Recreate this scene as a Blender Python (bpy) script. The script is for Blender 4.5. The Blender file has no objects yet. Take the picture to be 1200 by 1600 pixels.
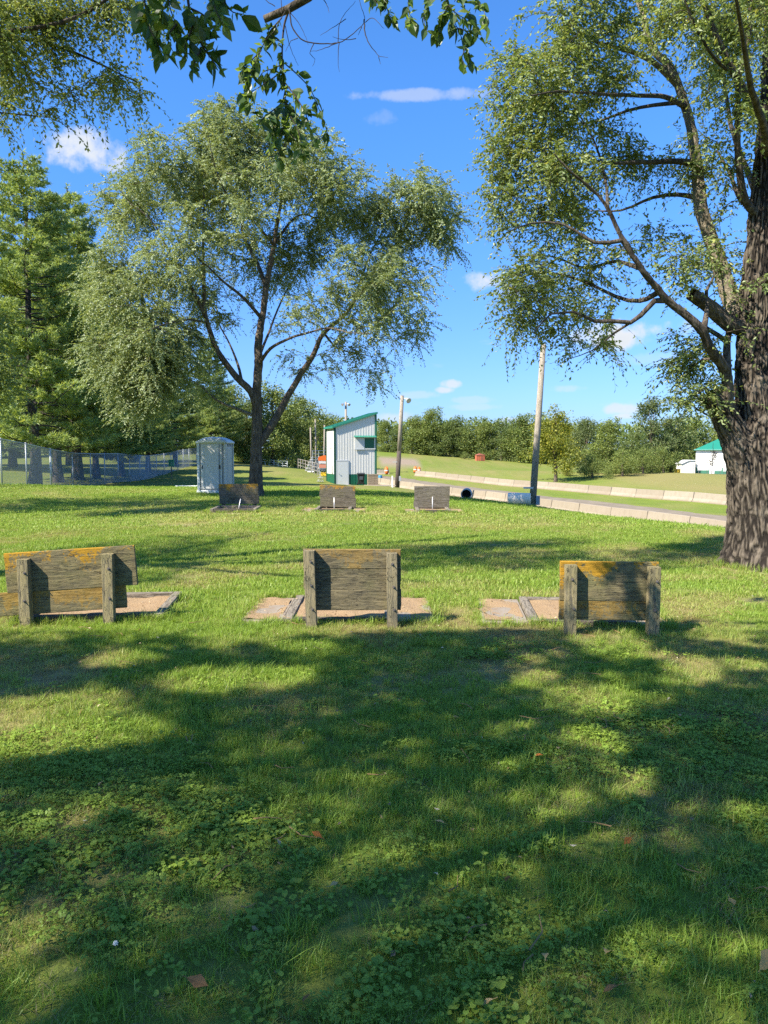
import bpy, bmesh, math, random
import numpy as np
from mathutils import Vector, Matrix

R = math.radians
rng = np.random.default_rng(7)
random.seed(7)
C = bpy.context.scene.collection
scn = bpy.context.scene

# ------------------------------------------------------------------ camera, world, sun, exposure
EYE = 1.75
PITCH = R(4.764)
FPX = 1200.0
cam_d = bpy.data.cameras.new('camera')
cam = bpy.data.objects.new('camera', cam_d)
C.objects.link(cam)
cam_d.sensor_fit = 'VERTICAL'
cam_d.sensor_height = 24.0
cam_d.lens = FPX / 1600 * 24
cam_d.clip_start = 0.05
cam_d.clip_end = 3000
cam.location = (0, 0, EYE)
cam.rotation_euler = (math.pi / 2 - PITCH, 0, 0)
scn.camera = cam

SUN_AZ = R(237)          # where the sun stands, clockwise from +Y
SUN_EL = R(44)
SUN_DIR = np.array([math.sin(SUN_AZ) * math.cos(SUN_EL), math.cos(SUN_AZ) * math.cos(SUN_EL), math.sin(SUN_EL)])
sun_d = bpy.data.lights.new('sun', 'SUN')
sun_d.energy = 4.15
sun_d.angle = R(0.53)
sun_d.color = (1.0, 0.93, 0.80)
sun = bpy.data.objects.new('sun', sun_d)
C.objects.link(sun)
sun.rotation_euler = Vector((-SUN_DIR[0], -SUN_DIR[1], -SUN_DIR[2])).to_track_quat('-Z', 'Y').to_euler()
sun.location = (-30, -20, 40)

scn.view_settings.view_transform = 'Standard'
scn.view_settings.look = 'None'
scn.view_settings.gamma = 1.0
scn.view_settings.use_curve_mapping = False
scn.view_settings.exposure = 1.56
scn.cycles.max_bounces = 9
scn.cycles.diffuse_bounces = 6
scn.cycles.glossy_bounces = 2
scn.cycles.transmission_bounces = 6
scn.cycles.transparent_max_bounces = 6
scn.cycles.caustics_reflective = False
scn.cycles.caustics_refractive = False
scn.cycles.use_denoising = False
scn.cycles.sample_clamp_indirect = 4.0


def ray(px, py):
    x = (px - 600) / FPX
    yv = -(py - 800) / FPX
    c, s = math.cos(PITCH), math.sin(PITCH)
    return np.array([x, c + yv * s, -s + yv * c])


def at(px, py, Y):
    """The world point seen at a photo pixel at forward distance Y."""
    d = ray(px, py)
    t = Y / d[1]
    return np.array([d[0] * t, Y, EYE + d[2] * t])


# ---- node helpers
def nt_new(tree, typ, **kw):
    n = tree.nodes.new(typ)
    for k, v in kw.items():
        setattr(n, k, v)
    return n


class NT:
    """Small helper round a node tree."""
    def __init__(self, tree):
        self.t = tree
        self.L = tree.links

    def n(self, typ, ins=None, **kw):
        nd = self.t.nodes.new(typ)
        for k, v in kw.items():
            setattr(nd, k, v)
        if ins:
            for k, v in ins.items():
                self.set(nd.inputs[k], v)
        return nd

    def set(self, sock, v):
        if isinstance(v, bpy.types.NodeSocket):
            self.L.new(v, sock)
        else:
            sock.default_value = v

    def math(self, op, a, b=None, c=None, clamp=False):
        nd = self.t.nodes.new('ShaderNodeMath')
        nd.operation = op
        nd.use_clamp = clamp
        self.set(nd.inputs[0], a)
        if b is not None:
            self.set(nd.inputs[1], b)
        if c is not None:
            self.set(nd.inputs[2], c)
        return nd.outputs[0]

    def mix(self, f, a, b, blend='MIX'):
        nd = self.t.nodes.new('ShaderNodeMix')
        nd.data_type = 'RGBA'
        nd.blend_type = blend
        self.set(nd.inputs['Factor'], f)
        self.set(nd.inputs[6], a if isinstance(a, bpy.types.NodeSocket) else (*a, 1) if len(a) == 3 else a)
        self.set(nd.inputs[7], b if isinstance(b, bpy.types.NodeSocket) else (*b, 1) if len(b) == 3 else b)
        return nd.outputs[2]

    def noise(self, vec, scale, detail=4, rough=0.55, dist=0.0, out=0):
        nd = self.t.nodes.new('ShaderNodeTexNoise')
        if vec is not None:
            self.set(nd.inputs['Vector'], vec)
        nd.inputs['Scale'].default_value = scale
        nd.inputs['Detail'].default_value = detail
        nd.inputs['Roughness'].default_value = rough
        nd.inputs['Distortion'].default_value = dist
        return nd.outputs[out]

    def ramp(self, f, stops):
        nd = self.t.nodes.new('ShaderNodeValToRGB')
        el = nd.color_ramp.elements
        while len(el) < len(stops):
            el.new(0.5)
        for e, (p, c) in zip(el, stops):
            e.position = p
            e.color = (*c, 1) if len(c) == 3 else c
        self.set(nd.inputs[0], f)
        return nd.outputs[0]

    def step(self, v, a, b):
        nd = self.t.nodes.new('ShaderNodeMapRange')
        nd.interpolation_type = 'SMOOTHSTEP'
        self.set(nd.inputs[0], v)
        nd.inputs[1].default_value = a
        nd.inputs[2].default_value = b
        return nd.outputs[0]

    def mapping(self, vec, scale=(1, 1, 1), loc=(0, 0, 0)):
        nd = self.t.nodes.new('ShaderNodeMapping')
        self.set(nd.inputs[0], vec)
        nd.inputs['Scale'].default_value = scale
        nd.inputs['Location'].default_value = loc
        return nd.outputs[0]


world = bpy.data.worlds.new('World')
scn.world = world
world.use_nodes = True
wt = NT(world.node_tree)
for nd in list(world.node_tree.nodes):
    world.node_tree.nodes.remove(nd)
sky = wt.n('ShaderNodeTexSky', sky_type='NISHITA')
sky.sun_disc = False
sky.sun_elevation = SUN_EL
sky.sun_rotation = SUN_AZ
sky.altitude = 200
sky.air_density = 1.0
sky.dust_density = 0.6
sky.ozone_density = 3.0
tc = wt.n('ShaderNodeTexCoord')
sep = wt.n('ShaderNodeSeparateXYZ', {0: tc.outputs['Generated']})
az = wt.math('ARCTAN2', sep.outputs[0], sep.outputs[1])
el = wt.math('ARCSINE', sep.outputs[2])
warp = wt.noise(tc.outputs['Generated'], 9.0, 6, 0.6)
warp2 = wt.noise(tc.outputs['Generated'], 26.0, 5, 0.62)
skycol = wt.mix(1.0, sky.outputs[0], wt.mix(wt.step(el, 0.0, 0.45), (0.335, 0.48, 0.82), (0.36, 0.70, 1.06)), 'MULTIPLY')
cl_total = None
# clouds standing in the sky by bearing: pixel centre, half sizes, density, warp
for (cx, cy, rx, ry, dens, wp) in [
        (128, 230, 62, 26, 0.95, 0.9), (690, 148, 115, 7.5, 0.42, 0.9), (752, 442, 46, 17, 0.95, 0.8), (795, 455, 40, 14, 0.5, 0.9),
        (965, 520, 70, 22, 1.0, 0.9), (1035, 513, 60, 14, 0.75, 1.0), (592, 184, 22, 9, 0.14, 1.2), (705, 600, 17, 7, 0.8, 1.0),
        (695, 609, 14, 5, 0.8, 1.0), (650, 617, 32, 6, 0.35, 1.1), (878, 607, 40, 6, 0.35, 1.1), (745, 625, 30, 6, 0.3, 1.1),
        (798, 658, 28, 7, 0.6, 1.0), (968, 640, 26, 8, 0.75, 1.0), (972, 650, 14, 5, 0.8, 1.0), (610, 652, 40, 9, 0.6, 1.0),
        (750, 636, 40, 5, 0.3, 1.0), (330, 215, 50, 16, 0.12, 1.2), (1040, 560, 60, 10, 0.25, 1.0)]:
    d = ray(cx, cy)
    d = d / np.linalg.norm(d)
    a0, e0 = math.atan2(d[0], d[1]), math.asin(d[2])
    u = wt.math('MULTIPLY', wt.math('SUBTRACT', az, a0), FPX / rx)
    v = wt.math('MULTIPLY', wt.math('SUBTRACT', el, e0), FPX / ry)
    rr = wt.math('ADD', wt.math('MULTIPLY', u, u), wt.math('MULTIPLY', v, v))
    # noise eats the rim
    nz = wt.math('ADD', wt.math('MULTIPLY', wt.math('SUBTRACT', warp, 0.5), 5.5 * wp), wt.math('MULTIPLY', wt.math('SUBTRACT', warp2, 0.5), 5.0 * wp))
    m = wt.math('SUBTRACT', 1.0, wt.math('ADD', rr, nz))
    m = wt.math('MULTIPLY', wt.step(m, -0.2, 1.35), dens)
    cl_total = m if cl_total is None else wt.math('MAXIMUM', cl_total, m)
# a scatter of the same small clouds low in the sky all round
band = wt.math('MULTIPLY', wt.step(el, 0.03, 0.06), wt.math('SUBTRACT', 1.0, wt.step(el, 0.10, 0.22)))
scat = wt.noise(wt.mapping(tc.outputs['Generated'], (1, 1, 4.5)), 9.0, 6, 0.6)
scat = wt.math('MULTIPLY', wt.math('MULTIPLY', wt.step(scat, 0.60, 0.78), band), 0.35)
cl_total = wt.math('MAXIMUM', cl_total, scat)
ccol = wt.mix(warp2, (2.7, 2.9, 3.2), (3.5, 3.6, 3.7))
final = wt.mix(cl_total, skycol, ccol)
bg = wt.n('ShaderNodeBackground', {'Color': final, 'Strength': 0.094})
wo = wt.n('ShaderNodeOutputWorld')
wt.L.new(bg.outputs[0], wo.inputs[0])


# ------------------------------------------------------------------ helpers
def tag(o, label=None, cat=None, group=None, kind=None):
    if label: o['label'] = label
    if cat: o['category'] = cat
    if group: o['group'] = group
    if kind: o['kind'] = kind
    return o


def empty(name, loc, label=None, cat=None, group=None, rz=0.0):
    o = bpy.data.objects.new(name, None)
    o.empty_display_size = 0.2
    C.objects.link(o)
    o.location = tuple(float(v) for v in loc)
    o.rotation_euler = (0, 0, rz)
    return tag(o, label, cat, group)


def link(name, me, parent=None, loc=(0, 0, 0), rot=(0, 0, 0)):
    o = bpy.data.objects.new(name, me)
    C.objects.link(o)
    if parent is not None:
        o.parent = parent
    o.location = tuple(float(v) for v in loc)
    o.rotation_euler = rot
    return o


def big_mesh(name, V, loops, counts, mat, smooth=False):
    """Mesh from flat arrays: V n x 3, loops (flat vertex indices), counts (loop total per face)."""
    me = bpy.data.meshes.new(name)
    V = np.ascontiguousarray(V, dtype=np.float32)
    loops = np.ascontiguousarray(loops, dtype=np.int32).ravel()
    counts = np.ascontiguousarray(counts, dtype=np.int32)
    me.vertices.add(len(V))
    me.vertices.foreach_set('co', V.ravel())
    me.loops.add(len(loops))
    me.loops.foreach_set('vertex_index', loops)
    me.polygons.add(len(counts))
    st = np.zeros(len(counts), dtype=np.int32)
    st[1:] = np.cumsum(counts)[:-1]
    me.polygons.foreach_set('loop_start', st)
    me.polygons.foreach_set('use_smooth', np.full(len(counts), bool(smooth)))
    me.update(calc_edges=True)
    me.validate(clean_customdata=False)
    if mat is not None:
        me.materials.append(mat)
    return me


class MB:
    """Collects boxes, tubes and free polygons; mesh() builds ONE mesh."""
    def __init__(self):
        self.v = []
        self.f = []

    def add(self, verts, faces):
        o = len(self.v)
        self.v.extend([tuple(float(q) for q in p) for p in verts])
        self.f.extend([tuple(o + i for i in fc) for fc in faces])
        return self

    def box(self, c, s, rz=0.0, M=None):
        hx, hy, hz = s[0] / 2, s[1] / 2, s[2] / 2
        P = [Vector((x * hx, y * hy, z * hz)) for x in (-1, 1) for y in (-1, 1) for z in (-1, 1)]
        if M is None:
            M = Matrix.Rotation(rz, 3, 'Z')
        P = [M @ p + Vector(c) for p in P]
        self.add(P, [(0, 1, 3, 2), (4, 6, 7, 5), (0, 4, 5, 1), (2, 3, 7, 6), (0, 2, 6, 4), (1, 5, 7, 3)])
        return self

    def tube(self, pts, rad, k=8, caps=True):
        pts = [Vector(p) for p in pts]
        if not hasattr(rad, '__len__'):
            rad = [rad] * len(pts)
        vs, fs = [], []
        for i, p in enumerate(pts):
            t = (pts[min(i + 1, len(pts) - 1)] - pts[max(i - 1, 0)]).normalized()
            ref = Vector((0, 0, 1)) if abs(t.z) < 0.9 else Vector((1, 0, 0))
            a = t.cross(ref).normalized()
            b = t.cross(a)
            for j in range(k):
                an = 2 * math.pi * j / k
                vs.append(p + (a * math.cos(an) + b * math.sin(an)) * rad[i])
        for i in range(len(pts) - 1):
            for j in range(k):
                j2 = (j + 1) % k
                fs.append((i * k + j, i * k + j2, (i + 1) * k + j2, (i + 1) * k + j))
        if caps:
            fs.append(tuple(range(k - 1, -1, -1)))
            fs.append(tuple((len(pts) - 1) * k + j for j in range(k)))
        self.add(vs, fs)
        return self

    def prism(self, poly, d0, d1, axis='y'):
        """Polygon in (x,z) pushed along y from d0 to d1 (or poly in (x,y) along z)."""
        n = len(poly)
        if axis == 'y':
            A = [(p[0], d0, p[1]) for p in poly]
            B = [(p[0], d1, p[1]) for p in poly]
        elif axis == 'x':
            A = [(d0, p[0], p[1]) for p in poly]
            B = [(d1, p[0], p[1]) for p in poly]
        else:
            A = [(p[0], p[1], d0) for p in poly]
            B = [(p[0], p[1], d1) for p in poly]
        fs = [tuple(range(n - 1, -1, -1)), tuple(range(n, 2 * n))]
        for i in range(n):
            j = (i + 1) % n
            fs.append((i, j, n + j, n + i))
        self.add(A + B, fs)
        return self

    def mesh(self, name, mat, bevel=0.0, smooth=False, seg=2):
        me = bpy.data.meshes.new(name)
        me.from_pydata(self.v, [], self.f)
        bm = bmesh.new()
        bm.from_mesh(me)
        bmesh.ops.recalc_face_normals(bm, faces=bm.faces)
        if bevel > 0:
            ed = [e for e in bm.edges if len(e.link_faces) == 2 and e.calc_face_angle(0) > 0.5]
            bmesh.ops.bevel(bm, geom=ed, offset=bevel, segments=seg, affect='EDGES', profile=0.5)
        if smooth:
            for f in bm.faces:
                f.smooth = True
        bm.to_mesh(me)
        bm.free()
        if mat is not None:
            me.materials.append(mat)
        return me

    def obj(self, name, mat, parent=None, bevel=0.0, smooth=False, loc=(0, 0, 0), rot=(0, 0, 0), seg=2):
        return link(name, self.mesh(name, mat, bevel, smooth, seg), parent, loc, rot)


def copy_tree(o, parent=None):
    c = o.copy()
    C.objects.link(c)
    if parent is not None:
        c.parent = parent
    for ch in list(o.children):
        copy_tree(ch, c)
    return c


# value noise
def _hash(i, j, k):
    h = (i * 374761393 + j * 668265263 + k * 1274126177) & 0xFFFFFFFF
    h = ((h ^ (h >> 13)) * 1103515245) & 0xFFFFFFFF
    return ((h ^ (h >> 16)) & 0xFFFF) / 65535.0


def vnoise(P):
    P = np.asarray(P, dtype=np.float64)
    I = np.floor(P).astype(np.int64)
    F = P - I
    F = F * F * (3 - 2 * F)
    out = 0
    for a in (0, 1):
        wa = F[..., 0] if a else 1 - F[..., 0]
        for b in (0, 1):
            wb = F[..., 1] if b else 1 - F[..., 1]
            for c in (0, 1):
                wc = F[..., 2] if c else 1 - F[..., 2]
                out = out + wa * wb * wc * _hash(I[..., 0] + a, I[..., 1] + b, I[..., 2] + c)
    return out


def fbm(P, oct=4):
    P = np.asarray(P, dtype=np.float64)
    s, amp, tot = 0, 1, 0
    for i in range(oct):
        s = s + amp * vnoise(P * 2 ** i + 17.3 * i)
        tot += amp
        amp *= 0.5
    return s / tot


def fbm2(x, y, scale, oct=4, off=0.0):
    return fbm(np.stack([np.asarray(x) * scale + off, np.asarray(y) * scale + off * 1.7, np.zeros_like(np.asarray(x, dtype=float)) + off], -1), oct)


# ------------------------------------------------------------------ materials
def mat_new(name):
    m = bpy.data.materials.new(name)
    m.use_nodes = True
    t = m.node_tree
    for nd in list(t.nodes):
        t.nodes.remove(nd)
    h = NT(t)
    out = h.n('ShaderNodeOutputMaterial')
    return m, h, out


def pbr(h, out, color, rough=0.8, bump=None, bump_str=0.3, bump_dist=0.02, metal=0.0, spec=0.3, rough_sock=None):
    p = h.n('ShaderNodeBsdfPrincipled')
    h.set(p.inputs['Base Color'], color if isinstance(color, bpy.types.NodeSocket) else (*color, 1))
    h.set(p.inputs['Roughness'], rough)
    p.inputs['Metallic'].default_value = metal
    p.inputs['Specular IOR Level'].default_value = spec
    if bump is not None:
        b = h.n('ShaderNodeBump', {'Strength': bump_str, 'Distance': bump_dist, 'Height': bump})
        h.L.new(b.outputs[0], p.inputs['Normal'])
    h.L.new(p.outputs[0], out.inputs[0])
    return p


def simple_mat(name, col, rough=0.6, var=0.15, scale=6.0, metal=0.0, spec=0.3, bump=0.1, dirt=None):
    m, h, out = mat_new(name)
    geo = h.n('ShaderNodeTexCoord').outputs['Object']
    n1 = h.noise(geo, scale, 5, 0.6)
    c = h.mix(n1, tuple(v * (1 - var) for v in col), tuple(min(1, v * (1 + var)) for v in col))
    if dirt:
        n2 = h.noise(geo, scale * 0.45, 6, 0.7)
        c = h.mix(h.math('MULTIPLY', h.step(n2, 0.48, 0.75), dirt[1]), c, dirt[0])
    pbr(h, out, c, rough, n1, bump, 0.01, metal, spec)
    return m


def leaf_mat(name, dark, light, yellow=None, trans=0.35, gloss=0.06, pos_scale=0.6, yfrac=0.9, grough=0.5):
    m, h, out = mat_new(name)
    g = h.n('ShaderNodeNewGeometry')
    rnd = g.outputs['Random Per Island']
    pn = h.noise(g.outputs['Position'], pos_scale, 3, 0.6)
    f = h.math('ADD', h.math('MULTIPLY', rnd, 0.55), h.math('MULTIPLY', h.step(pn, 0.3, 0.7), 0.45))
    c = h.mix(f, dark, light)
    if yellow:
        r2 = h.math('FRACT', h.math('MULTIPLY', rnd, 37.7))
        c = h.mix(h.step(r2, yfrac, min(1.0, yfrac + 0.06)), c, yellow)
    d = h.n('ShaderNodeBsdfDiffuse', {'Color': c})
    tcol = h.mix(1.0, c, (1.25, 1.15, 0.55), 'MULTIPLY')
    t = h.n('ShaderNodeBsdfTranslucent', {'Color': tcol})
    mx = h.n('ShaderNodeMixShader', {0: trans, 1: d.outputs[0], 2: t.outputs[0]})
    gl = h.n('ShaderNodeBsdfGlossy', {'Color': (1, 1, 1, 1), 'Roughness': grough})
    mx2 = h.n('ShaderNodeMixShader', {0: gloss, 1: mx.outputs[0], 2: gl.outputs[0]})
    h.L.new(mx2.outputs[0], out.inputs[0])
    return m


def bark_mat(name, dark, light, scale=1.0, zs=0.22, moss=0.0, bump=0.8):
    m, h, out = mat_new(name)
    geo = h.n('ShaderNodeTexCoord').outputs['Object']
    v = h.mapping(geo, (1, 1, zs))
    wv = h.noise(geo, 2.2 * scale, 3, 0.5, out=1)
    v2 = h.mix(0.12, v, wv, 'ADD')
    n1 = h.noise(v2, 16 * scale, 6, 0.65)
    n2 = h.noise(geo, 1.6 * scale, 4, 0.6)
    f = h.step(n1, 0.33, 0.66)
    c = h.mix(f, dark, light)
    c = h.mix(h.math('MULTIPLY', h.step(n2, 0.45, 0.7), 0.45), c, tuple(x * 1.5 for x in light))
    if moss:
        n3 = h.noise(geo, 1.1 * scale, 5, 0.7)
        c = h.mix(h.math('MULTIPLY', h.step(n3, 0.55, 0.7), moss), c, (0.13, 0.15, 0.06))
    pbr(h, out, c, 0.92, f, bump, 0.03, 0, 0.15)
    return m


def wood_mat(name, base=(0.215, 0.175, 0.088), dark=(0.085, 0.075, 0.05), lichen=0.0, green=0.35, stain=0.3, seed=0.0, axis='x', top=0.12, grey=0.0):
    """Weathered timber: grain along the object's long axis, lichen near its top edge, dark damp stains."""
    m, h, out = mat_new(name)
    geo = h.n('ShaderNodeTexCoord').outputs['Object']
    sc = {'x': (0.9, 9, 9), 'z': (9, 9, 0.9)}[axis]
    loc = (seed * 3.1, seed * 1.7, seed * 2.3)
    g0 = h.mapping(geo, sc, loc)
    wv = h.noise(h.mapping(geo, (1, 1, 1), loc), 3.5, 3, 0.5, out=1)
    g = h.mix(0.5, g0, wv, 'ADD')
    gr = h.noise(g, 4.2, 7, 0.68, 0.5)
    fine = h.noise(g0, 16, 5, 0.7)
    c = h.mix(h.step(gr, 0.32, 0.62), dark, base)
    c = h.mix(h.math('MULTIPLY', h.step(fine, 0.52, 0.7), 0.5), c, tuple(min(1, x * 1.45) for x in base))
    blot = h.noise(h.mapping(geo, (1, 1, 1), loc), 3.0, 5, 0.65)
    c = h.mix(h.math('MULTIPLY', h.step(blot, 0.42, 0.66), green), c, (0.16, 0.16, 0.055))
    st = h.noise(h.mapping(geo, (1.2, 1, 2.2), (loc[0] + 5, loc[1], loc[2])), 2.1, 6, 0.72)
    c = h.mix(h.math('MULTIPLY', h.step(st, 0.56, 0.70), stain), c, (0.025, 0.023, 0.02))
    # cracks
    crk = h.noise(h.mapping(g, (0.5, 1.2, 1.2)), 5.5, 2, 0.4)
    crack = h.math('SUBTRACT', 1.0, h.step(h.math('ABSOLUTE', h.math('SUBTRACT', crk, 0.5)), 0.0, 0.014))
    c = h.mix(h.math('MULTIPLY', crack, 0.75), c, (0.02, 0.018, 0.015))
    if lichen:
        z = h.n('ShaderNodeSeparateXYZ', {0: geo}).outputs[2]
        ln = h.noise(h.mapping(geo, (1, 1, 1.2), (loc[0], loc[1] + 9, loc[2])), 5.0, 7, 0.72)
        ln2 = h.noise(geo, 34, 4, 0.75)
        zf = h.math('MULTIPLY', h.math('SUBTRACT', z, top - 0.15), 1.7)
        big = h.noise(h.mapping(geo, (1, 1, .3), (loc[0] + 2, loc[1] + 4, loc[2])), 2.6, 3, 0.6)
        lv = h.math('ADD', h.math('ADD', ln, zf), h.math('ADD', h.math('MULTIPLY', h.math('SUBTRACT', ln2, 0.5), 0.9), h.math('MULTIPLY', h.math('SUBTRACT', big, 0.50), 1.2)))
        lm = h.math('MULTIPLY', h.step(lv, 0.60, 0.74), lichen)
        lc = h.mix(ln2, (0.27, 0.14, 0.015), (0.50, 0.28, 0.025))
        c = h.mix(lm, c, lc)
    hgt = h.math('SUBTRACT', h.math('ADD', gr, h.math('MULTIPLY', fine, 0.5)), h.math('MULTIPLY', crack, 0.8))
    pbr(h, out, c, 0.9, hgt, 0.75, 0.012, 0, 0.15)
    return m


# ------------------------------------------------------------------ terrain
FENCE_PX = [(-330, 765, 22.5), (-245, 762, 24), (-160, 760, 25.6), (-75, 759, 27.6), (3, 758, 30), (42, 759, 33), (80, 761, 36.6), (114, 762, 40), (142, 760, 42.5), (164, 757, 45), (185, 754, 48),
            (203, 753, 51), (219, 751, 55), (232, 749, 59), (245, 745, 63), (257, 742, 66), (268, 738, 69), (278, 735, 71.5), (287, 732, 74), (296, 730, 77), (308, 727, 80)]


def near_wall(Y):   # x of the near row of concrete barriers
    return 9.6 - 0.335 * (Y - 65)


def far_wall(Y):
    return 5.0 + (120 - Y) * 23 / 58


TRACK_Z = -2.9
anch = []
for X in (-60, -30, -14, -6, 0, 4):
    for Y in (-60, -25, -8, 0, 8, 15):
        anch.append((X, Y, 0.0))
for X in (9, 20, 45):
    for Y in (-60, -25, -8, 0, 6):
        anch.append((X, Y, 0.0))
anch += [(-12, 22, 0), (-6, 23, 0), (0, 22, 0), (3.2, 20, 0.0), (-6.6, 30, 0), (-5.3, 28, 0), (0, 30, -0.12), (6.0, 16.0, 0), (7.0, 12, 0), (6.9, 36, -1.0), (9.5, 12, -0.15), (-2.5, 45, -0.62)]
for (px, py, Y) in FENCE_PX[1:]:
    anch.append(tuple(at(px, py, Y)))
anch += [tuple(at(545, 758, 66)), tuple(at(610, 760, 64)), tuple(at(430, 731, 95)), tuple(at(480, 733, 90)), tuple(at(400, 745, 68)), tuple(at(470, 742, 72)), (-30, 95, 0.2), (-60, 60, 0.2), (-45, 30, 0.2), (-25, 60, 0.0), (-14, 110, 0.2)]
for Y in (30, 40, 50, 60, 70, 80, 90, 100, 110, 122):
    xn, xf = near_wall(Y), far_wall(Y)
    for t in (0.0, 0.33, 0.66, 1.0):
        zz = TRACK_Z if Y < 95 else TRACK_Z + 0.35 * (Y - 95) / 27
        anch.append((xn + t * (xf - xn), Y, zz))
anch += [tuple(at(590, 726, 135)), tuple(at(625, 720, 150)), tuple(at(600, 706, 190)), tuple(at(680, 712, 185)), tuple(at(760, 718, 180)), tuple(at(820, 724, 170)), tuple(at(700, 730, 140)), tuple(at(780, 735, 120)), tuple(at(860, 756, 98)),
         tuple(at(920, 757, 92)), tuple(at(905, 740, 130)), tuple(at(960, 752, 93)), tuple(at(1000, 744, 103)), tuple(at(1060, 739, 106)), tuple(at(1130, 741, 108)), tuple(at(1100, 741, 117)), tuple(at(1180, 741, 117)), tuple(at(1100, 760, 84)), tuple(at(1100, 780, 68)), tuple(at(1300, 745, 112)), tuple(at(1300, 780, 75)),
         tuple(at(1500, 780, 60)), (60, 25, -1.5)]
for an in np.linspace(0, 2 * math.pi, 24, endpoint=False):
    for rad_, z_ in ((330, -0.3), (900, 0.0)):
        anch.append((rad_ * math.sin(an), rad_ * math.cos(an), z_))
AN = np.array(anch, dtype=float)
_, ui = np.unique(np.round(AN[:, :2], 1), axis=0, return_index=True)
AN = AN[ui]


def _phi(r):
    return np.where(r > 0, r * r * np.log(np.maximum(r, 1e-9)), 0)


_n = len(AN)
_s = 100.0
_D = np.linalg.norm(AN[:, None, :2] - AN[None, :, :2], axis=2) / _s
_A = np.zeros((_n + 3, _n + 3))
_A[:_n, :_n] = _phi(_D) + np.eye(_n) * 2e-5
_A[:_n, _n:] = np.c_[np.ones(_n), AN[:, :2] / _s]
_A[_n:, :_n] = _A[:_n, _n:].T
_W = np.linalg.solve(_A, np.r_[AN[:, 2], 0, 0, 0])


def gz(X, Y):
    X = np.asarray(X, dtype=float)
    Y = np.asarray(Y, dtype=float)
    sh = X.shape
    q = np.c_[X.ravel(), Y.ravel()]
    out = np.empty(len(q))
    for i in range(0, len(q), 20000):
        b = q[i:i + 20000]
        D = np.linalg.norm(b[:, None, :] - AN[None, :, :2], axis=2) / _s
        out[i:i + 20000] = _phi(D) @ _W[:_n] + _W[_n] + (b / _s) @ _W[_n + 1:]
    # the lawn round the viewer is level
    rr = np.hypot(q[:, 0], q[:, 1] - 4)
    w = np.clip((rr - 8) / 8, 0, 1)
    w = w * w * (3 - 2 * w)
    out = out * w
    # far plain
    rf = np.hypot(q[:, 0], q[:, 1])
    w2 = np.clip((rf - 300) / 300, 0, 1)
    out = out * (1 - w2) - 0.3 * w2
    return out.reshape(sh)


def gz1(X, Y):
    return float(gz(np.array([X]), np.array([Y]))[0])


def lumps(X, Y):
    return (fbm2(X, Y, 0.55, 3, 3.0) - 0.5) * 0.05 + (fbm2(X, Y, 3.0, 2, 9.0) - 0.5) * 0.012


def axis_samples(fine0, fine1, step, far, growth=1.13):
    a = list(np.arange(fine0, fine1 + 1e-6, step))
    s = step
    while a[-1] < far:
        s *= growth
        a.append(a[-1] + s)
    s = step
    lo = [fine0]
    while lo[-1] > -far:
        s *= growth
        lo.append(lo[-1] - s)
    return np.array(sorted(lo[1:]) + a)


# pits: pixel-traced ground rectangles (centre x, centre y, half x, half y)
PITS = {'near_a': (-3.02, 8.25, 0.72, 0.62, 0.10), 'near_b': (-0.47, 8.22, 0.98, 0.62, 0.0), 'near_c': (1.95, 8.1, 0.92, 0.62, -0.08),
        'far_a': (-4.15, 21.4, 0.72, 0.62, 0.03), 'far_b': (-1.4, 21.5, 0.95, 0.6, 0.0), 'far_c': (1.35, 21.3, 0.85, 0.6, 0.0)}


def in_pit(X, Y, grow=0.0):
    m = np.zeros_like(X, dtype=bool)
    for (cx, cy, hx, hy, rz) in PITS.values():
        dx, dy = X - cx, Y - cy
        u = dx * math.cos(rz) + dy * math.sin(rz)
        v = -dx * math.sin(rz) + dy * math.cos(rz)
        m |= (np.abs(u) < hx + grow) & (np.abs(v) < hy + grow)
    return m


def dryness(X, Y):
    """0 lush green, 1 straw coloured: patches on the lawn, and the mown mound across the track."""
    n = fbm2(X, Y, 0.42, 4, 21.0) * 0.6 + fbm2(X, Y, 1.6, 3, 5.0) * 0.4
    d = np.clip((n - 0.475) * 5.0, 0, 1)
    far = np.clip((Y - 10) / 25, 0, 1)
    d = d * (1 - 0.55 * far) + far * np.clip(0.12 + 1.1 * (fbm2(X, Y, 0.07, 4, 61.0) - 0.48), 0, 1)
    # mound
    m = np.clip((X - far_wall(Y) - 0.5) / 3, 0, 1) * np.clip((Y - 40) / 10, 0, 1) * np.clip((122 - Y) / 8, 0, 1) * np.clip((X - 26) / 6, 0, 1)
    stripe = 0.12 * np.sin((Y + 0.25 * X) * 1.6) + 0.18 * (fbm2(X * 0.2, Y, 0.5, 3, 8.0) - 0.5)
    d = d * (1 - m) + m * (0.86 + stripe)
    return np.clip(d, 0, 1)


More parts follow.
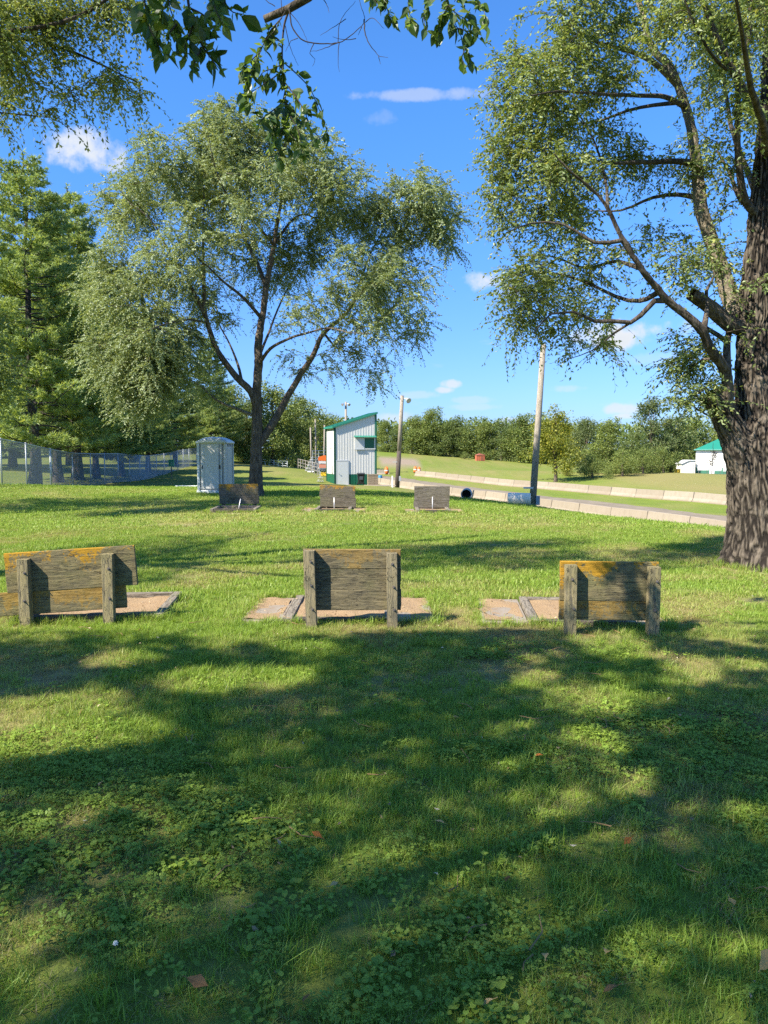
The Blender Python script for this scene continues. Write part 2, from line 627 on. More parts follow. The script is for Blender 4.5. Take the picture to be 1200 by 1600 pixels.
def bareness(X, Y):
    """Where soil or gravel shows."""
    b = np.zeros_like(X)
    # round the big elm
    r = np.hypot(X - 5.85, Y - 11.3)
    b = np.maximum(b, np.clip((0.95 - r + 0.35 * (fbm2(X, Y, 2.2, 3, 2.0) - 0.5)) * 4, 0, 1))
    # far gravel patch
    g = ((X - 3.0) / 4.4) ** 2 + ((Y - 150) / 16.0) ** 2
    b = np.maximum(b, np.clip((1.15 - g + 1.2 * (fbm2(X, Y, 0.25, 4, 4.0) - 0.5)) * 2.2, 0, 1))
    # worn ground in front of the far pits
    for k in ('far_a', 'far_b', 'far_c'):
        cx, cy, hx, hy, rz = PITS[k]
        g = ((X - cx) / (hx + 0.25)) ** 2 + ((Y - cy + 0.25) / (hy + 0.15)) ** 2
        b = np.maximum(b, 0.75 * np.clip((1.0 - g + 1.1 * (fbm2(X, Y, 2.0, 3, 6.0) - 0.5)) * 2, 0, 1))
    for k in ('near_a', 'near_b', 'near_c'):
        cx, cy, hx, hy, rz = PITS[k]
        g = np.maximum(np.abs(X - cx) / (hx + 0.1), np.abs(Y - cy) / (hy + 0.1))
        b = np.maximum(b, 0.7 * np.clip((1.0 - g + 0.25 * (fbm2(X, Y, 3.0, 3, 6.0) - 0.5)) * 5, 0, 1))
    # a few scuffs in the near lawn
    n = fbm2(X, Y, 1.1, 4, 51.0)
    b = np.maximum(b, np.clip((n - 0.66) * 7, 0, 0.35) * (Y < 18))
    return b


def ground_mat():
    m, h, out = mat_new('lawn_ground')
    g = h.n('ShaderNodeNewGeometry').outputs['Position']
    dry = h.n('ShaderNodeAttribute', attribute_name='dry').outputs['Fac']
    bare = h.n('ShaderNodeAttribute', attribute_name='bare').outputs['Fac']
    n1 = h.noise(g, 0.5, 5, 0.65)
    n2 = h.noise(g, 6.0, 5, 0.7)
    n3 = h.noise(g, 45.0, 4, 0.7)
    c = h.mix(h.step(n1, 0.3, 0.7), (0.115, 0.165, 0.024), (0.160, 0.205, 0.032))
    c = h.mix(h.math('MULTIPLY', dry, 0.92), c, (0.255, 0.200, 0.085))
    c = h.mix(h.math('MULTIPLY', h.step(n2, 0.35, 0.75), 0.35), c, (0.19, 0.235, 0.04))
    c = h.mix(h.math('MULTIPLY', h.step(n3, 0.45, 0.75), 0.4), c, (0.075, 0.115, 0.018))
    soil = h.mix(n2, (0.16, 0.115, 0.075), (0.36, 0.29, 0.21))
    c = h.mix(bare, c, soil)
    pbr(h, out, c, 0.95, h.math('ADD', n3, n2), 0.5, 0.04, 0, 0.1)
    return m


def build_ground():
    xs = axis_samples(-12, 24, 0.30, 1100)
    ys = axis_samples(1, 42, 0.30, 1100)
    # keep mid-distance resolution
    X, Y = np.meshgrid(xs, ys)
    Z = gz(X, Y)
    near = np.hypot(X, Y) < 60
    Z = Z + np.where(near, lumps(X, Y), 0)
    ny, nx = X.shape
    V = np.stack([X, Y, Z], -1).reshape(-1, 3)
    i = np.arange(ny * nx).reshape(ny, nx)
    q = np.stack([i[:-1, :-1], i[:-1, 1:], i[1:, 1:], i[1:, :-1]], -1).reshape(-1, 4)
    me = big_mesh('lawn', V, q, np.full(len(q), 4), ground_mat(), True)
    a = me.attributes.new('dry', 'FLOAT', 'POINT')
    a.data.foreach_set('value', dryness(X, Y).ravel().astype(np.float32))
    a = me.attributes.new('bare', 'FLOAT', 'POINT')
    a.data.foreach_set('value', bareness(X, Y).ravel().astype(np.float32))
    o = link('lawn', me)
    tag(o, 'mown green lawn running down to the track and the fields beyond', None, None, 'structure')
    return o


build_ground()


def ground_strip(name, xfun0, xfun1, y0, y1, ny, nx, mat, lift=0.03, ragged=0.0):
    ys = np.linspace(y0, y1, ny)
    t = np.linspace(0, 1, nx)
    X0 = np.array([xfun0(y) for y in ys])
    X1 = np.array([xfun1(y) for y in ys])
    if ragged:
        X0 = X0 + ragged * (fbm2(ys, ys * 0, 0.6, 4, 3.3) - 0.5)
        X1 = X1 + ragged * (fbm2(ys, ys * 0, 0.6, 4, 7.7) - 0.5)
    X = X0[:, None] + t[None] * (X1 - X0)[:, None]
    Y = np.repeat(ys[:, None], nx, 1)
    edge = np.minimum(t, 1 - t)[None] * np.abs(X1 - X0)[:, None]
    Z = gz(X, Y) + np.where(np.hypot(X, Y) < 60, lumps(X, Y), 0) + lift - 0.06 * (edge < 0.01)
    i = np.arange(ny * nx).reshape(ny, nx)
    q = np.stack([i[:-1, :-1], i[:-1, 1:], i[1:, 1:], i[1:, :-1]], -1).reshape(-1, 4)
    V = np.stack([X, Y, Z], -1).reshape(-1, 3)
    return link(name, big_mesh(name, V, q, np.full(len(q), 4), mat, True))


def gravel_mat():
    m, h, out = mat_new('track_gravel')
    g = h.n('ShaderNodeNewGeometry').outputs['Position']
    n1 = h.noise(g, 0.7, 5, 0.7)
    n2 = h.noise(g, 9, 5, 0.75)
    c = h.mix(h.step(n1, 0.3, 0.7), (0.19, 0.155, 0.115), (0.27, 0.225, 0.165))
    c = h.mix(h.math('MULTIPLY', n2, 0.5), c, (0.15, 0.125, 0.095))
    c = h.mix(h.math('MULTIPLY', h.step(h.noise(g, 1.6, 5, 0.7), 0.56, 0.68), 0.6), c, (0.10, 0.135, 0.035))
    pbr(h, out, c, 0.95, n2, 0.5, 0.03, 0, 0.1)
    return m


trk = ground_strip('track', lambda y: near_wall(y) + 2.8, lambda y: near_wall(y) + 9.2, 28, 122, 160, 14, gravel_mat(), 0.09, 2.2)
tag(trk, 'worn gravel lane of the track beside the near row of barriers', None, None, 'structure')


# ------------------------------------------------------------------ tree tools
def catmull(pts, step):
    pts = np.asarray(pts, dtype=float)
    if len(pts) == 2:
        n = max(2, int(np.linalg.norm(pts[1] - pts[0]) / step) + 1)
        return pts[0] + np.linspace(0, 1, n)[:, None] * (pts[1] - pts[0])
    P = np.vstack([2 * pts[0] - pts[1], pts, 2 * pts[-1] - pts[-2]])
    out = []
    for i in range(1, len(P) - 2):
        n = max(1, int(np.linalg.norm(P[i + 1] - P[i]) / step))
        t = np.linspace(0, 1, n, endpoint=False)[:, None]
        p0, p1, p2, p3 = P[i - 1], P[i], P[i + 1], P[i + 2]
        out.append(0.5 * (2 * p1 + (p2 - p0) * t + (2 * p0 - 5 * p1 + 4 * p2 - p3) * t ** 2 + (-p0 + 3 * p1 - 3 * p2 + p3) * t ** 3))
    out.append(P[-2][None])
    return np.vstack(out)


def sweep(paths, k=6):
    """Tubes along many (points, radii) paths -> V, quads."""
    Vs, Qs = [], []
    off = 0
    an = np.linspace(0, 2 * math.pi, k, endpoint=False)
    ca, sa = np.cos(an), np.sin(an)
    for P, r in paths:
        n = len(P)
        T = np.empty_like(P)
        T[1:-1] = P[2:] - P[:-2]
        T[0] = P[1] - P[0]
        T[-1] = P[-1] - P[-2]
        T /= np.linalg.norm(T, axis=1)[:, None] + 1e-9
        mt = T.mean(0)
        ref = np.array([0.12, 0.2, 1.0]) if abs(mt[2]) < 0.75 else np.array([1.0, 0.15, 0.1])
        A = np.cross(T, ref)
        A /= np.linalg.norm(A, axis=1)[:, None] + 1e-9
        B = np.cross(T, A)
        V = P[:, None] + (A[:, None] * ca[None, :, None] + B[:, None] * sa[None, :, None]) * np.asarray(r)[:, None, None]
        Vs.append(V.reshape(-1, 3))
        i = off + np.arange(n * k).reshape(n, k)
        j = np.roll(i, -1, axis=1)
        Qs.append(np.stack([i[:-1], j[:-1], j[1:], i[1:]], -1).reshape(-1, 4))
        off += n * k
    return np.vstack(Vs), np.vstack(Qs)


def norm(v):
    return v / (np.linalg.norm(v, axis=-1, keepdims=True) + 1e-9)


def leaf_quads(base, d, side, L, W, fold=0.15):
    """Folded kite leaves as one face each: base, side, tip, side."""
    d = norm(d)
    s = norm(side - (side * d).sum(-1, keepdims=True) * d)
    nn = np.cross(d, s)
    L = np.asarray(L)[:, None]
    W = np.asarray(W)[:, None]
    m = base + d * L * 0.45 + nn * W * fold
    V = np.stack([base, m + s * W * 0.5, base + d * L - nn * L * 0.08, m - s * W * 0.5], 1)
    return V.reshape(-1, 3)


def quads_mesh(name, V, mat):
    n = len(V) // 4
    return big_mesh(name, V, np.arange(4 * n), np.full(n, 4), mat)


def project(P):
    P = np.atleast_2d(P)
    c, s = math.cos(PITCH), math.sin(PITCH)
    y, z = P[:, 1], P[:, 2] - EYE
    dep = y * c - z * s
    up = y * s + z * c
    dep_ = np.where(np.abs(dep) < 1e-3, 1e-3, dep)
    return 600 + FPX * P[:, 0] / dep_, 800 - FPX * up / dep_, dep


class TreeGrow:
    def __init__(self, step=0.25):
        self.P = np.zeros((200000, 3))
        self.Rd = np.zeros(200000)
        self.T = np.zeros((200000, 3))
        self.n = 0
        self.step = step
        self.skel = []
        self.paths = []       # grown branches (points, radii)
        self.tips = []        # (points of the outer part) per cluster

    def limb(self, pts, r0, r1, grow_from=0.0, r_pow=1.0):
        P = catmull(pts, self.step)
        t = np.linspace(0, 1, len(P)) ** r_pow
        r = r0 + (r1 - r0) * t
        # slight crookedness
        w = (np.stack([fbm(P * 0.9 + 11 * k, 3) for k in (1, 2, 3)], -1) - 0.5) * 0.5
        P = P + w * np.minimum(1, np.linspace(0, 3, len(P)))[:, None] * min(0.42, r0 * 1.6 + 0.10)
        self.skel.append((P, r))
        k = int(grow_from * len(P))
        self._add(P[k:], r[k:])
        return P, r

    def spring(self, pl, Y0, drift, r0, near=16):
        """Points for a traced limb, starting on the limb already grown where it springs."""
        Pn = np.vstack([q[0] for q in self.skel])
        Rn = np.concatenate([q[1] for q in self.skel])
        qx, qy, _ = project(Pn)
        d = np.hypot(qx - pl[0][0], qy - pl[0][1]) - Rn * 40
        i = int(np.argmin(d))
        n = len(pl)
        if d[i] > near:
            return [at(x, y, Y0 + drift * (j / (n - 1)) ** .8) for j, (x, y) in enumerate(pl)], r0
        ys, ye = Pn[i, 1], Y0 + drift
        pts = [Pn[i]] + [at(x, y, ys + (ye - ys) * (j / (n - 1)) ** .8) for j, (x, y) in enumerate(pl) if j > 0]
        return pts, min(r0, .85 * Rn[i])

    def _add(self, P, r):
        m = len(P)
        s = slice(self.n, self.n + m)
        self.P[s] = P
        self.Rd[s] = r
        T = np.gradient(P, axis=0) if m > 1 else np.zeros_like(P)
        self.T[s] = norm(T)
        self.n += m

    def grow(self, targets, r_tip=0.005, k_len=0.010, droop=0.0, lift=0.12, down_pen=0.5, rmax=0.5):
        targets = np.asarray(targets)
        D0 = np.array([np.min(np.linalg.norm(self.P[:self.n] - c, axis=1)) for c in targets])
        for idx in np.argsort(D0):
            c = targets[idx]
            v = c - self.P[:self.n]
            d = np.linalg.norm(v, axis=1)
            cost = d + down_pen * np.maximum(0, -v[:, 2]) - 0.35 * (v * self.T[:self.n]).sum(1)
            i = int(np.argmin(cost))
            p0, L = self.P[i].copy(), d[i]
            if L < 0.08:
                continue
            t0 = self.T[i]
            p1 = p0 + (t0 * 0.55 + v[i] / L * 0.45) * L * 0.45 + np.array([0, 0, lift * L])
            p2 = c + np.array([0, 0, 0])
            n = max(3, int(L / self.step) + 1)
            t = np.linspace(0, 1, n)[:, None]
            Q = (1 - t) ** 2 * p0 + 2 * t * (1 - t) * p1 + t * t * p2
            Q[1:-1] += (rng.random((n - 2, 3)) - 0.5) * 0.10 * min(1, L)
            Q[:, 2] -= droop * L * t[:, 0] ** 2
            ra = min(rmax * self.Rd[i], r_tip + k_len * L)
            rr = np.linspace(max(ra, r_tip), r_tip, n)
            self.paths.append((Q, rr))
            self._add(Q[1:], rr[1:])
            self.tips.append(Q)

    def sprays(self, per, tw_len, leaves, L, W, droop=0.4, spread=1.0, jitter=0.3, along=0.5, leaf_droop=0.35):
        """Leafy twigs round every grown branch end. Returns leaf verts and twig paths."""
        starts, dirs = [], []
        for Q in self.tips:
            n = len(Q)
            for _ in range(per):
                t = 1 - along * rng.random()
                f = t * (n - 1)
                i = min(int(f), n - 2)
                starts.append(Q[i] + (Q[i + 1] - Q[i]) * (f - i))
                dd = Q[-1] - Q[max(0, n - 3)]
                dirs.append(dd / (np.linalg.norm(dd) + 1e-9))
        S = np.array(starts)
        D = np.array(dirs)
        m = len(S)
        Rn = norm(rng.normal(size=(m, 3)))
        D = norm(D * 0.55 + Rn * spread)
        TL = tw_len * (0.45 + 0.75 * rng.random(m))
        k = leaves
        t = (np.arange(k)[None] + rng.random((m, k))) / k
        t = 0.08 + 0.92 * t
        pos = S[:, None] + D[:, None] * (t * TL[:, None])[..., None]
        pos[..., 2] -= droop * TL[:, None] * t ** 2
        tan = D[:, None] - np.array([0, 0, 1.0]) * (2 * droop * t)[..., None]
        tan = norm(tan)
        sgn = np.where(np.arange(k) % 2 == 0, 1, -1)[None, :, None]
        s0 = norm(np.cross(tan, np.array([0.1, 0.05, 1.0])))
        ld = norm(tan * 0.55 + s0 * sgn * 0.75 + rng.normal(size=(m, k, 3)) * jitter - np.array([0, 0, leaf_droop]))
        side = rng.normal(size=(m, k, 3)) * 0.6 + np.cross(ld, np.array([0, 0, 1.0]))
        sc = 0.65 + 0.6 * rng.random((m, k))
        V = leaf_quads(pos.reshape(-1, 3), ld.reshape(-1, 3), side.reshape(-1, 3), (L * sc).ravel(), (W * sc).ravel())
        tw = []
        tt = np.linspace(0, 1, 4)
        TP = S[:, None] + D[:, None] * (tt[None] * TL[:, None])[..., None]
        TP[..., 2] -= droop * TL[:, None] * tt ** 2
        return V, TP, m * k


def in_lobes(lobes, n, bias=2.2, gap=0.0, gap_scale=0.5, seed=0.0):
    """Random points in ellipsoids (cx,cy,cz,rx,ry,rz,weight)."""
    lobes = np.asarray(lobes, dtype=float)
    w = lobes[:, 6] * (lobes[:, 3] * lobes[:, 4] * lobes[:, 5]) ** (2 / 3)
    w /= w.sum()
    out = []
    tot = 0
    while tot < n:
        k = rng.choice(len(lobes), size=n, p=w)
        u = norm(rng.normal(size=(n, 3))) * rng.random((n, 1)) ** (1 / bias)
        P = lobes[k, :3] + u * lobes[k, 3:6]
        if gap > 0:
            q = fbm(P * gap_scale + seed, 3)
            P = P[q > gap]
        out.append(P)
        tot += len(P)
    return np.vstack(out)[:n]


def twig_mesh(name, TP, w, mat, root):
    """Thin twigs as three-sided tubes."""
    P = TP
    m, k, _ = P.shape
    T = norm(np.gradient(P, axis=1))
    A = norm(np.cross(T, np.array([0.13, 0.31, 0.94])))
    B = np.cross(T, A)
    rr = np.linspace(1, 0.35, k)[None, :, None, None] * w
    an = np.array([0, 2.094, 4.189])
    V = P[:, :, None] + rr * (A[:, :, None] * np.cos(an)[None, None, :, None] + B[:, :, None] * np.sin(an)[None, None, :, None])
    i = np.arange(m * k * 3).reshape(m, k, 3)
    j = np.roll(i, -1, 2)
    q = np.stack([i[:, :-1], j[:, :-1], j[:, 1:], i[:, 1:]], -1).reshape(-1, 4)
    return big_mesh(name, V.reshape(-1, 3) - root, q, np.full(len(q), 4), mat, True)


FUR = []


def bark_trunk(P, r, k, ridge, root, fl=1.0, freq=1.0, flare=None, hres=0.03):
    """A trunk tube with real furrowed bark: displaced along its normals."""
    L = np.r_[0, np.cumsum(np.linalg.norm(np.diff(P, axis=0), axis=1))]
    s = np.arange(0, L[-1], hres)
    Q = np.stack([np.interp(s, L, P[:, a]) for a in range(3)], -1)
    rr = np.interp(s, L, r)
    n = len(s)
    T = norm(np.gradient(Q, axis=0))
    A = norm(np.cross(T, np.array([0, 1.0, 0.05])))
    B = np.cross(T, A)
    an = np.linspace(0, 2 * math.pi, k, endpoint=False)
    dirv = A[:, None] * np.cos(an)[None, :, None] + B[:, None] * np.sin(an)[None, :, None]
    ring = np.stack([np.cos(an), np.sin(an)], -1)
    rad = rr[:, None] * np.ones((1, k))
    if flare is not None:
        h0, amt = flare
        fz = np.exp(-s / h0)[:, None]
        lobes_ = 1 + 0.35 * np.cos(an * 5 + 0.7)[None] + 0.25 * np.cos(an * 3 + 2.0)[None]
        rad = rad * (1 + amt * fz * lobes_)
    cyl = np.stack([ring[None, :, 0] * rr[:, None] * np.ones((n, 1)), ring[None, :, 1] * rr[:, None] * np.ones((n, 1)), s[:, None] * np.ones((1, k))], -1)
    wv = (fbm(cyl * np.array([2.5, 2.5, 1.6]) * freq, 2) - 0.5)
    c2 = cyl * np.array([13, 13, 2.3]) * freq + wv[..., None] * np.array([2.6, 2.6, 3.0])
    f1 = np.abs(vnoise(c2) - 0.5) * 2
    f2 = np.abs(vnoise(c2 * 2.1 + 7) - 0.5) * 2
    f = np.clip(f1 * 1.5, 0, 1) * 0.7 + np.clip(f2 * 1.6, 0, 1) * 0.3
    lump = fbm(cyl * np.array([3, 3, 1.2]), 3) - 0.5
    rad = rad + ridge * (f - 0.6) + 0.10 * rr[:, None] * lump * 2
    V = (Q[:, None] + dirv * rad[..., None]).reshape(-1, 3) - root
    i = np.arange(n * k).reshape(n, k)
    j = np.roll(i, -1, 1)
    q = np.stack([i[:-1], j[:-1], j[1:], i[1:]], -1).reshape(-1, 4)
    FUR.append(f.ravel())
    return V, q


BARK_ELM = bark_mat('elm_bark', (0.035, 0.028, 0.022), (0.135, 0.11, 0.085), 1.0, 0.16)
BARK_GREY = bark_mat('grey_bark', (0.05, 0.04, 0.03), (0.17, 0.135, 0.10), 1.3, 0.2)
BARK_PALE = bark_mat('pale_bark', (0.12, 0.10, 0.07), (0.30, 0.25, 0.18), 1.6, 0.3)
BARK_PINE = bark_mat('pine_bark', (0.035, 0.03, 0.028), (0.12, 0.10, 0.085), 1.2, 0.4)
TWIG = simple_mat('twig_bark', (0.045, 0.035, 0.03), 0.9, 0.3, 9)
LEAF_ELM = leaf_mat('elm_leaf', (0.165, 0.220, 0.090), (0.35, 0.41, 0.195), (0.42, 0.42, 0.17), 0.40, 0.035, 0.7, 0.96)
LEAF_ELM2 = leaf_mat('elm_leaf_bright', (0.125, 0.180, 0.055), (0.30, 0.37, 0.125), (0.40, 0.41, 0.11), 0.42, 0.03, 0.6, 0.9)
LEAF_SHADE = leaf_mat('shade_leaf', (0.11, 0.175, 0.045), (0.22, 0.33, 0.085), (0.30, 0.38, 0.08), 0.60, 0.02, 1.5, 0.93)
NEEDLE = leaf_mat('pine_needle', (0.14, 0.215, 0.080), (0.39, 0.48, 0.16), (0.50, 0.53, 0.17), 0.45, 0.02, 0.5, 0.92)


def old_bark():
    m, h, out = mat_new('old_elm_bark')
    co = h.n('ShaderNodeTexCoord').outputs['Object']
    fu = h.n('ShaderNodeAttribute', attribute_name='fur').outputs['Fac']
    n1 = h.noise(h.mapping(co, (1, 1, .35)), 30, 5, .7)
    n2 = h.noise(co, 2.2, 5, .65)
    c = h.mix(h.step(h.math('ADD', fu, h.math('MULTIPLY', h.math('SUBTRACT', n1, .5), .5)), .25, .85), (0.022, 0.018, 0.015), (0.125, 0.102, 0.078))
    c = h.mix(h.math('MULTIPLY', h.step(n2, .52, .7), .6), c, (0.21, .175, .135))
    pbr(h, out, c, .95, h.math('ADD', n1, fu), .7, .02, 0, .1)
    return m


BARK_OLD = old_bark()


def fur(me):
    a = me.attributes.new('fur', 'FLOAT', 'POINT')
    a.data.foreach_set('value', np.ascontiguousarray(FUR[-1], dtype=np.float32))
    return me


# ---- the elm in the middle distance, limbs traced
def build_mid_elm():
    Y0 = 28.0
    root = np.array([*at(399, 777, Y0)[:2], 0.0])
    root[2] = gz1(root[0], root[1])
    t = empty('elm_tree', root, 'spreading grey-green elm with drooping boughs standing behind the grey portable toilet', 'tree', 'elms on the lawn')
    g = TreeGrow(0.22)

    def px(lst):
        return [at(x, y, Y0 + (dy if len(q) > 2 else 0)) for q in lst for x, y, dy in [(*q, 0)[:3]]]
    base = [root - [0, 0, 0.15], at(399, 740, Y0), at(400, 700, Y0), at(401, 660, Y0), at(401, 600, Y0), at(404, 540, Y0), at(410, 480, Y0 + .2), at(418, 430, Y0 + .3), at(426, 390, Y0 + .4), at(436, 330, Y0 + .5), at(444, 260, Y0 + .3), at(448, 215, Y0)]
    trunkP, trunkR = g.limb(base, 0.27, 0.03, 0.28, 0.75)
    V, q = bark_trunk(trunkP, trunkR, 72, 0.035, root, flare=(0.35, 0.38), hres=0.05)
    tm = link('trunk', big_mesh('trunk', V, q, np.full(len(q), 4), BARK_GREY, True), t)
    limbs = [
        ([(397, 640), (392, 612), (370, 590), (345, 556), (328, 515), (320, 480), (317, 420), (317, 360), (319, 290)], 0.15, 0.03, -.3),
        ([(322, 488), (300, 452), (278, 418), (258, 382), (236, 345), (205, 318), (190, 300)], 0.085, 0.02, -.8),
        ([(384, 598), (371, 565), (356, 532), (342, 505), (338, 470)], 0.06, 0.02, 1.2),
        ([(404, 492), (376, 461), (350, 440), (325, 416), (300, 395), (285, 370)], 0.075, 0.02, -1.2),
        ([(416, 452), (402, 412), (386, 380), (377, 355), (386, 325), (392, 280), (385, 235)], 0.085, 0.02, 1.5),
        ([(414, 702), (430, 655), (450, 618), (472, 580), (492, 553), (506, 522), (528, 500), (545, 485), (562, 458), (582, 438), (618, 432), (650, 420)], 0.16, 0.025, .8),
        ([(404, 570), (422, 545), (450, 530), (478, 520), (512, 512), (545, 520), (580, 520)], 0.07, 0.018, -1.6),
        ([(505, 525), (528, 545), (560, 552), (590, 560)], 0.05, 0.015, 1.6),
        ([(550, 482), (566, 430), (585, 385), (610, 345), (640, 310)], 0.06, 0.015, .8),
        ([(434, 388), (455, 345), (475, 335), (500, 340), (545, 315)], 0.06, 0.015, 1.2),
        ([(440, 322), (470, 290), (500, 255), (520, 225)], 0.05, 0.015, 1.8),
        ([(428, 385), (400, 350), (352, 300), (335, 250), (325, 205)], 0.05, 0.015, -1.5),
        ([(400, 655), (372, 640), (340, 627), (312, 602), (290, 590)], 0.075, 0.03, .4),
        ([(325, 500), (295, 500), (262, 505), (225, 520)], 0.05, 0.015, -1.8),
        ([(400, 560), (420, 520), (440, 470), (470, 420), (500, 400)], 0.06, 0.015, 2.2),
    ]
    for i, (pl, r0, r1, dy) in enumerate(limbs):
        n = len(pl)
        pts, r0 = g.spring(pl, Y0, dy * 2.0, r0)
        P, r = g.limb(pts, r0, r1 * .6, 0.25, 0.9)
        V, q = sweep([(P, r)], 10)
        link('limb', big_mesh('limb', V - root, q, np.full(len(q), 4), BARK_PALE if i == 12 else BARK_GREY, True), t)
    k = Y0 / FPX

    def lobe(x, y, rx, ry, w=1.0, dy=0.0, ryd=None):
        p = at(x, y, Y0 + dy)
        return (*p, rx * k, (ryd if ryd else 0.75 * (rx + ry) / 2 * k + 0.5), ry * k, w)
    lobes = [lobe(345, 245, 85, 65, 1.5), lobe(260, 265, 70, 48, 1.3, -1), lobe(210, 330, 58, 70, 1.3, .5), lobe(430, 235, 75, 55, 1.4, 1), lobe(505, 270, 75, 62, 1.3, -.5), lobe(370, 200, 65, 34, 1.3, 0), lobe(330, 190, 40, 28, 1.0, .5), lobe(450, 200, 50, 34, .9, 0),
             lobe(655, 315, 62, 55, 1.6, 0), lobe(690, 365, 38, 55, 1.2, .5), lobe(605, 370, 60, 60, 1.0, 1.4), lobe(630, 455, 62, 55, 1.0, 0), lobe(560, 430, 60, 60, .8, -1.2), lobe(575, 520, 62, 50, .75, .6), lobe(640, 520, 30, 50, .4, 0), lobe(530, 570, 45, 32, .4, .8), lobe(590, 580, 30, 30, .3, 0),
             lobe(215, 440, 72, 68, 1.5, -1.4), lobe(180, 490, 45, 62, 1.2, 0), lobe(245, 545, 66, 75, 2.4, -1.8), lobe(215, 595, 50, 55, 2.0, -1), lobe(165, 430, 50, 60, 1.3, -.5), lobe(160, 560, 38, 45, 1.1, -1), lobe(245, 610, 45, 45, 1.6, -1.4), lobe(285, 560, 42, 50, 1.0, -1), lobe(300, 470, 60, 60, .9, 1.8), lobe(345, 380, 70, 60, .8, 2.2), lobe(440, 410, 65, 70, 1.0, 2.4), lobe(560, 330, 55, 45, .9, 1), lobe(480, 380, 60, 60, .9, 2.6), lobe(600, 480, 60, 55, .9, -1), lobe(370, 300, 70, 55, 1.0, 2.4), lobe(400, 320, 80, 60, .8, -1.8),
             lobe(490, 470, 45, 45, .45, -1.5), lobe(330, 610, 40, 32, .5, 1.8), lobe(290, 380, 60, 60, 1.0, -2.2), lobe(540, 345, 60, 50, .7, 2), lobe(455, 560, 45, 35, .25, 1.5), lobe(310, 300, 60, 50, 1.0, 1.5), lobe(400, 480, 60, 60, .25, 2.5)]
    tg = in_lobes(lobes, 1650, 2.0, 0.33, 0.55, 3.0)
    g.grow(tg, 0.006, 0.008, 0.05, 0.12)
    V, q = sweep(g.paths, 5)
    tag(link('branchwork', big_mesh('branchwork', V - root, q, np.full(len(q), 4), BARK_GREY, True), t), kind='stuff')
    LV, TP, nl = g.sprays(10, 0.80, 20, 0.092, 0.047, droop=0.42, spread=1.0, along=0.8)
    tag(link('crown', quads_mesh('crown', LV - np.tile(root, (len(LV), 1)), LEAF_ELM), t), kind='stuff')
    print('mid elm leaves', nl)
    return t


build_mid_elm()


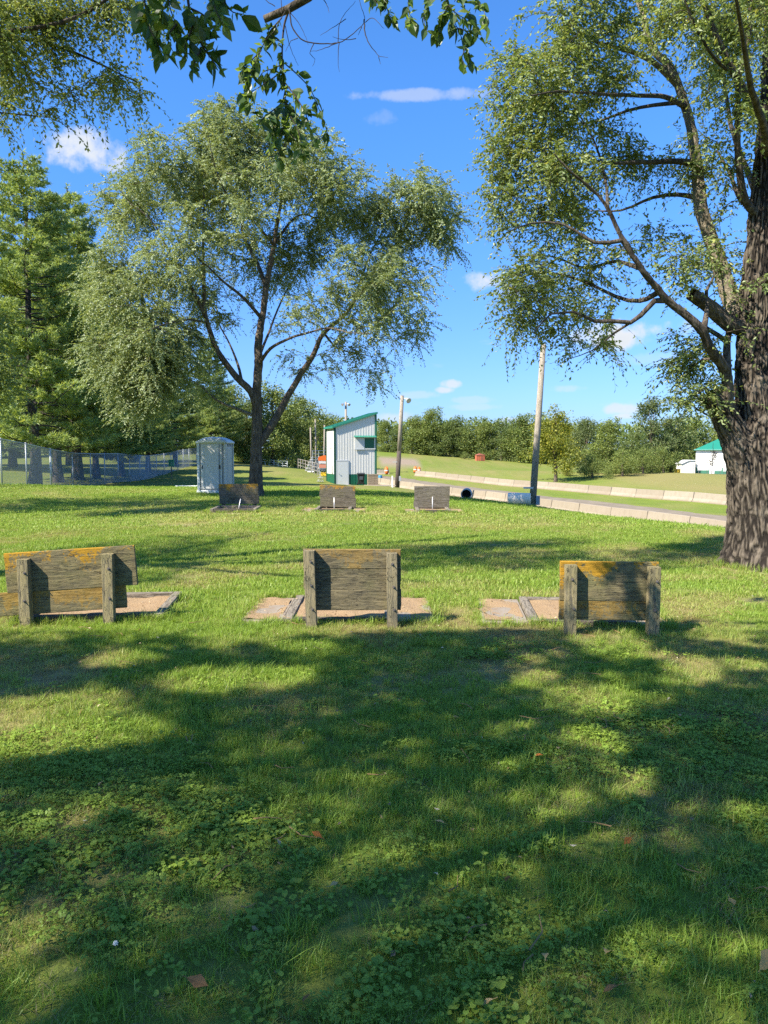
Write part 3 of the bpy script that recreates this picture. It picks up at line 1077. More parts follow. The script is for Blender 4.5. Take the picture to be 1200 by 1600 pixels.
# ---- the big elm at the picture's right edge, trunk and boughs traced
def build_big_elm():
    Y0 = 11.3
    b = at(1196, 884, Y0)
    root = np.array([b[0], b[1], 0.0])
    t = empty('elm_tree', root, 'big old elm with deeply furrowed dark trunk and a sawn-off limb stub', 'tree', 'elms on the lawn')
    g = TreeGrow(0.15)
    k = Y0 / FPX
    base = [root - [0, 0, 0.12], at(1194, 850, Y0), at(1192, 800, Y0), at(1186, 740, Y0), at(1182, 690, Y0), at(1180, 640, Y0), at(1178, 590, Y0), at(1179, 540, Y0), at(1181, 480, Y0), at(1186, 400, Y0), at(1192, 320, Y0), at(1199, 240, Y0), at(1204, 160, Y0), at(1208, 60, Y0), at(1210, -60, Y0), at(1205, -200, Y0), at(1195, -340, Y0)]
    P = catmull(base, 0.1)
    zz = P[:, 2]
    ws = np.interp(zz, [-.2, 0.0, 0.35, 0.8, 1.3, 1.8, 2.2, 2.8, 3.4, 4.5, 6, 8, 11], [62, 60, 56, 53, 50, 44, 31, 27, 25, 22, 18, 13, 5]) * k
    ws[zz < 1.75] *= 1.0
    hi = P[:, 2] > 8.6
    V, q = bark_trunk(P[~hi], ws[~hi] * .96, 300, 0.042, root, flare=(0.22, 0.46), freq=2.3, hres=0.020)
    link('trunk', fur(big_mesh('trunk', V, q, np.full(len(q), 4), BARK_OLD, True)), t)
    g._add(P[zz > 3.2], ws[zz > 3.2])
    g.skel.append((P, ws))
    V, q = sweep([(P[zz > 8.5], ws[zz > 8.5])], 16)
    link('limb', big_mesh('limb', V - root, q, np.full(len(q), 4), BARK_ELM, True), t)
    # the sawn stub and its flared root on the trunk
    sp = catmull([at(1192, 762, Y0), at(1166, 720, Y0 - .05), at(1143, 672, Y0 - .12), at(1126, 638, Y0 - .18), at(1111, 616, Y0 - .22)], 0.06)
    sr = np.interp(np.linspace(0, 1, len(sp)), [0, .35, .6, 1], [36, 29, 21, 17]) * k
    V, q = bark_trunk(sp, sr, 150, 0.026, root, freq=2.2, hres=0.018)
    stub = link('limb_stub', fur(big_mesh('limb_stub', V, q, np.full(len(q), 4), BARK_OLD, True)), t)
    stub['label'] = 'sawn-off limb stub with dark cut face'
    g.skel.append((sp, sr))
    # cut face
    ax = norm((sp[-1] - sp[-4])[None])[0]
    M = Vector(ax).to_track_quat('Z', 'Y').to_matrix()
    mb = MB()
    ring = [Vector(sp[-1] - root) + M @ Vector((math.cos(a) * sr[-1] * (0.9 + .12 * math.sin(3 * a)), math.sin(a) * sr[-1] * (0.95 + .1 * math.cos(2 * a)), 0.0)) for a in np.linspace(0, 2 * math.pi, 20, endpoint=False)]
    mb.add(ring + [Vector(sp[-1] - root) + M @ Vector((0, 0, .012))], [(i, (i + 1) % 20, 20) for i in range(20)])
    cf = mb.obj('cut_face', simple_mat('cut_wood', (0.10, 0.08, 0.06), 0.95, 0.4, 14, bump=0.4))
    cf.parent = stub
    limbs = [  # pixel paths, start radius px, end radius px, depth drift
        ([(1143, 676), (1136, 628), (1137, 590), (1124, 563), (1108, 540), (1101, 518), (1072, 492), (1040, 468), (1020, 442), (1002, 420), (974, 378), (950, 330), (920, 295), (893, 268), (868, 235)], 11, 2.5, -0.9),
        ([(1137, 588), (1136, 545), (1139, 520), (1154, 472), (1163, 445), (1168, 405)], 8, 4, 0.3),
        ([(1136, 536), (1122, 523), (1104, 512), (1075, 492)], 5, 4.5, 0.1),
        ([(1104, 520), (1106, 480), (1104, 455), (1118, 430), (1122, 400)], 5, 2, 0.25),
        ([(1163, 522), (1140, 503), (1110, 478), (1090, 465), (1078, 458)], 14, 9, -0.1),
        ([(1168, 515), (1150, 485), (1138, 455), (1120, 400), (1102, 345), (1093, 290), (1080, 205), (1062, 135), (1040, 95), (1022, 70), (1000, 0), (985, -90)], 15, 6, 0.9),
        ([(1062, 135), (1030, 105), (1000, 86), (950, 70), (905, 55), (860, 40)], 6, 2, 0.3),
        ([(1068, 165), (1040, 152), (1000, 150), (940, 148), (880, 144), (830, 150)], 5, 2, -.6),
        ([(1050, 172), (1000, 168), (940, 188), (890, 195), (850, 215)], 4, 1.6, .9),
        ([(1096, 258), (1050, 252), (1000, 254), (950, 256), (900, 250), (850, 265)], 6, 2, -.2),
        ([(1096, 300), (1060, 305), (1020, 310), (970, 330), (920, 330)], 5, 2, 1.2),
        ([(1176, 330), (1160, 312), (1140, 270), (1122, 235)], 6, 3, .6),
        ([(1178, 340), (1165, 312), (1157, 260), (1155, 200), (1154, 120), (1168, 65), (1172, -20)], 7, 4, -.5),
        ([(1155, 110), (1120, 98), (1095, 60), (1080, 20), (1060, -40)], 4, 2, -.8),
        ([(1040, 470), (1022, 470), (1000, 492), (984, 503), (955, 500), (928, 500), (895, 485), (860, 490), (832, 520)], 5.5, 1.8, -.5),
        ([(1034, 462), (1000, 470), (960, 465), (910, 440), (860, 425), (815, 430)], 4.5, 1.6, .4),
        ([(1004, 424), (960, 410), (915, 420), (860, 400), (800, 400)], 4.5, 1.6, .9),
        ([(970, 372), (930, 380), (880, 352), (830, 350), (790, 365)], 4, 1.5, -.7),
        ([(948, 328), (945, 280), (930, 225), (905, 180), (890, 130)], 4, 1.5, .7),
        ([(1202, 200), (1160, 140), (1120, 60), (1080, -30), (1040, -120)], 9, 3, -.3),
        ([(1207, 40), (1150, -40), (1090, -120), (1010, -200), (930, -240)], 9, 3, .6),
        ([(1205, 100), (1260, 40), (1330, -40), (1400, -120)], 10, 3, .0),
        ([(1192, 330), (1240, 290), (1300, 220), (1370, 160)], 9, 3, .9),
        ([(1184, 450), (1225, 420), (1280, 380), (1340, 350)], 8, 3, -1.0),
        ([(1200, 260), (1210, 200), (1240, 120), (1270, 20)], 8, 3, 2.4),
        ([(1190, 350), (1180, 300), (1150, 220), (1130, 120), (1110, 0)], 8, 3, 2.6),
        ([(1200, 240), (1190, 190), (1170, 100), (1150, -10)], 8, 3, -2.2),
        ([(1140, 640), (1115, 655), (1090, 640), (1070, 620)], 2.5, 1.0, -.2),
        ([(1120, 560), (1098, 560), (1080, 580), (1062, 600)], 2.5, 1.0, .2),
        ([(985, 503), (960, 520), (925, 548), (885, 562)], 2, 0.8, -.2),
    ]
    for i, (pl, r0, r1, dy) in enumerate(limbs):
        n = len(pl)
        pts, rk = g.spring(pl, Y0, dy * 1.8, r0 * k, 14)
        Pp, r = g.limb(pts, rk, r1 * k * (1 if i == 4 else .5), 0.3 if r0 < 10 else 0.35, 0.8)
        if r0 >= 9:
            V, q = bark_trunk(Pp, r, 60, 0.02, root, freq=1.3, hres=0.03)
        else:
            V, q = sweep([(Pp, r)], 9)
            V = V - root
        link('limb', big_mesh('limb', V, q, np.full(len(q), 4), BARK_PALE if i in (5, 6) else BARK_ELM, True), t)

    def lobe(x, y, rx, ry, w=1.0, dy=0.0):
        p = at(x, y, Y0 + dy)
        return (*p, rx * k, 0.8 * (rx + ry) / 2 * k + 0.25, ry * k, w)
    lobes = [lobe(880, 60, 75, 75, 1.0), lobe(850, 150, 70, 70, 1.1, -.5), lobe(960, 40, 85, 65, 1.1, .6), lobe(1060, 20, 80, 65, 1.0, -.8), lobe(1140, 40, 60, 80, .9, .7), lobe(960, 140, 85, 65, .9, .3), lobe(1130, 150, 50, 80, .7, -.6),
             lobe(835, 235, 75, 58, 1.2, .2), lobe(905, 280, 75, 55, 1.1, -.6), lobe(985, 240, 80, 55, .9, .9), lobe(1080, 250, 60, 60, .6, 1.0), lobe(1135, 300, 40, 55, .6, .4), lobe(795, 310, 48, 50, 1.0), lobe(785, 240, 40, 45, .9), lobe(810, 130, 45, 60, 1.0), lobe(860, 350, 80, 45, 1.1, .7), lobe(820, 420, 48, 45, 1.1, -.2), lobe(890, 430, 70, 42, 1.0, .4), lobe(960, 400, 70, 50, .7, -.3), lobe(1040, 350, 60, 55, .7, .8), lobe(1090, 400, 55, 50, .7, -.5), lobe(1140, 410, 38, 50, .7, .5),
             lobe(820, 480, 50, 45, 1.1), lobe(880, 500, 50, 34, .9, -.3), lobe(800, 545, 32, 34, .6), lobe(845, 545, 28, 22, .4), lobe(950, 485, 50, 25, .6), lobe(1010, 450, 40, 30, .4), lobe(1080, 590, 32, 28, .35, -.1), lobe(1070, 640, 36, 26, .4, -.2), lobe(1115, 640, 30, 25, .3, -.2), lobe(1100, 560, 22, 22, .2),
             lobe(1180, 480, 30, 60, .3, -.7),
             lobe(900, -60, 90, 80, 1.0), lobe(1000, -110, 110, 90, 1.0, .8), lobe(1120, -120, 110, 100, 1.0, -.8), lobe(1010, -220, 110, 90, .8), lobe(1150, -270, 110, 100, .8, .4), lobe(1260, -60, 110, 110, .8), lobe(1340, 60, 100, 90, .8, .5), lobe(1350, 200, 90, 80, .8, .4), lobe(1330, 340, 70, 60, .6, -1),
             lobe(1250, 130, 80, 90, .6, 2.4), lobe(1120, 60, 90, 90, .7, 2.9), lobe(1230, -40, 90, 90, .7, -2.6), lobe(1100, 250, 60, 70, .5, 2.4)]
    tg = in_lobes(lobes, 1000, 1.9, 0.40, 1.3, 9.0)
    few = [lobe(1075, 575, 34, 30), lobe(1068, 625, 34, 24, .8, -.2), lobe(1095, 545, 24, 24, .6, .2), lobe(1110, 610, 22, 26, .3, -.3), lobe(925, 540, 34, 16, .5, -.2), lobe(1050, 520, 24, 16, .3)]
    tg = np.vstack([tg, in_lobes(few, 46, 1.5)])
    g.grow(tg, 0.0035, 0.006, 0.05, 0.12)
    V, q = sweep(g.paths, 5)
    tag(link('branchwork', big_mesh('branchwork', V - root, q, np.full(len(q), 4), BARK_ELM, True), t), kind='stuff')
    LV, TP, nl = g.sprays(9, 0.50, 12, 0.064, 0.031, droop=0.40, spread=0.95, along=0.85)
    tag(link('crown', quads_mesh('crown', LV - np.tile(root, (len(LV), 1)), LEAF_ELM2), t), kind='stuff')
    tag(link('twigwork', twig_mesh('twigwork', TP, 0.0022, TWIG, root), t), kind='stuff')
    # grass-free root spurs
    print('big elm leaves', nl)
    return t


build_big_elm()


# ---- trees standing outside the frame to the left: their boughs hang into view and shade the lawn
LIT = [  # sunlit openings on the shaded lawn: photo pixels -> ground ellipses (px, py, rx, ry)
    (60, 1110, 110, 30), (150, 1145, 150, 28), (60, 1165, 90, 22), (330, 1060, 100, 24), (450, 1062, 60, 22), (200, 1030, 70, 16), (850, 1063, 55, 18), (930, 1088, 28, 10), (1090, 1045, 60, 18), (1170, 1040, 50, 14), (930, 1155, 55, 22), (960, 1175, 40, 14), (1175, 1275, 45, 22),
    (700, 1370, 60, 14), (520, 1115, 24, 9), (1150, 1480, 70, 16), (1000, 1490, 40, 10), (640, 1165, 40, 8), (790, 1200, 40, 8)]


def ground_px(px, py):
    d = ray(px, py)
    s = -EYE / d[2]
    return d[0] * s, d[1] * s


def lit_mask(X, Y):
    """1 where the lawn lies in sun within the near shade."""
    m = np.zeros_like(X)
    for (px, py, rx, ry) in LIT:
        x0, y0 = ground_px(px, py)
        x1, _ = ground_px(px + rx, py)
        _, y1 = ground_px(px, py - ry)
        wob = 0.35 + 1.2 * (fbm2(X, Y, 2.4, 4, 1.0) - 0.5)
        m = np.maximum(m, ((X - x0) / (x1 - x0)) ** 2 + ((Y - y0) / (y1 - y0)) ** 2 + wob < 1.0)
    m = np.maximum(m, (fbm2(X, Y, 1.5, 4, 77.0) + 0.10 * np.clip((Y - 4) / 3, -1, 1) > 0.75) & (Y < 7.2))
    # beyond the near shade's edge
    edge = 7.22 - 0.04 * np.clip(X, -4, 4) + 0.5 * (fbm2(X, X * 0 + 3, 0.8, 3, 4.0) - 0.5) * 1.6 - 0.35 * np.exp(-((X + 1.2) / 0.8) ** 2)
    m = np.maximum(m, (Y > edge) & (Y < 10.8))
    # the broad shadow on the lawn at the right, in front of the big elm
    band = (((X - 3.1) / 3.3) ** 2 + ((Y - 11.9 - 0.25 * (X - 3)) / 1.25) ** 2 + 1.3 * (fbm2(X, Y, 0.9, 3, 2.0) - 0.5)) < 1
    m = np.where((Y >= 10.8), np.where(band, 0, 1), m)
    return m


def shadow_xy(P):
    s = P[:, 2] / SUN_DIR[2]
    return P[:, 0] - SUN_DIR[0] * s, P[:, 1] - SUN_DIR[1] * s


def spot(x, y, z):
    """Where something must hang at height z to shade the lawn at x, y."""
    s = z / SUN_DIR[2]
    return np.array([x + SUN_DIR[0] * s, y + SUN_DIR[1] * s, z])


def hidden_from_view(P, m=25):
    px, py, dep = project(P)
    return (dep < 0.3) | (px < -m) | (px > 1200 + m) | (py < -m)


def leaf_shape(L=0.075, W=0.04, curl=0.2, wav=0.0):
    """One broad leaf with a midrib fold, drooping tip and a little stalk; points along +X."""
    prof = [(0.0, 0.0), (0.10, 0.32), (0.28, 0.86), (0.48, 1.0), (0.70, 0.74), (0.88, 0.32), (1.0, 0.0)]
    vs, fs = [], []
    for i, (t, w) in enumerate(prof):
        x = t * L
        z = -curl * L * t * t
        up = 0.16 * w * W
        yw = w * W / 2 * (1 + wav * math.sin(i * 2.3))
        vs += [(x, -yw, z + up + wav * 0.004 * math.sin(i * 1.7)), (x, 0, z), (x, yw, z + up)]
    for i in range(len(prof) - 1):
        a, b = i * 3, i * 3 + 3
        fs += [(a, a + 1, b + 1, b), (a + 1, a + 2, b + 2, b + 1)]
    o = len(vs)
    s = 0.0012
    vs += [(-0.016, -s, 0.003), (-0.016, s, 0.003), (0.002, s, 0.0), (0.002, -s, 0.0)]
    fs.append((o, o + 1, o + 2, o + 3))
    return vs, fs


def leaf_proto(mat, *a):
    vs, fs = leaf_shape(*a)
    me = bpy.data.meshes.new('leaf')
    me.from_pydata(vs, [], fs)
    me.materials.append(mat)
    me.update()
    return me


def single_leaf_mat():
    m, h, out = mat_new('hanging_leaf')
    oi = h.n('ShaderNodeObjectInfo')
    rnd = oi.outputs['Random']
    co = h.n('ShaderNodeTexCoord').outputs['Object']
    sp = h.n('ShaderNodeSeparateXYZ', {0: co})
    ay = h.math('ABSOLUTE', sp.outputs[1])
    rib = h.math('SUBTRACT', 1.0, h.step(ay, 0.0004, 0.0013))
    vein = h.math('SUBTRACT', sp.outputs[0], h.math('MULTIPLY', ay, 0.9))
    vv = h.math('ABSOLUTE', h.math('SUBTRACT', h.math('FRACT', h.math('MULTIPLY', vein, 110.0)), 0.5))
    vv = h.math('SUBTRACT', 1.0, h.step(vv, 0.02, 0.12))
    n = h.noise(co, 60, 4, 0.6)
    c = h.mix(rnd, (0.026, 0.066, 0.014), (0.075, 0.145, 0.026))
    c = h.mix(h.step(h.math('FRACT', h.math('MULTIPLY', rnd, 17.3)), 0.88, 0.95), c, (0.15, 0.20, 0.03))
    c = h.mix(h.math('MULTIPLY', n, 0.4), c, (0.03, 0.07, 0.015))
    c = h.mix(h.math('MAXIMUM', h.math('MULTIPLY', rib, 0.5), h.math('MULTIPLY', vv, 0.22)), c, (0.14, 0.19, 0.06))
    d = h.n('ShaderNodeBsdfDiffuse', {'Color': c})
    t = h.n('ShaderNodeBsdfTranslucent', {'Color': h.mix(1.0, c, (1.3, 1.2, 0.5), 'MULTIPLY')})
    mx = h.n('ShaderNodeMixShader', {0: 0.42, 1: d.outputs[0], 2: t.outputs[0]})
    gl = h.n('ShaderNodeBsdfGlossy', {'Color': (1, 1, 1, 1), 'Roughness': 0.42})
    m2 = h.n('ShaderNodeMixShader', {0: 0.03, 1: mx.outputs[0], 2: gl.outputs[0]})
    h.L.new(m2.outputs[0], out.inputs[0])
    return m


LEAF_ONE = single_leaf_mat()
LEAF_MESHES = [leaf_proto(LEAF_ONE, 0.078, 0.044, 0.15, 0.0), leaf_proto(LEAF_ONE, 0.070, 0.036, 0.35, 0.1), leaf_proto(LEAF_ONE, 0.085, 0.050, 0.05, 0.15), leaf_proto(LEAF_ONE, 0.060, 0.034, 0.5, 0.0)]


def prune(LV, keep_prob_lit=0.05):
    """Drop the leaves that would shade the sunlit openings on the lawn."""
    Q = LV.reshape(-1, 4, 3)
    c = Q.mean(1)
    sx, sy = shadow_xy(c)
    lit = lit_mask(sx, sy) > 0.5
    near = (sy > 1.0) & (sy < 20) & (np.abs(sx) < 9)
    drop = lit & near & (rng.random(len(c)) > keep_prob_lit)
    # unseen crown thinned to let more sun through, less so over its far edge
    thin = np.where(sy < 4.6, 0.28, 0.06) * np.where(fbm(c * 1.1 + 40, 3) > .5, 1.25, .8)
    drop |= rng.random(len(c)) < thin
    return Q[~drop].reshape(-1, 3)


def build_shade_tree():
    root = np.array([-8.8, -6.2, 0.0])
    t = empty('shade_tree', root, 'broad-leaved tree whose leafy branch hangs down across the top of the view', 'tree')
    g = TreeGrow(0.3)
    P, r = g.limb([root - [0, 0, .1], root + [0.1, 0, 2], root + [0.3, .2, 4.5], root + [0.8, .6, 8], root + [1.2, .8, 11.5]], 0.38, 0.05, 0.3)
    V, q = bark_trunk(P, r, 48, 0.04, root, flare=(.3, .4), hres=0.08)
    link('trunk', big_mesh('trunk', V, q, np.full(len(q), 4), BARK_ELM, True), t)
    tipA, tipB = at(520, -40, 5.0), at(413, 29, 5.1)
    limbs = [
        ([root + [.1, .1, 3.4], (-6.2, -1.4, 5.4), (-3.4, 0.6, 6.3), (-1.4, 2.4, 6.2), (-0.2, 4.2, 5.7), tuple(at(535, -50, 4.9)), tuple(at(488, -4, 5.0)), tuple(at(452, 14, 5.05)), tuple(tipB)], 0.16, 0.022),
        ([(-1.0, 2.8, 6.2), (-0.2, 4.2, 6.2), (0.35, 5.4, 5.9), tuple(at(690, -40, 6.0))], 0.05, 0.014),
        ([(-2.4, 1.4, 6.3), (-2.0, 2.4, 5.6), (-1.5, 3.0, 4.6), tuple(at(300, -40, 3.3))], 0.05, 0.010),
        ([root + [.2, .2, 4.0], (-7.0, -3.6, 6.5), (-4.5, -4.0, 8), (-2.2, -4.2, 9)], 0.15, 0.03),
        ([root + [.2, .2, 4.3], (-9.5, -1.0, 6.5), (-10.0, 1.0, 8), (-9.5, 2.2, 9)], 0.13, 0.03),
        ([root + [.3, .3, 5.0], (-6.5, -2.2, 7.0), (-4.5, -1.0, 8.2), (-2.5, .4, 9)], 0.13, 0.03),
        ([root + [.3, .3, 5.0], (-9.8, -4.8, 7.0), (-11.5, -6, 8.2)], 0.12, 0.03),
        ([root + [.4, .4, 6.0], (-7.0, -.4, 8.6), (-6.2, 1.2, 9.6)], 0.10, 0.03),
    ]
    for i, (pl, r0, r1) in enumerate(limbs):
        P, r = g.limb([np.array(p, float) for p in pl], r0, r1, 0.15 if i > 2 else 0.1, .8)
        V, q = sweep([(P, r)], 10)
        link('limb', big_mesh('limb', V - root, q, np.full(len(q), 4), BARK_ELM, True), t)
    # crown: hung so that its shade falls on the near lawn
    T = []
    while len(T) < 1050:
        n = 4000
        gx, gy = rng.uniform(-9, 8.5, n), rng.uniform(-1.0, 7.4, n)
        z = rng.uniform(5.2, 10.5, n)
        P = np.stack([gx + SUN_DIR[0] * z / SUN_DIR[2], gy + SUN_DIR[1] * z / SUN_DIR[2], z], -1)
        e = ((P[:, 0] + 6.3) / 6.8) ** 2 + ((P[:, 1] + 1.6) / 5.2) ** 2 + ((z - 8) / 3.8) ** 2
        ok = (e < 1) & hidden_from_view(P, 140) & (lit_mask(gx, gy) < .5)
        ok &= (fbm(P * 0.9 + 5, 3) > 0.38)
        T += list(P[ok][:max(0, 1050 - len(T))])
    n1 = len(T)
    while len(T) < n1 + 420:
        n = 4000
        gx, gy = rng.uniform(-4.6, 6.0, n), rng.uniform(4.0, 7.3, n)
        z = rng.uniform(6.2, 8.6, n)
        P = np.stack([gx + SUN_DIR[0] * z / SUN_DIR[2], gy + SUN_DIR[1] * z / SUN_DIR[2], z], -1)
        ok = hidden_from_view(P, 60) & (lit_mask(gx, gy) < .5)
        T += list(P[ok][:max(0, n1 + 420 - len(T))])
    g.grow(np.array(T), 0.005, 0.008, 0.03, 0.1)
    V, q = sweep(g.paths, 5)
    tag(link('branchwork', big_mesh('branchwork', V - root, q, np.full(len(q), 4), BARK_ELM, True), t), kind='stuff')
    LV, TP, nl = g.sprays(7, 0.65, 11, 0.105, 0.058, droop=0.35, spread=1.1, along=0.8)
    LV = prune(LV)
    c = LV.reshape(-1, 4, 3).mean(1)
    LV = LV.reshape(-1, 4, 3)[hidden_from_view(c, 10)].reshape(-1, 3)
    tag(link('crown', quads_mesh('crown', LV - root, LEAF_SHADE), t), kind='stuff')
    # --- the hanging sprays in view: each leaf an object of its own
    sprays = [
        ('hanging_branch', [
            [(290, -40), (295, 10), (301, 42), (313, 66), (327, 88), (343, 108)],
            [(228, -40), (226, 0), (232, 38), (246, 68), (256, 86)], [(262, -40), (264, 5), (276, 40), (284, 60)],
            [(330, -40), (334, 5), (342, 26), (350, 38)], [(352, -30), (352, 4), (364, 19), (380, 22)],
            [(301, 42), (290, 70), (288, 90)], [(313, 66), (330, 72), (338, 84)], [(295, 12), (320, 25), (332, 45)], [(276, 38), (262, 58), (270, 80)], [(246, -30), (250, 10), (248, 30), (243, 60)], [(316, 74), (306, 92), (300, 112)]], 3.25, 82, 1.08),
        ('hanging_branch', [
            [(452, 14), (444, 40), (441, 75), (442, 110), (446, 150), (447, 200)],
            [(440, 28), (420, 52), (407, 80), (396, 105), (384, 130)], [(446, 100), (466, 118), (485, 140), (500, 175), (512, 208)], [(442, 112), (420, 126), (402, 138), (388, 145), (372, 152)],
            [(446, 160), (478, 194), (500, 216), (510, 232)], [(446, 150), (428, 180), (418, 214)], [(447, 195), (452, 230), (458, 262)], [(447, 190), (434, 222), (437, 252)], [(407, 80), (395, 92), (382, 100), (376, 122)], [(446, 130), (468, 160), (482, 190), (488, 222)], [(442, 100), (425, 108), (412, 112), (400, 128)], [(430, 170), (412, 184), (400, 200)], [(446, 140), (440, 165), (428, 200), (424, 232)], [(450, 175), (466, 205), (472, 238)], [(395, 105), (392, 125), (386, 145), (390, 165)], [(446, 200), (462, 220), (478, 244)], [(420, 52), (428, 62), (440, 64)]], 5.2, 138, 1.22),
        ('hanging_branch', [
            [(600, -40), (602, 0), (608, 22), (618, 38)], [(640, -40), (638, 0), (640, 25), (646, 40)], [(662, -40), (668, 0), (662, 28), (668, 52)], [(690, -40), (700, 10), (715, 45), (730, 78), (742, 108)], [(725, -40), (745, 0), (757, 20), (762, 40)],
            [(700, 8), (690, 30), (682, 56)], [(715, 44), (738, 52), (755, 66)], [(708, -40), (722, 5), (735, 25), (742, 42)], [(575, -40), (582, -5), (592, 8)], [(728, 74), (722, 90), (728, 108)], [(700, 8), (712, 20), (735, 35)]], 6.0, 90, 1.45),
    ]
    for name, twigs, Yd, count, sc in sprays:
        paths = []
        P3 = []
        for j, tw in enumerate(twigs):
            dy = rng.uniform(-.22, .22) if j else 0.0
            pts = [at(x, y, Yd + dy * (k / (len(tw) - 1))) for k, (x, y) in enumerate(tw)]
            P = catmull(pts, 0.02)
            P3.append(P)
            paths.append((P, np.linspace(0.0045 if j else 0.008, 0.0012, len(P))))
        V, q = sweep(paths, 6)
        br = link(name, big_mesh(name, V - root, q, np.full(len(q), 4), TWIG, True), t)
        # the smaller leaves of the spray
        allp = np.vstack([p[int(len(p) * (.3 if j == 0 else .05)):] for j, p in enumerate(P3)])
        ns = int(count * 2.8)
        b0 = allp[rng.integers(0, len(allp), ns)]
        dd = norm(rng.normal(size=(ns, 3)) * .7 + np.array([0, 0, -.5]))
        Ls = rng.uniform(.028, .055, ns) * sc
        SV = leaf_quads(b0, dd, rng.normal(size=(ns, 3)), Ls, Ls * .5)
        sm = link('small_foliage', quads_mesh('small_foliage', SV - root, LEAF_SHADE), br)
        sm['kind'] = 'stuff'
        lens = np.array([len(p) for p in P3], float)
        pick = rng.choice(len(P3), size=count, p=lens / lens.sum())
        for k in pick:
            P = P3[k]
            lo = 0.35 if k == 0 else 0.12
            i = int(rng.uniform(lo, 1.0) * (len(P) - 1))
            i = min(i, len(P) - 2)
            tan = P[i + 1] - P[i]
            tan = tan / (np.linalg.norm(tan) + 1e-9)
            sd = rng.normal(size=3)
            d = tan * .55 + sd * 0.55 + np.array([0, 0, -0.55])
            d /= np.linalg.norm(d)
            M = Vector(d).to_track_quat('X', 'Z').to_matrix().to_4x4() @ Matrix.Rotation(rng.normal() * 0.9, 4, 'X')
            lf = bpy.data.objects.new('leaf', LEAF_MESHES[int(rng.integers(4))])
            C.objects.link(lf)
            lf.parent = br
            S = sc * rng.uniform(.72, 1.12)
            lf.matrix_local = Matrix.Translation(Vector(P[i] - root) + Vector(d) * 0.014) @ M @ Matrix.Scale(float(S), 4)
    # bare twigs under the dead limb end
    bare = [[(452, 14), (456, 40), (469, 60), (490, 67), (528, 67), (548, 55), (565, 40), (570, 28), (562, 0), (558, -40)], [(569, 30), (571, 55), (582, 76), (594, 88), (606, 90)], [(528, 67), (530, 40), (540, 20), (556, 2)], [(528, 67), (500, 78), (485, 80)], [(446, 18), (430, 45), (416, 62)], [(446, 12), (462, 30), (474, 50), (482, 70)], [(440, 20), (440, -20), (448, -40)], [(446, 40), (452, 70), (460, 90), (466, 102)],
            [(530, 66), (528, 90), (530, 112)], [(571, 35), (582, 28), (600, 45)], [(592, 88), (594, 100)], [(556, 60), (540, 62), (520, 58)], [(506, 0), (512, 10), (514, 20)], [(430, 10), (415, 0), (400, -20)], [(465, 60), (455, 64), (446, 80)], [(490, 68), (484, 84), (492, 92), (488, 104)], [(565, 42), (560, 55)], [(540, 30), (525, 40), (500, 55)]]
    paths = []
    for tw in bare:
        dy = rng.uniform(-.15, .15)
        P = catmull([at(x, y, 5.05 + dy * k / (len(tw) - 1)) for k, (x, y) in enumerate(tw)], 0.02)
        P = P + (rng.random(P.shape) - .5) * 0.004
        paths.append((P, np.linspace(0.0050 if len(tw) > 4 else 0.0028, 0.0010, len(P))))
    V, q = sweep(paths, 5)
    link('bare_twig', big_mesh('bare_twig', V - root, q, np.full(len(q), 4), TWIG, True), t)
    print('shade tree leaves', len(LV) // 4)
    return t


build_shade_tree()


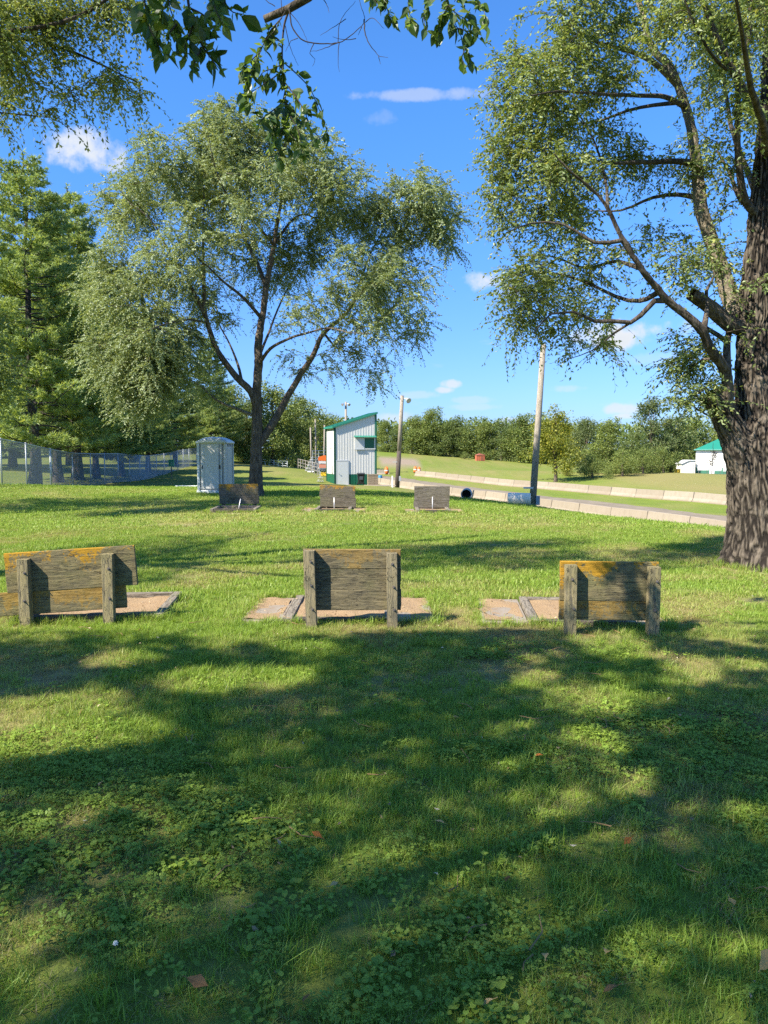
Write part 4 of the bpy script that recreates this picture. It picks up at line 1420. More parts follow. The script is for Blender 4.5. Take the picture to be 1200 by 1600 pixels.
def build_left_tree():
    """Stands outside the frame at the left; fine foliage comes into the top left corner."""
    root = np.array([-9.3, 8.2, 0.0])
    t = empty('elm_tree', root, 'elm whose fine drooping foliage fills the upper left corner of the view', 'tree', 'elms on the lawn')
    Y0 = 9.3
    k = Y0 / FPX
    g = TreeGrow(0.2)
    P, r = g.limb([root - [0, 0, .1], root + [.1, 0, 2.5], root + [.4, .2, 5], root + [.9, .3, 8], root + [1.2, .4, 12]], 0.33, 0.05, 0.3)
    V, q = bark_trunk(P, r, 48, 0.04, root, flare=(.3, .4), hres=0.08)
    link('trunk', big_mesh('trunk', V, q, np.full(len(q), 4), BARK_ELM, True), t)
    for pl, r0, r1 in [([root + [.2, .1, 3.6], tuple(at(-160, 120, Y0)), tuple(at(-40, 60, Y0)), tuple(at(60, 42, Y0)), tuple(at(120, 22, Y0 + .2)), tuple(at(190, -20, Y0 + .4))], 0.09, 0.016),
                       ([root + [.2, .1, 3.0], tuple(at(-180, 220, Y0 - .3)), tuple(at(-60, 180, Y0 - .2)), tuple(at(10, 180, Y0)), tuple(at(60, 185, Y0 + .2))], 0.05, 0.008),
                       ([tuple(at(-40, 60, Y0)), tuple(at(60, 60, Y0 + .5)), tuple(at(140, 90, Y0 + .8)), tuple(at(220, 130, Y0 + 1.0))], 0.035, 0.006),
                       ([root + [.4, .2, 5], (-7, 7.4, 8.0), (-5, 6.8, 9.4), (-3.4, 6.8, 10)], 0.12, 0.03),
                       ([root + [.5, .2, 5.6], (-8.4, 6, 8.0), (-7.6, 4.6, 9.4)], 0.11, 0.03),
                       ([root + [.4, .2, 5.4], (-10, 9.6, 8.0), (-10.3, 11, 9.4)], 0.11, 0.03),
                       ([root + [.4, .2, 5.0], (-11, 7.6, 7.0), (-12.4, 7.4, 8.4)], 0.11, 0.03)]:
        P, r = g.limb([np.array(p, float) for p in pl], r0, r1, 0.3, .8)
        V, q = sweep([(P, r)], 9)
        link('limb', big_mesh('limb', V - root, q, np.full(len(q), 4), BARK_ELM, True), t)

    def lobe(x, y, rx, ry, w=1.0, dy=0.0):
        p = at(x, y, Y0 + dy)
        return (*p, rx * k, 0.8 * (rx + ry) / 2 * k + 0.3, ry * k, w)
    vis = [lobe(20, 60, 100, 60, 1.3), lobe(110, 30, 95, 50, 1.3, .3), lobe(60, 125, 80, 45, 1.0, .2), lobe(140, 110, 60, 50, .8, .6), lobe(185, 40, 55, 45, .9, .5), lobe(20, 170, 55, 30, .5), lobe(95, 170, 38, 30, .45, .3), lobe(200, 120, 40, 30, .35, .9), lobe(225, 150, 30, 22, .18, 1.0), lobe(-10, 250, 40, 35, .25),
           lobe(-90, 90, 110, 90, 1.2), lobe(-130, 220, 80, 60, .8), lobe(40, -60, 150, 80, 1.2), lobe(190, -60, 90, 70, .9, .5)]
    T = list(in_lobes(vis, 470, 1.9, 0.35, 1.2, 2.0))
    n0 = len(T)
    while len(T) < n0 + 330:
        n = 3000
        gx, gy = rng.uniform(-6, 7.5, n), rng.uniform(9.5, 15.5, n)
        z = rng.uniform(6.0, 11.5, n)
        P = np.stack([gx + SUN_DIR[0] * z / SUN_DIR[2], gy + SUN_DIR[1] * z / SUN_DIR[2], z], -1)
        e = ((P[:, 0] + 7.0) / 5.6) ** 2 + ((P[:, 1] - 8.0) / 4.4) ** 2 + ((z - 8.6) / 3.4) ** 2
        ok = (e < 1) & hidden_from_view(P, 60) & ((lit_mask(gx, gy) < .5) | (gx < -2.5))
        T += list(P[ok][:max(0, n0 + 330 - len(T))])
    g.grow(np.array(T), 0.0035, 0.006, 0.04, 0.1)
    V, q = sweep(g.paths, 5)
    tag(link('branchwork', big_mesh('branchwork', V - root, q, np.full(len(q), 4), BARK_ELM, True), t), kind='stuff')
    LV, TP, nl = g.sprays(9, 0.45, 12, 0.058, 0.028, droop=0.5, spread=0.95, along=0.9)
    Q = LV.reshape(-1, 4, 3)
    c = Q.mean(1)
    sx, sy = shadow_xy(c)
    bad = hidden_from_view(c, 0) & (lit_mask(sx, sy) > .5) & (sx > -2.8) & (rng.random(len(c)) > .12)
    LV = Q[~bad].reshape(-1, 3)
    tag(link('crown', quads_mesh('crown', LV - root, LEAF_ELM2), t), kind='stuff')
    tag(link('twigwork', twig_mesh('twigwork', TP, 0.002, TWIG, root), t), kind='stuff')


build_left_tree()


def build_edge_tree():
    """Leafy tree at the left edge whose long shade lies over the far pits."""
    root = np.array([-15.2, 18.0, gz1(-15.2, 18)])
    t = empty('leafy_tree', root, 'pale green leafy tree cut off by the left edge in front of the fence', 'tree')
    g = TreeGrow(0.3)
    P, r = g.limb([root - [0, 0, .1], root + [0, 0, 3], root + [.3, .2, 7], root + [.5, .3, 11], root + [.6, .3, 15]], 0.30, 0.04, 0.15)
    V, q = bark_trunk(P, r, 40, 0.04, root, flare=(.3, .4), hres=0.1)
    link('trunk', big_mesh('trunk', V, q, np.full(len(q), 4), BARK_GREY, True), t)
    k = 19 / FPX

    def lobe(x, y, rx, ry, w=1.0, Y=19.0):
        p = at(x, y, Y)
        return (*p, rx * k, 0.8 * (rx + ry) / 2 * k + 0.3, ry * k, w)
    vis = [lobe(-10, 560, 40, 32, .8), lobe(-40, 600, 62, 42, 1.0), lobe(-20, 500, 34, 30, .5), lobe(-70, 520, 50, 60, 1.0), lobe(-90, 430, 60, 70, 1.0), lobe(-10, 635, 30, 22, .4)]
    T = list(in_lobes(vis, 170, 2.0, 0.3, .6, 4.0))
    n0 = len(T)
    while len(T) < n0 + 420:
        n = 3000
        gx, gy = rng.uniform(-16, 3.5, n), rng.uniform(21.8, 29.5, n)
        z = rng.uniform(4.0, 15.5, n)
        P = np.stack([gx + SUN_DIR[0] * z / SUN_DIR[2], gy + SUN_DIR[1] * z / SUN_DIR[2], z], -1)
        e = ((P[:, 0] + 14.0) / 5.2) ** 2 + ((P[:, 1] - 18.5) / 4.6) ** 2 + ((z - 9.5) / 6) ** 2
        ok = (e < 1) & (P[:, 1] < 21) & (z < 12) & hidden_from_view(P, 40) & (fbm2(gx, gy * 1.8, .5, 3, 6.0) > 0.42)
        T += list(P[ok][:max(0, n0 + 420 - len(T))])
    g.grow(np.array(T), 0.006, 0.008, 0.04, 0.1)
    V, q = sweep(g.paths, 5)
    tag(link('branchwork', big_mesh('branchwork', V - root, q, np.full(len(q), 4), BARK_GREY, True), t), kind='stuff')
    LV, TP, nl = g.sprays(8, 0.8, 12, 0.095, 0.05, droop=0.4, spread=1.0, along=0.8)
    tag(link('crown', quads_mesh('crown', LV - root, LEAF_ELM2), t), kind='stuff')


build_edge_tree()


# ---- pines beyond the chain-link fence
def pine_meshes(seed, H=17.0, z0=2.2, Lmax=4.3):
    rg = np.random.default_rng(seed)
    limbs, tb, td, sz = [], [], [], []
    z = z0
    while z < H - 0.5:
        f = (z - z0) / (H - z0)
        nl = int(rg.integers(4, 7)) if f < .85 else 4
        a0 = rg.random() * 6.28
        for j in range(nl):
            L = (Lmax * (1 - f) ** 0.75 * (0.75 + 0.25 * min(1, f * 6)) + 0.35) * rg.uniform(0.62, 1.15)
            an = a0 + j * 6.283 / nl + rg.normal() * .25
            dx, dy = math.cos(an), math.sin(an)
            t = np.linspace(0, 1, 7)
            sag = 0.10 + 0.16 * (1 - f)
            zz = z + rg.normal() * .12 + L * ((0.18 * f + 0.02) * t - sag * t + (sag + 0.08 + .12 * f) * t ** 2.2)
            P = np.stack([dx * L * t, dy * L * t, zz], -1)
            P[1:-1] += rg.normal(size=(5, 3)) * .04
            limbs.append((P, np.linspace(0.012 + 0.011 * L, 0.008, 7)))
            nb = int(5 + L * 4.2)
            for b in range(nb):
                tt = 0.28 + 0.72 * (b + rg.random()) / nb
                p = np.array([np.interp(tt, t, P[:, a]) for a in range(3)])
                sgn = 1 if b % 2 else -1
                bl = L * 0.34 * (1.15 - tt) * rg.uniform(.6, 1.2) + .16
                ba = an + sgn * rg.uniform(.5, 1.1)
                bd = np.array([math.cos(ba), math.sin(ba), rg.uniform(0.05, .5)])
                nt_ = max(2, int(bl / 0.17) + 1)
                for s in np.linspace(.25, 1, nt_):
                    tb.append(p + bd * bl * s)
                    td.append(bd * .8 + np.array([0, 0, .55]) + rg.normal(size=3) * .3)
                    sz.append(rg.uniform(.8, 1.25))
            tb.append(P[-1]); td.append(np.array([dx, dy, .7])); sz.append(1.2)
        z += rg.uniform(.38, .60) * (1 - .3 * f)
    for s in np.linspace(H - 1.2, H + .2, 8):
        tb.append(np.array([0, 0, s])); td.append(np.array([0, 0, 1.]) + rg.normal(size=3) * .3); sz.append(1.1)
    tb, td, sz = np.array(tb), norm(np.array(td)), np.array(sz)
    m, k = len(tb), 11
    nd = norm(td[:, None] * .75 + norm(rg.normal(size=(m, k, 3))) * .85)
    ln = 0.23 * sz[:, None] * rg.uniform(.7, 1.2, (m, k))
    s = norm(np.cross(nd, rg.normal(size=(m, k, 3)))) * 0.027
    st = tb[:, None] + nd * .02
    V = np.stack([st - s, st + s, st + nd * ln[..., None]], 2).reshape(-1, 3)
    nf = len(V) // 3
    crown = big_mesh('crown', V, np.arange(3 * nf), np.full(nf, 3), NEEDLE)
    Vl, ql = sweep(limbs, 5)
    branch = big_mesh('branchwork', Vl, ql, np.full(len(ql), 4), BARK_PINE, True)
    tp = np.stack([np.zeros(12), np.zeros(12), np.linspace(-.2, H, 12)], -1)
    tp[:, :2] += rg.normal(size=(12, 2)) * .04
    Vt, qt = sweep([(tp, np.interp(tp[:, 2], [-.2, .3, 2, H], [.36, .27, .23, .02]))], 14)
    trunk = big_mesh('trunk', Vt, qt, np.full(len(qt), 4), BARK_PINE, True)
    print('pine tris', nf)
    return trunk, branch, crown


PINES = [pine_meshes(3), pine_meshes(11, 15.5, 2.4, 4.0), pine_meshes(23, 17.5, 2.0, 4.6)]
pine_spots = [  # px of trunk, Y, height scale, variant, label
    (55, 40.0, .98, 0, 'tall pine with its thick trunk second along the fence from the left'),
    (-36, 57.0, .95, 1, 'pine standing left of the thick-trunked one, mostly cut off by the view'),
    (90, 45.5, .95, 1, 'pine in the fence row just right of the thickest trunk'),
    (120, 50.5, 1.06, 2, 'pine whose lower trunk shows behind the middle of the fence'),
    (151, 54.5, .80, 0, 'pine hidden behind the hanging elm boughs, third row post gap right'),
    (190, 60.0, .74, 2, 'dark pine behind the elm crown near the bend of the fence'),
    (232, 68.0, .72, 1, 'dark pine at the far bend of the fence'),
    (275, 80.0, .80, 0, 'dark pine above the far fence end left of the portable toilet'),
    (330, 92.0, .85, 2, 'farthest dark pine directly behind the portable toilet'),
    (20, 62.0, .95, 2, 'second-row pine rising behind the thick-trunked pine'),
    (110, 74.0, 1.0, 1, 'second-row pine between the fence-side trunks'),
    (-95, 66.0, .95, 2, 'second-row pine at the far left behind the fence'),
    (190, 88.0, 1.0, 0, 'back-row pine beyond the bend of the fence')]
for (px, Y, hs, v, lab) in pine_spots:
    X = (px - 600) / FPX * Y
    r = empty('pine_tree', (X, Y, gz1(X, Y)), lab, 'tree', 'pines beyond the chain-link fence', rng.random() * 6.28)
    r.scale = (hs * rng.uniform(1.08, 1.24), hs * rng.uniform(1.08, 1.24), hs)
    tr, br, cr = PINES[v]
    link('trunk', tr, r)
    tag(link('branchwork', br, r), kind='stuff')
    tag(link('crown', cr, r), kind='stuff')


# ---- broad-leaved trees of the distance
def far_tree_meshes(seed, tall=1.0, wide=1.0, nleaf=11000, mat=None, low=-0.06, size=0.26, lobes_n=16, gap=.3):
    """A 10 m tree: crown of leaf clumps in uneven lobes."""
    rg = np.random.default_rng(seed)
    H = 10.0 * tall
    lob = []
    for i in range(lobes_n):
        f = (i + .5) / lobes_n
        z = H * (low + .10 + (0.84 - low) * f)
        prof = math.sin(math.pi * min(1, (0.30 + 0.66 * f))) ** .7
        rad = 3.0 * wide * prof * rg.uniform(.25, .85)
        an = rg.random() * 6.28
        rr = rg.uniform(1.15, 1.9) * (0.62 + .5 * prof) * wide ** .5
        lob.append((rad * math.cos(an), rad * math.sin(an), z, rr, rr, rr * rg.uniform(.65, .95), 1))
    global rng
    keep = rng
    rng = rg
    nc = nleaf // 14
    cc = in_lobes(lob, nc, 3.2, gap, .55, seed * 1.3)
    rng = keep
    out = norm(cc - np.array([0, 0, H * .5]))
    pos = cc[:, None] + rg.normal(size=(nc, 14, 3)) * .26
    d = norm(out[:, None] * .5 + rg.normal(size=(nc, 14, 3)) * .8 + np.array([0, 0, -.25]))
    sd = rg.normal(size=(nc, 14, 3))
    L = size * rg.uniform(.6, 1.25, nc * 14)
    V = leaf_quads(pos.reshape(-1, 3), d.reshape(-1, 3), sd.reshape(-1, 3), L, L * .62)
    crown = quads_mesh('crown', V, mat)
    paths = []
    tp = np.array([[0, 0, -.3], [0.05, 0, 1.0], [-.06, .05, 3.0], [.08, .03, 5.5], [.1, 0, H * .8]])
    tp = catmull(tp, .5)
    paths.append((tp, np.interp(tp[:, 2], [-.3, .4, H * .8], [.30, .22, .04])))
    for l in lob[::2]:
        st = np.array([0, 0, max(1.0, l[2] * .5)])
        P = catmull([st, (st + np.array(l[:3])) / 2 + [0, 0, .2], np.array(l[:3])], .6)
        paths.append((P, np.linspace(.09, .025, len(P))))
    Vt, qt = sweep(paths, 7)
    trunk = big_mesh('trunk', Vt, qt, np.full(len(qt), 4), BARK_GREY, True)
    return trunk, crown


LF_A = leaf_mat('wood_leaf', (0.095, 0.140, 0.034), (0.225, 0.275, 0.062), (0.29, 0.29, 0.07), .3, .02, .12, .9)
LF_B = leaf_mat('wood_leaf_dark', (0.075, 0.118, 0.034), (0.175, 0.225, 0.060), (0.24, 0.25, 0.06), .3, .02, .12, .92)
LF_Y = leaf_mat('yellowing_leaf', (0.13, 0.165, 0.022), (0.27, 0.285, 0.036), (0.36, 0.33, 0.04), .38, .02, .3, .8)
LF_T = leaf_mat('pale_leaf', (0.08, 0.115, 0.036), (0.16, 0.20, 0.065), (0.21, 0.23, 0.07), .35, .025, .3, .9)
FT = {'a': far_tree_meshes(1, mat=LF_A), 'b': far_tree_meshes(2, 1.0, 1.1, mat=LF_B), 'c': far_tree_meshes(5, .9, 1.15, mat=LF_A), 'd': far_tree_meshes(8, 1.05, .9, mat=LF_B),
      'e': far_tree_meshes(13, .95, 1.0, mat=LF_T, gap=.36), 'tall': far_tree_meshes(17, 1.15, .8, 8000, LF_T, .02, .28, 18, .40), 'yellow': far_tree_meshes(21, 1.0, 1.0, 8500, LF_Y, .14, .25, 17, .36),
      'bush': far_tree_meshes(31, .55, 1.1, 6500, LF_A, .0, .22, 14, .25), 'bushy': far_tree_meshes(37, .6, 1.2, 6500, LF_Y, .0, .22, 14, .3)}


def far_tree(px, Y, top_py, kind, label, name='broadleaf_tree', group=None, wide=1.0, base=None):
    X = (px - 600) / FPX * Y
    z = gz1(X, Y) if base is None else base
    top = at(px, top_py, Y)[2]
    nominal = {'tall': 11.5, 'bush': 5.5, 'bushy': 6.0, 'c': 9.0, 'd': 10.5, 'e': 9.5}.get(kind, 10.0)
    s = (top - z) / nominal
    r = empty(name, (X, Y, z), label, 'bush' if 'bush' in name else 'tree', group, rng.random() * 6.28)
    r.scale = (s * wide, s * wide, s)
    tr, cr = FT[kind]
    link('trunk', tr, r)
    tag(link('crown', cr, r), kind='stuff')
    return r


ordn = ['first', 'second', 'third', 'fourth', 'fifth', 'sixth', 'seventh', 'eighth', 'ninth', 'tenth', 'eleventh', 'twelfth', 'thirteenth', 'fourteenth', 'fifteenth', 'sixteenth']
tl = [(588, 196, 668, 'b'), (606, 192, 658, 'a'), (624, 190, 662, 'd'), (643, 188, 650, 'a'), (664, 186, 654, 'c'), (677, 186, 638, 'a'), (697, 184, 657, 'b'), (714, 184, 649, 'd'), (731, 182, 663, 'b'), (750, 182, 652, 'c'), (765, 180, 660, 'a'), (783, 178, 654, 'b'), (800, 176, 664, 'd'), (818, 174, 650, 'a'), (838, 172, 644, 'c')]
for i, (px, Y, tp, kd) in enumerate(tl):
    far_tree(px, Y, tp, kd, f'{ordn[i]} tree of the far wood edge, counting from the white tower', group='trees along the far wood edge', wide=1.3)
far_tree(726, 176, 706, 'bush', 'low pale bush at the foot of the far wood beside the orange shed', 'leafy_bush')
far_tree(868, 100, 633, 'yellow', 'yellowing tree standing alone behind the tall wooden pole', wide=1.12)
far_tree(915, 118, 652, 'e', 'dull green tree just behind the yellowing tree', group='trees round the hollow', wide=1.1)
far_tree(890, 128, 655, 'yellow', 'yellow-tinged tree half hidden by the yellowing tree', group='trees round the hollow')
far_tree(955, 112, 655, 'a', 'bushy green tree in the hollow below the open field', group='trees round the hollow', wide=1.25)
far_tree(985, 118, 672, 'b', 'dark tree in the middle of the hollow', group='trees round the hollow', wide=1.2)
far_tree(1018, 122, 620, 'tall', 'tallest airy pale tree rising above the hollow', group='trees round the hollow', wide=1.05)
far_tree(1048, 126, 648, 'e', 'grey-green tree right of the tallest airy tree', group='trees round the hollow', wide=1.2)
far_tree(1085, 138, 650, 'a', 'green tree behind the small white lean-to', group='trees round the hollow', wide=1.2)
far_tree(1122, 140, 655, 'c', 'green tree above the green barn roof', group='trees round the hollow', wide=1.2)
far_tree(1165, 142, 650, 'a', 'green tree hidden behind the big elm trunk', group='trees round the hollow', wide=1.2)
far_tree(925, 103, 712, 'bush', 'bright low bush right of the yellowing tree', 'leafy_bush', 'bushes in the hollow')
far_tree(972, 104, 705, 'bush', 'round dark bush beside the mown mound', 'leafy_bush', 'bushes in the hollow', 1.1)
far_tree(1004, 108, 702, 'bush', 'dark bush behind the crest of the mown mound', 'leafy_bush', 'bushes in the hollow')
far_tree(1036, 112, 700, 'bush', 'bush between the mound and the white lean-to', 'leafy_bush', 'bushes in the hollow', 1.1)
far_tree(885, 108, 722, 'bushy', 'small yellowish bush under the yellowing tree', 'leafy_bush', 'bushes in the hollow')
far_tree(950, 99, 735, 'bush', 'lowest bush at the end of the far barrier row', 'leafy_bush', 'bushes in the hollow')
# trees behind the white tower and the portable toilet
far_tree(428, 96, 600, 'a', 'bright green tree right of the elm trunk, behind the small white fence', group='trees behind the white tower', wide=1.15)
far_tree(462, 104, 615, 'b', 'dark tree above the bleachers', group='trees behind the white tower', wide=1.1)
far_tree(490, 112, 628, 'c', 'tree behind the pale poles beside the tower', group='trees behind the white tower')
far_tree(512, 125, 648, 'a', 'small tree peeping over the low side of the tower roof', group='trees behind the white tower')
far_tree(386, 100, 620, 'b', 'dark tree straight behind the elm trunk', group='trees behind the white tower', wide=1.15)
far_tree(350, 105, 600, 'a', 'green tree showing above the portable toilet roof', group='trees behind the white tower', wide=1.15)
far_tree(312, 112, 600, 'd', 'dark tree beyond the far end of the chain-link fence', group='trees behind the white tower', wide=1.2)
far_tree(545, 160, 668, 'b', 'tree hidden behind the tower', group='trees behind the white tower', wide=1.2)
for i, (px, Y, tp) in enumerate([(-60, 95, 610), (30, 100, 600), (120, 105, 605), (205, 108, 600), (262, 112, 600)]):
    far_tree(px, Y, tp, 'bdbad'[i], ['dim tree seen under the pines at the far left', 'dim tree behind the thickest pine trunk', 'dim tree in the gap between the pine trunks', 'dim tree behind the bend of the fence', 'dim tree at the back of the pine grove'][i], group='trees behind the pine grove', wide=1.6)


def far_wood():
    """The wood going on behind: one mass."""
    n = 26000
    az = rng.uniform(-1.0, 0.95, n)
    d = rng.uniform(222, 262, n)
    X, Y = d * np.sin(az), d * np.cos(az)
    top = 8.0 + 3.2 * fbm2(X, Y, 0.06, 3, 3.0) + 1.6 * fbm2(X, Y, 0.25, 2, 3.0)
    top = top * np.clip(0.75 + 0.25 * (d - 222) / 30, 0, 1)
    z = gz(X, Y) + top * rng.random(n) ** .7
    P = np.stack([X, Y, z], -1)
    V = leaf_quads(P, norm(rng.normal(size=(n, 3))), rng.normal(size=(n, 3)), rng.uniform(.7, 1.6, n), rng.uniform(.6, 1.2, n))
    o = link('far_wood', quads_mesh('far_wood', V, LF_B))
    tag(o, 'dark green mass of the wood going on behind the field', None, None, 'stuff')


far_wood()


# ------------------------------------------------------------------ grass (stuff, scattered clumps)
def blade_mat(name, root_c, tip_c, dry_c, pos_scale=0.45, dry_amt=0.5, trans=0.38):
    m, h, out = mat_new(name)
    g = h.n('ShaderNodeNewGeometry')
    rnd = g.outputs['Random Per Island']
    oi = h.n('ShaderNodeObjectInfo').outputs['Random']
    hz = h.n('ShaderNodeAttribute', attribute_name='hgt').outputs['Fac']
    dry = h.n('ShaderNodeAttribute', attribute_name='dry', attribute_type='INSTANCER').outputs['Fac']
    c = h.mix(hz, root_c, tip_c)
    c = h.mix(h.math('MULTIPLY', rnd, 0.55), c, tuple(v * 1.7 for v in tip_c))
    pn = h.noise(g.outputs['Position'], 1.3, 3, 0.6)
    c = h.mix(h.math('MULTIPLY', h.step(pn, 0.45, 0.7), 0.35), c, (tip_c[0] * .6, tip_c[1] * .8, tip_c[2] * .7))
    r2 = h.math('FRACT', h.math('MULTIPLY', rnd, 13.7))
    dm = h.math('ADD', h.math('MULTIPLY', dry, 0.8), h.math('SUBTRACT', h.math('MULTIPLY', r2, 0.9), 0.62))
    dm = h.math('MULTIPLY', h.step(dm, 0.0, 0.45), dry_amt)
    c = h.mix(dm, c, dry_c)
    d = h.n('ShaderNodeBsdfDiffuse', {'Color': c})
    t = h.n('ShaderNodeBsdfTranslucent', {'Color': h.mix(1.0, c, (1.2, 1.15, 0.6), 'MULTIPLY')})
    mx = h.n('ShaderNodeMixShader', {0: trans, 1: d.outputs[0], 2: t.outputs[0]})
    gl = h.n('ShaderNodeBsdfGlossy', {'Color': (1, 1, 1, 1), 'Roughness': 0.45})
    m2 = h.n('ShaderNodeMixShader', {0: 0.018, 1: mx.outputs[0], 2: gl.outputs[0]})
    h.L.new(m2.outputs[0], out.inputs[0])
    return m


GRASS = blade_mat('grass_blade', (0.120, 0.178, 0.024), (0.228, 0.335, 0.044), (0.48, 0.41, 0.17))
STRAW = blade_mat('straw_blade', (0.16, 0.12, 0.06), (0.30, 0.25, 0.11), (0.38, 0.32, 0.15), dry_amt=.7)
CLOVER = blade_mat('clover_leaf', (0.110, 0.165, 0.024), (0.190, 0.275, 0.040), (0.29, 0.34, 0.05), dry_amt=.3, trans=.3)


def clump(name, nb, rad, h0, h1, w, lean, mat, seg=3, flat=0.0):
    rg = np.random.default_rng(abs(hash(name)) % 1000 if False else sum(map(ord, name)) + nb)
    Vs, Fs, Cs, H = [], [], [], []
    off = 0
    for i in range(nb):
        r = rad * math.sqrt(rg.random())
        a = rg.random() * 6.283
        bx, by = r * math.cos(a), r * math.sin(a)
        hh = rg.uniform(h0, h1)
        la = rg.random() * 6.283
        ln = hh * abs(rg.normal()) * lean + flat * hh
        fa = la + 1.57 + rg.normal() * .5
        ww = w * rg.uniform(.6, 1.2)
        for s in range(seg + 1):
            t = s / seg
            x = bx + math.cos(la) * ln * t ** 1.7
            y = by + math.sin(la) * ln * t ** 1.7
            z = hh * (t - 0.28 * min(1.2, ln / hh) * t * t) - .006
            k = ww * (1 - t ** 2.2) * .5
            if s < seg:
                Vs += [(x - math.cos(fa) * k, y - math.sin(fa) * k, z), (x + math.cos(fa) * k, y + math.sin(fa) * k, z)]
                H += [t, t]
            else:
                Vs.append((x, y, z))
                H.append(1)
        for s in range(seg - 1):
            o = off + 2 * s
            Fs += [o, o + 1, o + 3, o + 2]
            Cs.append(4)
        o = off + 2 * (seg - 1)
        Fs += [o, o + 1, o + 2]
        Cs.append(3)
        off += 2 * seg + 1
    me = big_mesh(name, np.array(Vs), Fs, Cs, mat)
    at_ = me.attributes.new('hgt', 'FLOAT', 'POINT')
    at_.data.foreach_set('value', np.array(H, dtype=np.float32))
    return me


def clover_clump(name, n, rad, h0, h1, size, mat, kind=3):
    rg = np.random.default_rng(sum(map(ord, name)))
    Vs, Fs, Cs, H = [], [], [], []

    def poly(pts, hv):
        o = len(Vs)
        Vs.extend(pts)
        Fs.extend(range(o, o + len(pts)))
        Cs.append(len(pts))
        H.extend([hv] * len(pts))
    for i in range(n):
        r = rad * math.sqrt(rg.random())
        a = rg.random() * 6.283
        x0, y0 = r * math.cos(a), r * math.sin(a)
        z = rg.uniform(h0, h1)
        tx, ty = rg.normal() * .22, rg.normal() * .22
        x, y = x0 + rg.normal() * .012, y0 + rg.normal() * .012
        poly([(x0 - .0007, y0, -.005), (x0 + .0007, y0, -.005), (x + .0006, y, z), (x - .0006, y, z)], .2)
        s = size * rg.uniform(.6, 1.2)
        b = rg.random() * 6.283
        hv = rg.random()
        m = kind if kind > 1 else 1
        for q in range(m):
            an = b + q * 6.283 / m
            c, sn = math.cos(an), math.sin(an)
            pts = []
            prof = [(0.05, 0), (.45, -.42), (.85, -.42), (1.0, -.18), (.95, 0), (1.0, .18), (.85, .42), (.45, .42)] if kind > 1 else [(0.0, 0), (-.12, -.35), (.2, -.55), (.65, -.5), (.95, -.2), (1.0, 0), (.95, .2), (.65, .5), (.2, .55), (-.12, .35)]
            for (u, v) in prof:
                u, v = u * s, v * s
                px_, py_ = x + u * c - v * sn, y + u * sn + v * c
                pts.append((px_, py_, z + (px_ - x) * tx + (py_ - y) * ty + abs(v) * .25 - u * .12))
            poly(pts, .3 + .7 * hv)
    me = big_mesh(name, np.array(Vs), Fs, Cs, mat)
    at_ = me.attributes.new('hgt', 'FLOAT', 'POINT')
    at_.data.foreach_set('value', np.array(H, dtype=np.float32))
    return me


def scatter(name, label, protos, X, Y, rz, sc, idx, dry, tilt=0.12):
    Z = gz(X, Y) + lumps(X, Y)
    me = bpy.data.meshes.new(name)
    me.vertices.add(len(X))
    me.vertices.foreach_set('co', np.stack([X, Y, Z], -1).astype(np.float32).ravel())
    for nm, typ, val in (('rz', 'FLOAT', rz), ('sc', 'FLOAT', sc), ('pick', 'INT', idx), ('dry', 'FLOAT', dry), ('tx', 'FLOAT', rng.normal(size=len(X)) * tilt), ('ty', 'FLOAT', rng.normal(size=len(X)) * tilt)):
        a = me.attributes.new(nm, typ, 'POINT')
        a.data.foreach_set('value', np.ascontiguousarray(val, dtype=np.int32 if typ == 'INT' else np.float32))
    me.update()
    col = bpy.data.collections.new(name + '_clumps')
    for i, p in enumerate(protos):
        o = bpy.data.objects.new(f'{name}_clump_{chr(97 + i)}', p)
        col.objects.link(o)
    ng = bpy.data.node_groups.new(name + '_scatter', 'GeometryNodeTree')
    ng.interface.new_socket('Geometry', in_out='INPUT', socket_type='NodeSocketGeometry')
    ng.interface.new_socket('Geometry', in_out='OUTPUT', socket_type='NodeSocketGeometry')
    h = NT(ng)
    gi, go = h.n('NodeGroupInput'), h.n('NodeGroupOutput')
    ci = h.n('GeometryNodeCollectionInfo')
    ci.inputs['Collection'].default_value = col
    ci.inputs['Separate Children'].default_value = True
    ci.inputs['Reset Children'].default_value = True

    def attr(nm, typ='FLOAT'):
        n = h.n('GeometryNodeInputNamedAttribute', data_type=typ)
        n.inputs['Name'].default_value = nm
        return n.outputs['Attribute']
    rot = h.n('ShaderNodeCombineXYZ', {0: attr('tx'), 1: attr('ty'), 2: attr('rz')})
    ip = h.n('GeometryNodeInstanceOnPoints')
    h.L.new(gi.outputs[0], ip.inputs['Points'])
    h.L.new(ci.outputs[0], ip.inputs['Instance'])
    ip.inputs['Pick Instance'].default_value = True
    h.L.new(attr('pick', 'INT'), ip.inputs['Instance Index'])
    h.L.new(rot.outputs[0], ip.inputs['Rotation'])
    h.L.new(attr('sc'), ip.inputs['Scale'])
    h.L.new(ip.outputs[0], go.inputs[0])
    o = link(name, me)
    md = o.modifiers.new('scatter', 'NODES')
    md.node_group = ng
    return tag(o, label, None, None, 'stuff')


def wedge_points(y0, y1, dens, margin=2.3):
    """Even random points on the lawn in view between two distances."""
    n = int(dens * ((y1 ** 2 - y0 ** 2) / 2 * 1.08 + 2 * margin * (y1 - y0)))
    Y = np.sqrt(rng.random(n) * (y1 ** 2 - y0 ** 2) + y0 ** 2)
    X = (rng.random(n) * 2 - 1) * (Y * .54 + margin)
    return X, Y


def trunk_clear(X, Y):
    b = bareness(X, Y)
    return (rng.random(len(X)) > b * 1.05) & ~in_pit(X, Y, 0.0) & (np.hypot(X - 5.85, Y - 11.3) > .62) & (np.hypot(X + 4.7, Y - 28) > .35)


